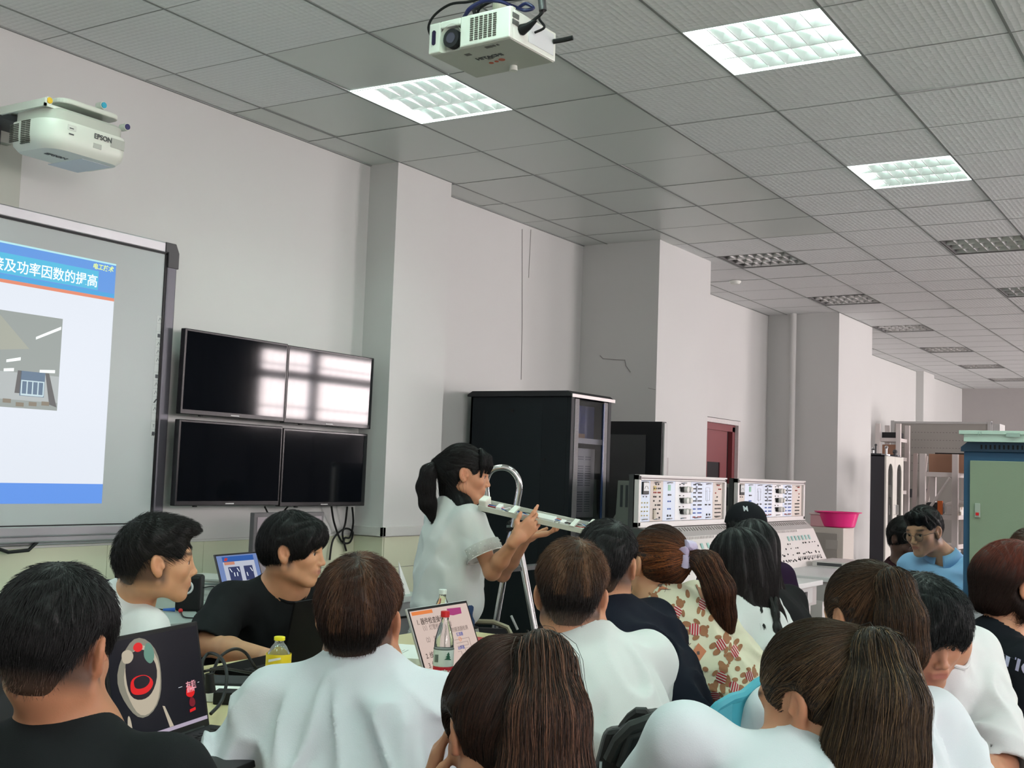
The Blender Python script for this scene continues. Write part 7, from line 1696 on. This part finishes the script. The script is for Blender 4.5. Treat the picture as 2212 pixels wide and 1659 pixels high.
bears(P8, [(1470, 1330, -30, 'b', 1), (1505, 1365, -100, 'b', 1.2), (1430, 1320, 20, 'b', .9), (1462, 1358, 10, 'c', 1), (1508, 1410, 45, 'e', 1), (1560, 1395, -60, 'b', 1.1), (1545, 1345, 30, 'c', .9), (1440, 1283, 20, 'e', .9),
           (1590, 1410, 120, 'b', 1), (1552, 1455, -20, 'b', 1.1), (1520, 1440, 0, 'c', .7), (1478, 1400, 30, 'l', 1), (1576, 1470, 60, 'b', 1), (1615, 1455, -80, 'b', .9), (1536, 1490, 10, 'b', .9), (1415, 1350, 50, 'c', 1), (1500, 1300, 80, 'c', .8), (1530, 1320, -30, 'b', .9), (1505, 1460, 0, 'c', .8), (1555, 1430, 0, 'c', .8), (1485, 1285, 30, 'c', .8), (1450, 1290, 0, 'l', .7), (1560, 1510, 20, 'e', .8), (1600, 1490, 10, 'l', .8), (1455, 1270, 10, 'b', .6), (1515, 1500, -40, 'c', 1), (1590, 1440, 0, 'c', .7)], 3.5)
# shirt collar
mb = MB(); Wn = P8; NBc = P8['NB']+P8['F']*.02
for sd in (0, 1): pass
rg = [NBc+P8['X']*math.cos(a)*.075+P8['F']*math.sin(a)*.070 for a in np.linspace(-.3, math.pi*2-.9, 20)]
vs = [q+P8['U']*.035 for q in rg]+[q+P8['U']*.002+(q-NBc)*.42 for q in rg]
n = 20; mb.add(vs, [(i, i+1, n+i+1, n+i) for i in range(n-1)]); co = mb.build('collar', shirtm, P8['t'], smooth=True); mo = co.modifiers.new('thickness', 'SOLIDIFY'); mo.thickness = .003
# 9 long black hair white shirt
def falls9(W, P_):
    H = P_['H']; return [([W(0, -.06, -.04), H+RH*.03-FH*.07-[0, 0, .18], H+RH*.08-FH*.08-[0, 0, .26], H+RH*.13-FH*.085-[0, 0, .36]], [.072, .070, .05, .018]),
                         ([W(.05, -.05, -.02), H+RH*.11-FH*.05-[0, 0, .17], H+RH*.18-FH*.06-[0, 0, .30], H+RH*.235-FH*.05-[0, 0, .42]], [.05, .045, .03, .012]),
                         ([W(-.05, -.03, -.03), H-RH*.015-FH*.05-[0, 0, .16], H-RH*.0-FH*.06-[0, 0, .26]], [.045, .045, .02])]
P9 = person('person with very long black hair over a white shirt, below the black cap', at(1590, 1222, 4.15), -66, -10, 4, s=1.0, bphi=-48, lean=(.20, -.10), tone=(.50, .34, .24), fem=True,
       top=dict(col=(.62, .64, .64), wr=.008, neck=.070, seed=71, loose=1.08, long=True, sleeve=.8, name='shirt'), hs=.0055, sh=.165, nb=at(1588, 1305, 4.1), hair=long_hair(falls9, n=3000, nfall=3600, seed=19),
       arms=dict(L=dict(elbow=at(1520, 1420, 4.2), wrist=at(1560, 1440, 4.35)), R=dict(elbow=at(1700, 1560, 3.8), wrist=at(1600, 1540, 4.1))))
def fy(x): return .100*math.sqrt(max(0, 1-(x/.080)**2))+.002
locks(PT, [([Wt(x*.55, .050, .112), Wt(x*.85, fy(x*.85)-.012, .085), Wt(x, fy(x), .055), Wt(x*1.03, fy(x)+.001, .026-.02*(abs(x) > .05))], [.010, .011, .008, .003]) for x in (-.05, -.034, -.017, 0, .017, .034, .048, .062)], (.010, .010, .011), 160, .06, 33, 'fringe_lock')
for dx, sw in ((.045, .010), (.066, -.008), (.100, .009), (.118, -.007)):
    locks(P9, [([P9['H']+RH*(dx+sw*math.sin(k*1.3))-FH*(.10+.030*min(k, 3)+.004*k)-[0, 0, .10+.045*k] for k in range(7)], [.009, .009, .008, .007, .006, .004, .002])], (.012, .010, .010), 120, .12, 23+int(dx*1000), w0=.0007)
# 10 black hair, black top behind
def falls10(W, P_):
    H = P_['H']; return [([W(0, -.05, -.04), H+RH*.04-FH*.05-[0, 0, .2], H+RH*.10-FH*.05-[0, 0, .30]], [.075, .07, .02]), ([W(.06, .0, -.02), H+RH*.10-FH*.0-[0, 0, .2], H+RH*.15-FH*.02-[0, 0, .32]], [.045, .05, .02])]
person('person with long black hair and a black top, behind the long-haired one in white', at(1622, 1195, 4.6), -20, -6, 0, s=1.0, bphi=-40, lean=(.18, -.05), tone=(.45, .3, .2), fem=True,
       top=dict(col=(.009, .009, .010), wr=.005, neck=.07, seed=81, long=True, sleeve=.8, name='black_top', loose=1.1), hs=.007, sh=.18, hair=long_hair(falls10, n=2200, nfall=1600, seed=20))
# 11 cap
def cap_hat(P_):
    short_hair(.008, .010, -.07, 1500, .03, (.008, .008, .009), None, seed=21)(P_)
    W, R, s = P_['W'], P_['R'], P_['s']; L = [ell(W(0, -.012, .045), np.array([.094, .112, .095])*s, R, .02), plane(W(0, 0, .040), R@nrm([0, .18, -1]), .006)]
    lo, hi = bounds(L); V, F = surfnet(lambda P, c, r: sdf(L, P, c, r), lo, hi, .006); hat = np_mesh('baseball_cap', V, F, cloth('cap_black', (.010, .011, .014)), P_['t'])
    L = [ell(W(0, .125, .048), np.array([.075, .075, .010])*s, R, .01)]; lo, hi = bounds(L); V, F = surfnet(lambda P, c, r: sdf(L, P, c, r), lo, hi, .006); np_mesh('cap_brim', V, F, MATS['cap_black'], hat)
    me, W0 = text('M', at(1607, 1104, 5.3), RH, (0, 0, 1), .028, PAPER, mesh_only=True, depth=.0002, bold=.001)
    g = lambda P: sdf([ell(W(0, -.012, .045), np.array([.094, .112, .095])*s, R, .02)], P)
    stick(P_, me, W0, FWD, mat('cap_mark', (.45, .47, .5), .5), 'cap_emblem', hat, .002, g)
person('person in a black baseball cap and dark purple jacket, behind the long black hair', at(1612, 1150, 5.4), 28, -8, 0, s=1.0, bphi=10, lean=(.1, -.05), tone=(.18, .10, .07), seat=.62,
       top=dict(col=(.022, .010, .030), wr=.005, neck=.072, seed=91, long=True, name='jacket', loose=1.05), hs=.007, sh=.155, hair=cap_hat)
# 12 foreground woman
def face_locks(P_, T): pass
P12 = person('person with a high brown ponytail down the back, closest to the camera in the centre', at(1075, 1578, 1.93), -22, -20, 0, s=1.0, bphi=-30, lean=(.18, 0), tone=(.42, .25, .17), fem=True,
       top=dict(col=(.03, .03, .035), wr=.004, neck=.07, seed=101), hs=.005, sh=.17,
       hair=pony_hair((.045, -.080, .118), [RH*.012-FH*.035+[0, 0, -.01], RH*.018-FH*.075+[0, 0, -.09], RH*.022-FH*.085+[0, 0, -.20], RH*.02-FH*.085+[0, 0, -.32], RH*.02-FH*.08+[0, 0, -.42]], [.024, .040, .064, .072, .066, .03], root=(.014, .010, .008), tip=(.085, .038, .024), n=4200, ntail=6500, tail_len=.30, seed=22, add=.016, topadd=.022, fw=.06, tie_r=.012, nape=-.09, w0=.0011, tstreak=(.16, .075, .045)),
       arms=dict(L=dict(elbow=at(900, 1790, 2.05), wrist=at(918, 1722, 2.0), dir=nrm(np.array([0, 0, 1])+RH*.25), palm=nrm(RH), curl=(.3, .4, .5, .6)), R=dict(elbow=at(1330, 1850, 1.9), wrist=at(1250, 1800, 2.1))))
# 13 foreground right woman
P13 = person('person with a brown streaked ponytail and white t-shirt, nearest at the right', at(1764, 1508, 2.12), -44, -16, -4, s=1.02, bphi=-4, lean=(.34, .0), tone=(.48, .28, .185), fem=True, ear_out=.25,
       top=dict(col=(.60, .64, .68), wr=.008, neck=.074, seed=111, loose=1.08, sleeve=.9), hs=.0045, sh=.185, nb=at(1712, 1650, 2.08), drop=.0, drops=(-.04, .0),
       hair=pony_hair((.010, -.104, .078), [RH*.018-FH*.03+[0, 0, -.012], RH*.022-FH*.055+[0, 0, -.09], RH*.012-FH*.06+[0, 0, -.17], RH*-.012-FH*.06+[0, 0, -.27], RH*-.02-FH*.055+[0, 0, -.36]], [.018, .044, .074, .082, .080, .04], root=(.014, .010, .007), tip=(.085, .048, .024), streak=(.17, .10, .05), n=3800, ntail=6500, tail_len=.28, seed=24, add=.013, topadd=.020, fw=.064, tie_r=.020, tie_col=mat('tie_taupe', (.22, .17, .15), .7), w0=.0011, tstreak=(.14, .085, .04)),
       arms=dict(L=dict(elbow=at(1400, 1740, 2.2), wrist=at(1290, 1700, 2.5)), R=dict(elbow=at(1960, 1850, 2.15), wrist=at(1900, 1800, 2.4))))
# 14 ponytail behind
P14 = person('person with a brown topped ponytail in a white t-shirt, behind the nearest ponytail', at(1866, 1335, 2.80), -24, -10, 0, s=1.0, bphi=-4, lean=(.22, .0), tone=(.48, .29, .19), fem=True, ear_out=.25,
       top=dict(col=(.60, .64, .68), wr=.008, neck=.074, seed=121, loose=1.12, sleeve=.9), hs=.005, sh=.19, nb=at(1840, 1496, 2.80),
       hair=pony_hair((-.012, -.094, .082), [RH*.012-FH*.03+[0, 0, -.005], RH*.024-FH*.05+[0, 0, -.08], RH*.028-FH*.055+[0, 0, -.15], RH*.02-FH*.05+[0, 0, -.22]], [.020, .034, .052, .050, .02], root=(.014, .010, .007), tip=(.085, .042, .022), streak=(.16, .08, .04), n=3400, ntail=4200, tail_len=.24, seed=25, add=.014, topadd=.020, fw=.064, tstreak=(.12, .062, .03)),
       arms=dict(L=dict(elbow=at(1560, 1640, 2.95), wrist=at(1500, 1600, 3.2)), R=dict(elbow=at(2120, 1760, 2.7), wrist=at(2000, 1700, 2.95))))
pts = [P14['NB']+P14['X']*(.13)+P14['U']*z+P14['F']*f for z, f in ((.03, .02), (.02, -.06), (-.06, -.115), (-.18, -.14), (-.3, -.15))]
# 15 man bowing his head
def mop(W, R, s): return [ell(W(0, .055, .085), (.074, .055, .055), R, .04), ell(W(0, .088, .045), (.062, .030, .040), R, .03), ell(W(.07, .03, .02), (.025, .04, .05), R, .03), ell(W(-.07, .03, .02), (.025, .04, .05), R, .03), ell(W(.045, .095, .035), (.02, .02, .04), R, .02)]
P15 = person('person bowing his head toward the camera, black mop hair and pale grey-white t-shirt', at(1994, 1366, 2.98), 170, -19, 4, s=1.04, bphi=140, lean=(.20, .02), tone=(.40, .235, .165), ear_out=.2,
       top=dict(col=(.60, .61, .62), wr=.009, neck=.070, seed=131, loose=1.08, sleeve=1.0), hs=.0038, sh=.20, nb=at(2020, 1382, 3.05),
       hair=short_hair(.022, .030, -.07, 5000, .045, (.007, .009, .010), (.012, .015, .016), fw=.060, fz=-.018, lift=.008, seed=26, extra=mop, fade=False, crown=(0, -.04, .11), down=.8, w0=.001),
       arms=dict(L=dict(elbow=at(2160, 1650, 2.9), wrist=at(2080, 1720, 2.7), dir=-RH-FH*.3), R=dict(elbow=at(1930, 1640, 3.0), wrist=at(2000, 1720, 2.75))))
me, W0 = flat([circ(at(2040, 1552, 2.7), .030, RGT, UPV, 16, 1.25)]); stick(P15, me, W0-FWD*.2, FWD, mat('print_magenta', (.35, .04, .30), .8), 'printed_disc', P15['shirt'])
# 16 red hair
def red_extra(W, R, s): return [ell(W(0, .05, .07), (.078, .055, .05), R, .04), cap(W(0, -.05, .0), W(0, -.045, -.065), .078, .062, .04), cap(W(.066, .02, .0), W(.068, .02, -.07), .030, .018, .03), cap(W(-.066, .02, .0), W(-.068, .02, -.07), .030, .018, .03)]
P16 = person('person with a reddish bob and black t-shirt with white letters, at the right edge', at(2192, 1268, 3.5), 86, -22, -4, s=1.0, bphi=80, lean=(.24, 0), tone=(.45, .27, .185), fem=True,
       top=dict(col=(.008, .010, .014), wr=.004, neck=.080, seed=141, sleeve=.9, loose=1.05), hs=.006, sh=.175, nb=at(2160, 1376, 3.48),
       hair=short_hair(.016, .022, -.105, 4200, .085, (.020, .008, .006), (.17, .030, .014), fw=.056, fz=-.01, lift=.004, seed=27, extra=red_extra, fade=False, crown=(0, -.01, .12), down=1.2, w0=.001),
       arms=dict(R=dict(elbow=at(2195, 1545, 3.3), wrist=at(2270, 1560, 3.5)), L=dict(elbow=at(2290, 1500, 3.9), wrist=at(2330, 1560, 3.7))))
me, W0 = text('TIC', at(2188, 1448, 3.2), RGT*.9-UPV*.35, UPV*.9+RGT*.3, .045, PAPER, mesh_only=True, depth=.0002, bold=.001); stick(P16, me, W0-FWD*.05, FWD, mat('print_violet_white', (.62, .60, .80), .6), 'printed_letters', P16['shirt'])
# 17 brown hair at the right edge
person('person with brown hair and bare forehead, only the top showing at the right edge', at(2232, 1222, 4.3), -160, -25, 0, s=1.0, lean=(.15, 0), tone=(.55, .36, .26), fem=True, top=dict(col=(.3, .3, .32), seed=151), hs=.007, sh=.17,
       hair=short_hair(.014, .020, -.10, 2600, .07, (.035, .018, .012), (.11, .05, .03), fw=.062, fz=.012, seed=28, fade=False, crown=(0, 0, .12), down=1.0))
# 18 man with glasses in a blue shirt
P18 = person('person in a light blue collared shirt and round glasses, beside the blue-green cabinet', at(1996, 1148, 6.35), -128, -13, 2, s=1.03, bphi=-150, lean=(.1, 0), tone=(.50, .33, .23), seat=.56,
       top=dict(col=(.24, .45, .72), wr=.006, neck=.074, seed=161, loose=1.10, sleeve=.95, name='shirt', collar=True), hs=.0038, sh=.160, nb=at(2036, 1204, 6.40),
       hair=short_hair(.008, .022, -.055, 3600, .020, (.005, .005, .006), None, fw=.064, fz=.002, lift=.004, seed=29, fwd=.6, down=.2, extra=lambda W, R, s: [ell(W(0, .062, .088), (.062, .034, .030), R, .03)]),
       arms=dict(L=dict(elbow=at(1920, 1330, 5.9), wrist=at(1980, 1340, 5.6)), R=dict(elbow=at(2090, 1300, 6.0), wrist=at(2040, 1340, 5.65))))
W = P18['W']; g_ = MB(); gm = mat('glasses_metal', (.10, .08, .07), .3, .7)
for sd in (-1, 1):
    c = W(sd*.034, .104, -.006); rg = [c+P18['R']@np.array([math.cos(a)*.024, -.0015*abs(math.cos(a)), math.sin(a)*.022])*1.03 for a in np.linspace(0, 2*math.pi, 25)]; g_.tube(rg, .0011, 6, caps=False)
    g_.tube([W(sd*.058, .100, .002), W(sd*.076, .06, .004), W(sd*.084, .0, .0)], .0014, 6)
g_.tube([W(-.011, .107, .0), W(0, .110, .003), W(.011, .107, .0)], .0012, 6)
go = g_.build('glasses', gm, P18['t'], smooth=True)
for sd in (-1, 1): m = MB(); m.cyl(W(sd*.034, .1035, -.006), W(sd*.034, .1045, -.006), .0225, seg=20); m.build('lens', GLASS, go)
mb = MB(); P = P18; n = 14
for a0, a1 in ((-.2, 1.35), (1.8, 3.35)):
    an = np.linspace(a0, a1, n); ctr = P['NB']+P['F']*.02; rg = [ctr+P['X']*math.cos(a)*.070+P['F']*math.sin(a)*.070-P['U']*.030*max(0, math.sin(a)) for a in an]
    mb.add([q+P['U']*.062 for q in rg]+[q+P['U']*.012+(q-ctr)*.62 for q in rg], [(i, i+1, n+i+1, n+i) for i in range(n-1)])
co = mb.build('collar', P['m'], P['t'], smooth=True); mo = co.modifiers.new('thickness', 'SOLIDIFY'); mo.thickness = .003
# 19 dark clothed person behind him
person('person in dark maroon clothes, mostly hidden between the glass cabinet and the blue shirt', at(1955, 1165, 7.0), 150, -30, 0, s=1.0, tone=(.10, .06, .05), lean=(.1, 0), fem=True, top=dict(col=(.035, .012, .016), seed=171, long=True), hs=.009,
       hair=short_hair(.014, .02, -.1, 1200, .06, (.01, .008, .008), None, fw=.055, fz=-.02, seed=30, fade=False, down=1.0))
# stools
st = None
for o in [o for o in COL.objects if o.name.startswith('person') and o.parent is None]:
    if 'teacher' in o['label']: continue
    zz = .62 if 'cap' in o['label'] else .56 if 'glasses' in o['label'] else .52
    if st is None:
        st = thing('round_stool', 'round dark stool underneath a seated person', 'stool', (0, 0, 0), 'stools under the seated people')
        MB().cyl((0, 0, -.04), (0, 0, 0), .165, seg=24).build('seat', BLACKM, st, bevel=.006)
        for k in range(4):
            a = math.pi/4+k*math.pi/2; MB().cyl((.11*math.cos(a), .11*math.sin(a), -.04), (.18*math.cos(a), .18*math.sin(a), -.51), .011, seg=8).build('leg', METAL, st)
        s_ = st
    else: s_ = copy_tree(st)
    s_.location = (o.location[0], o.location[1], zz-.005); s_['seat_z'] = zz
for o in COL.objects:
    if 'seat_z' in o.keys(): del o['seat_z']
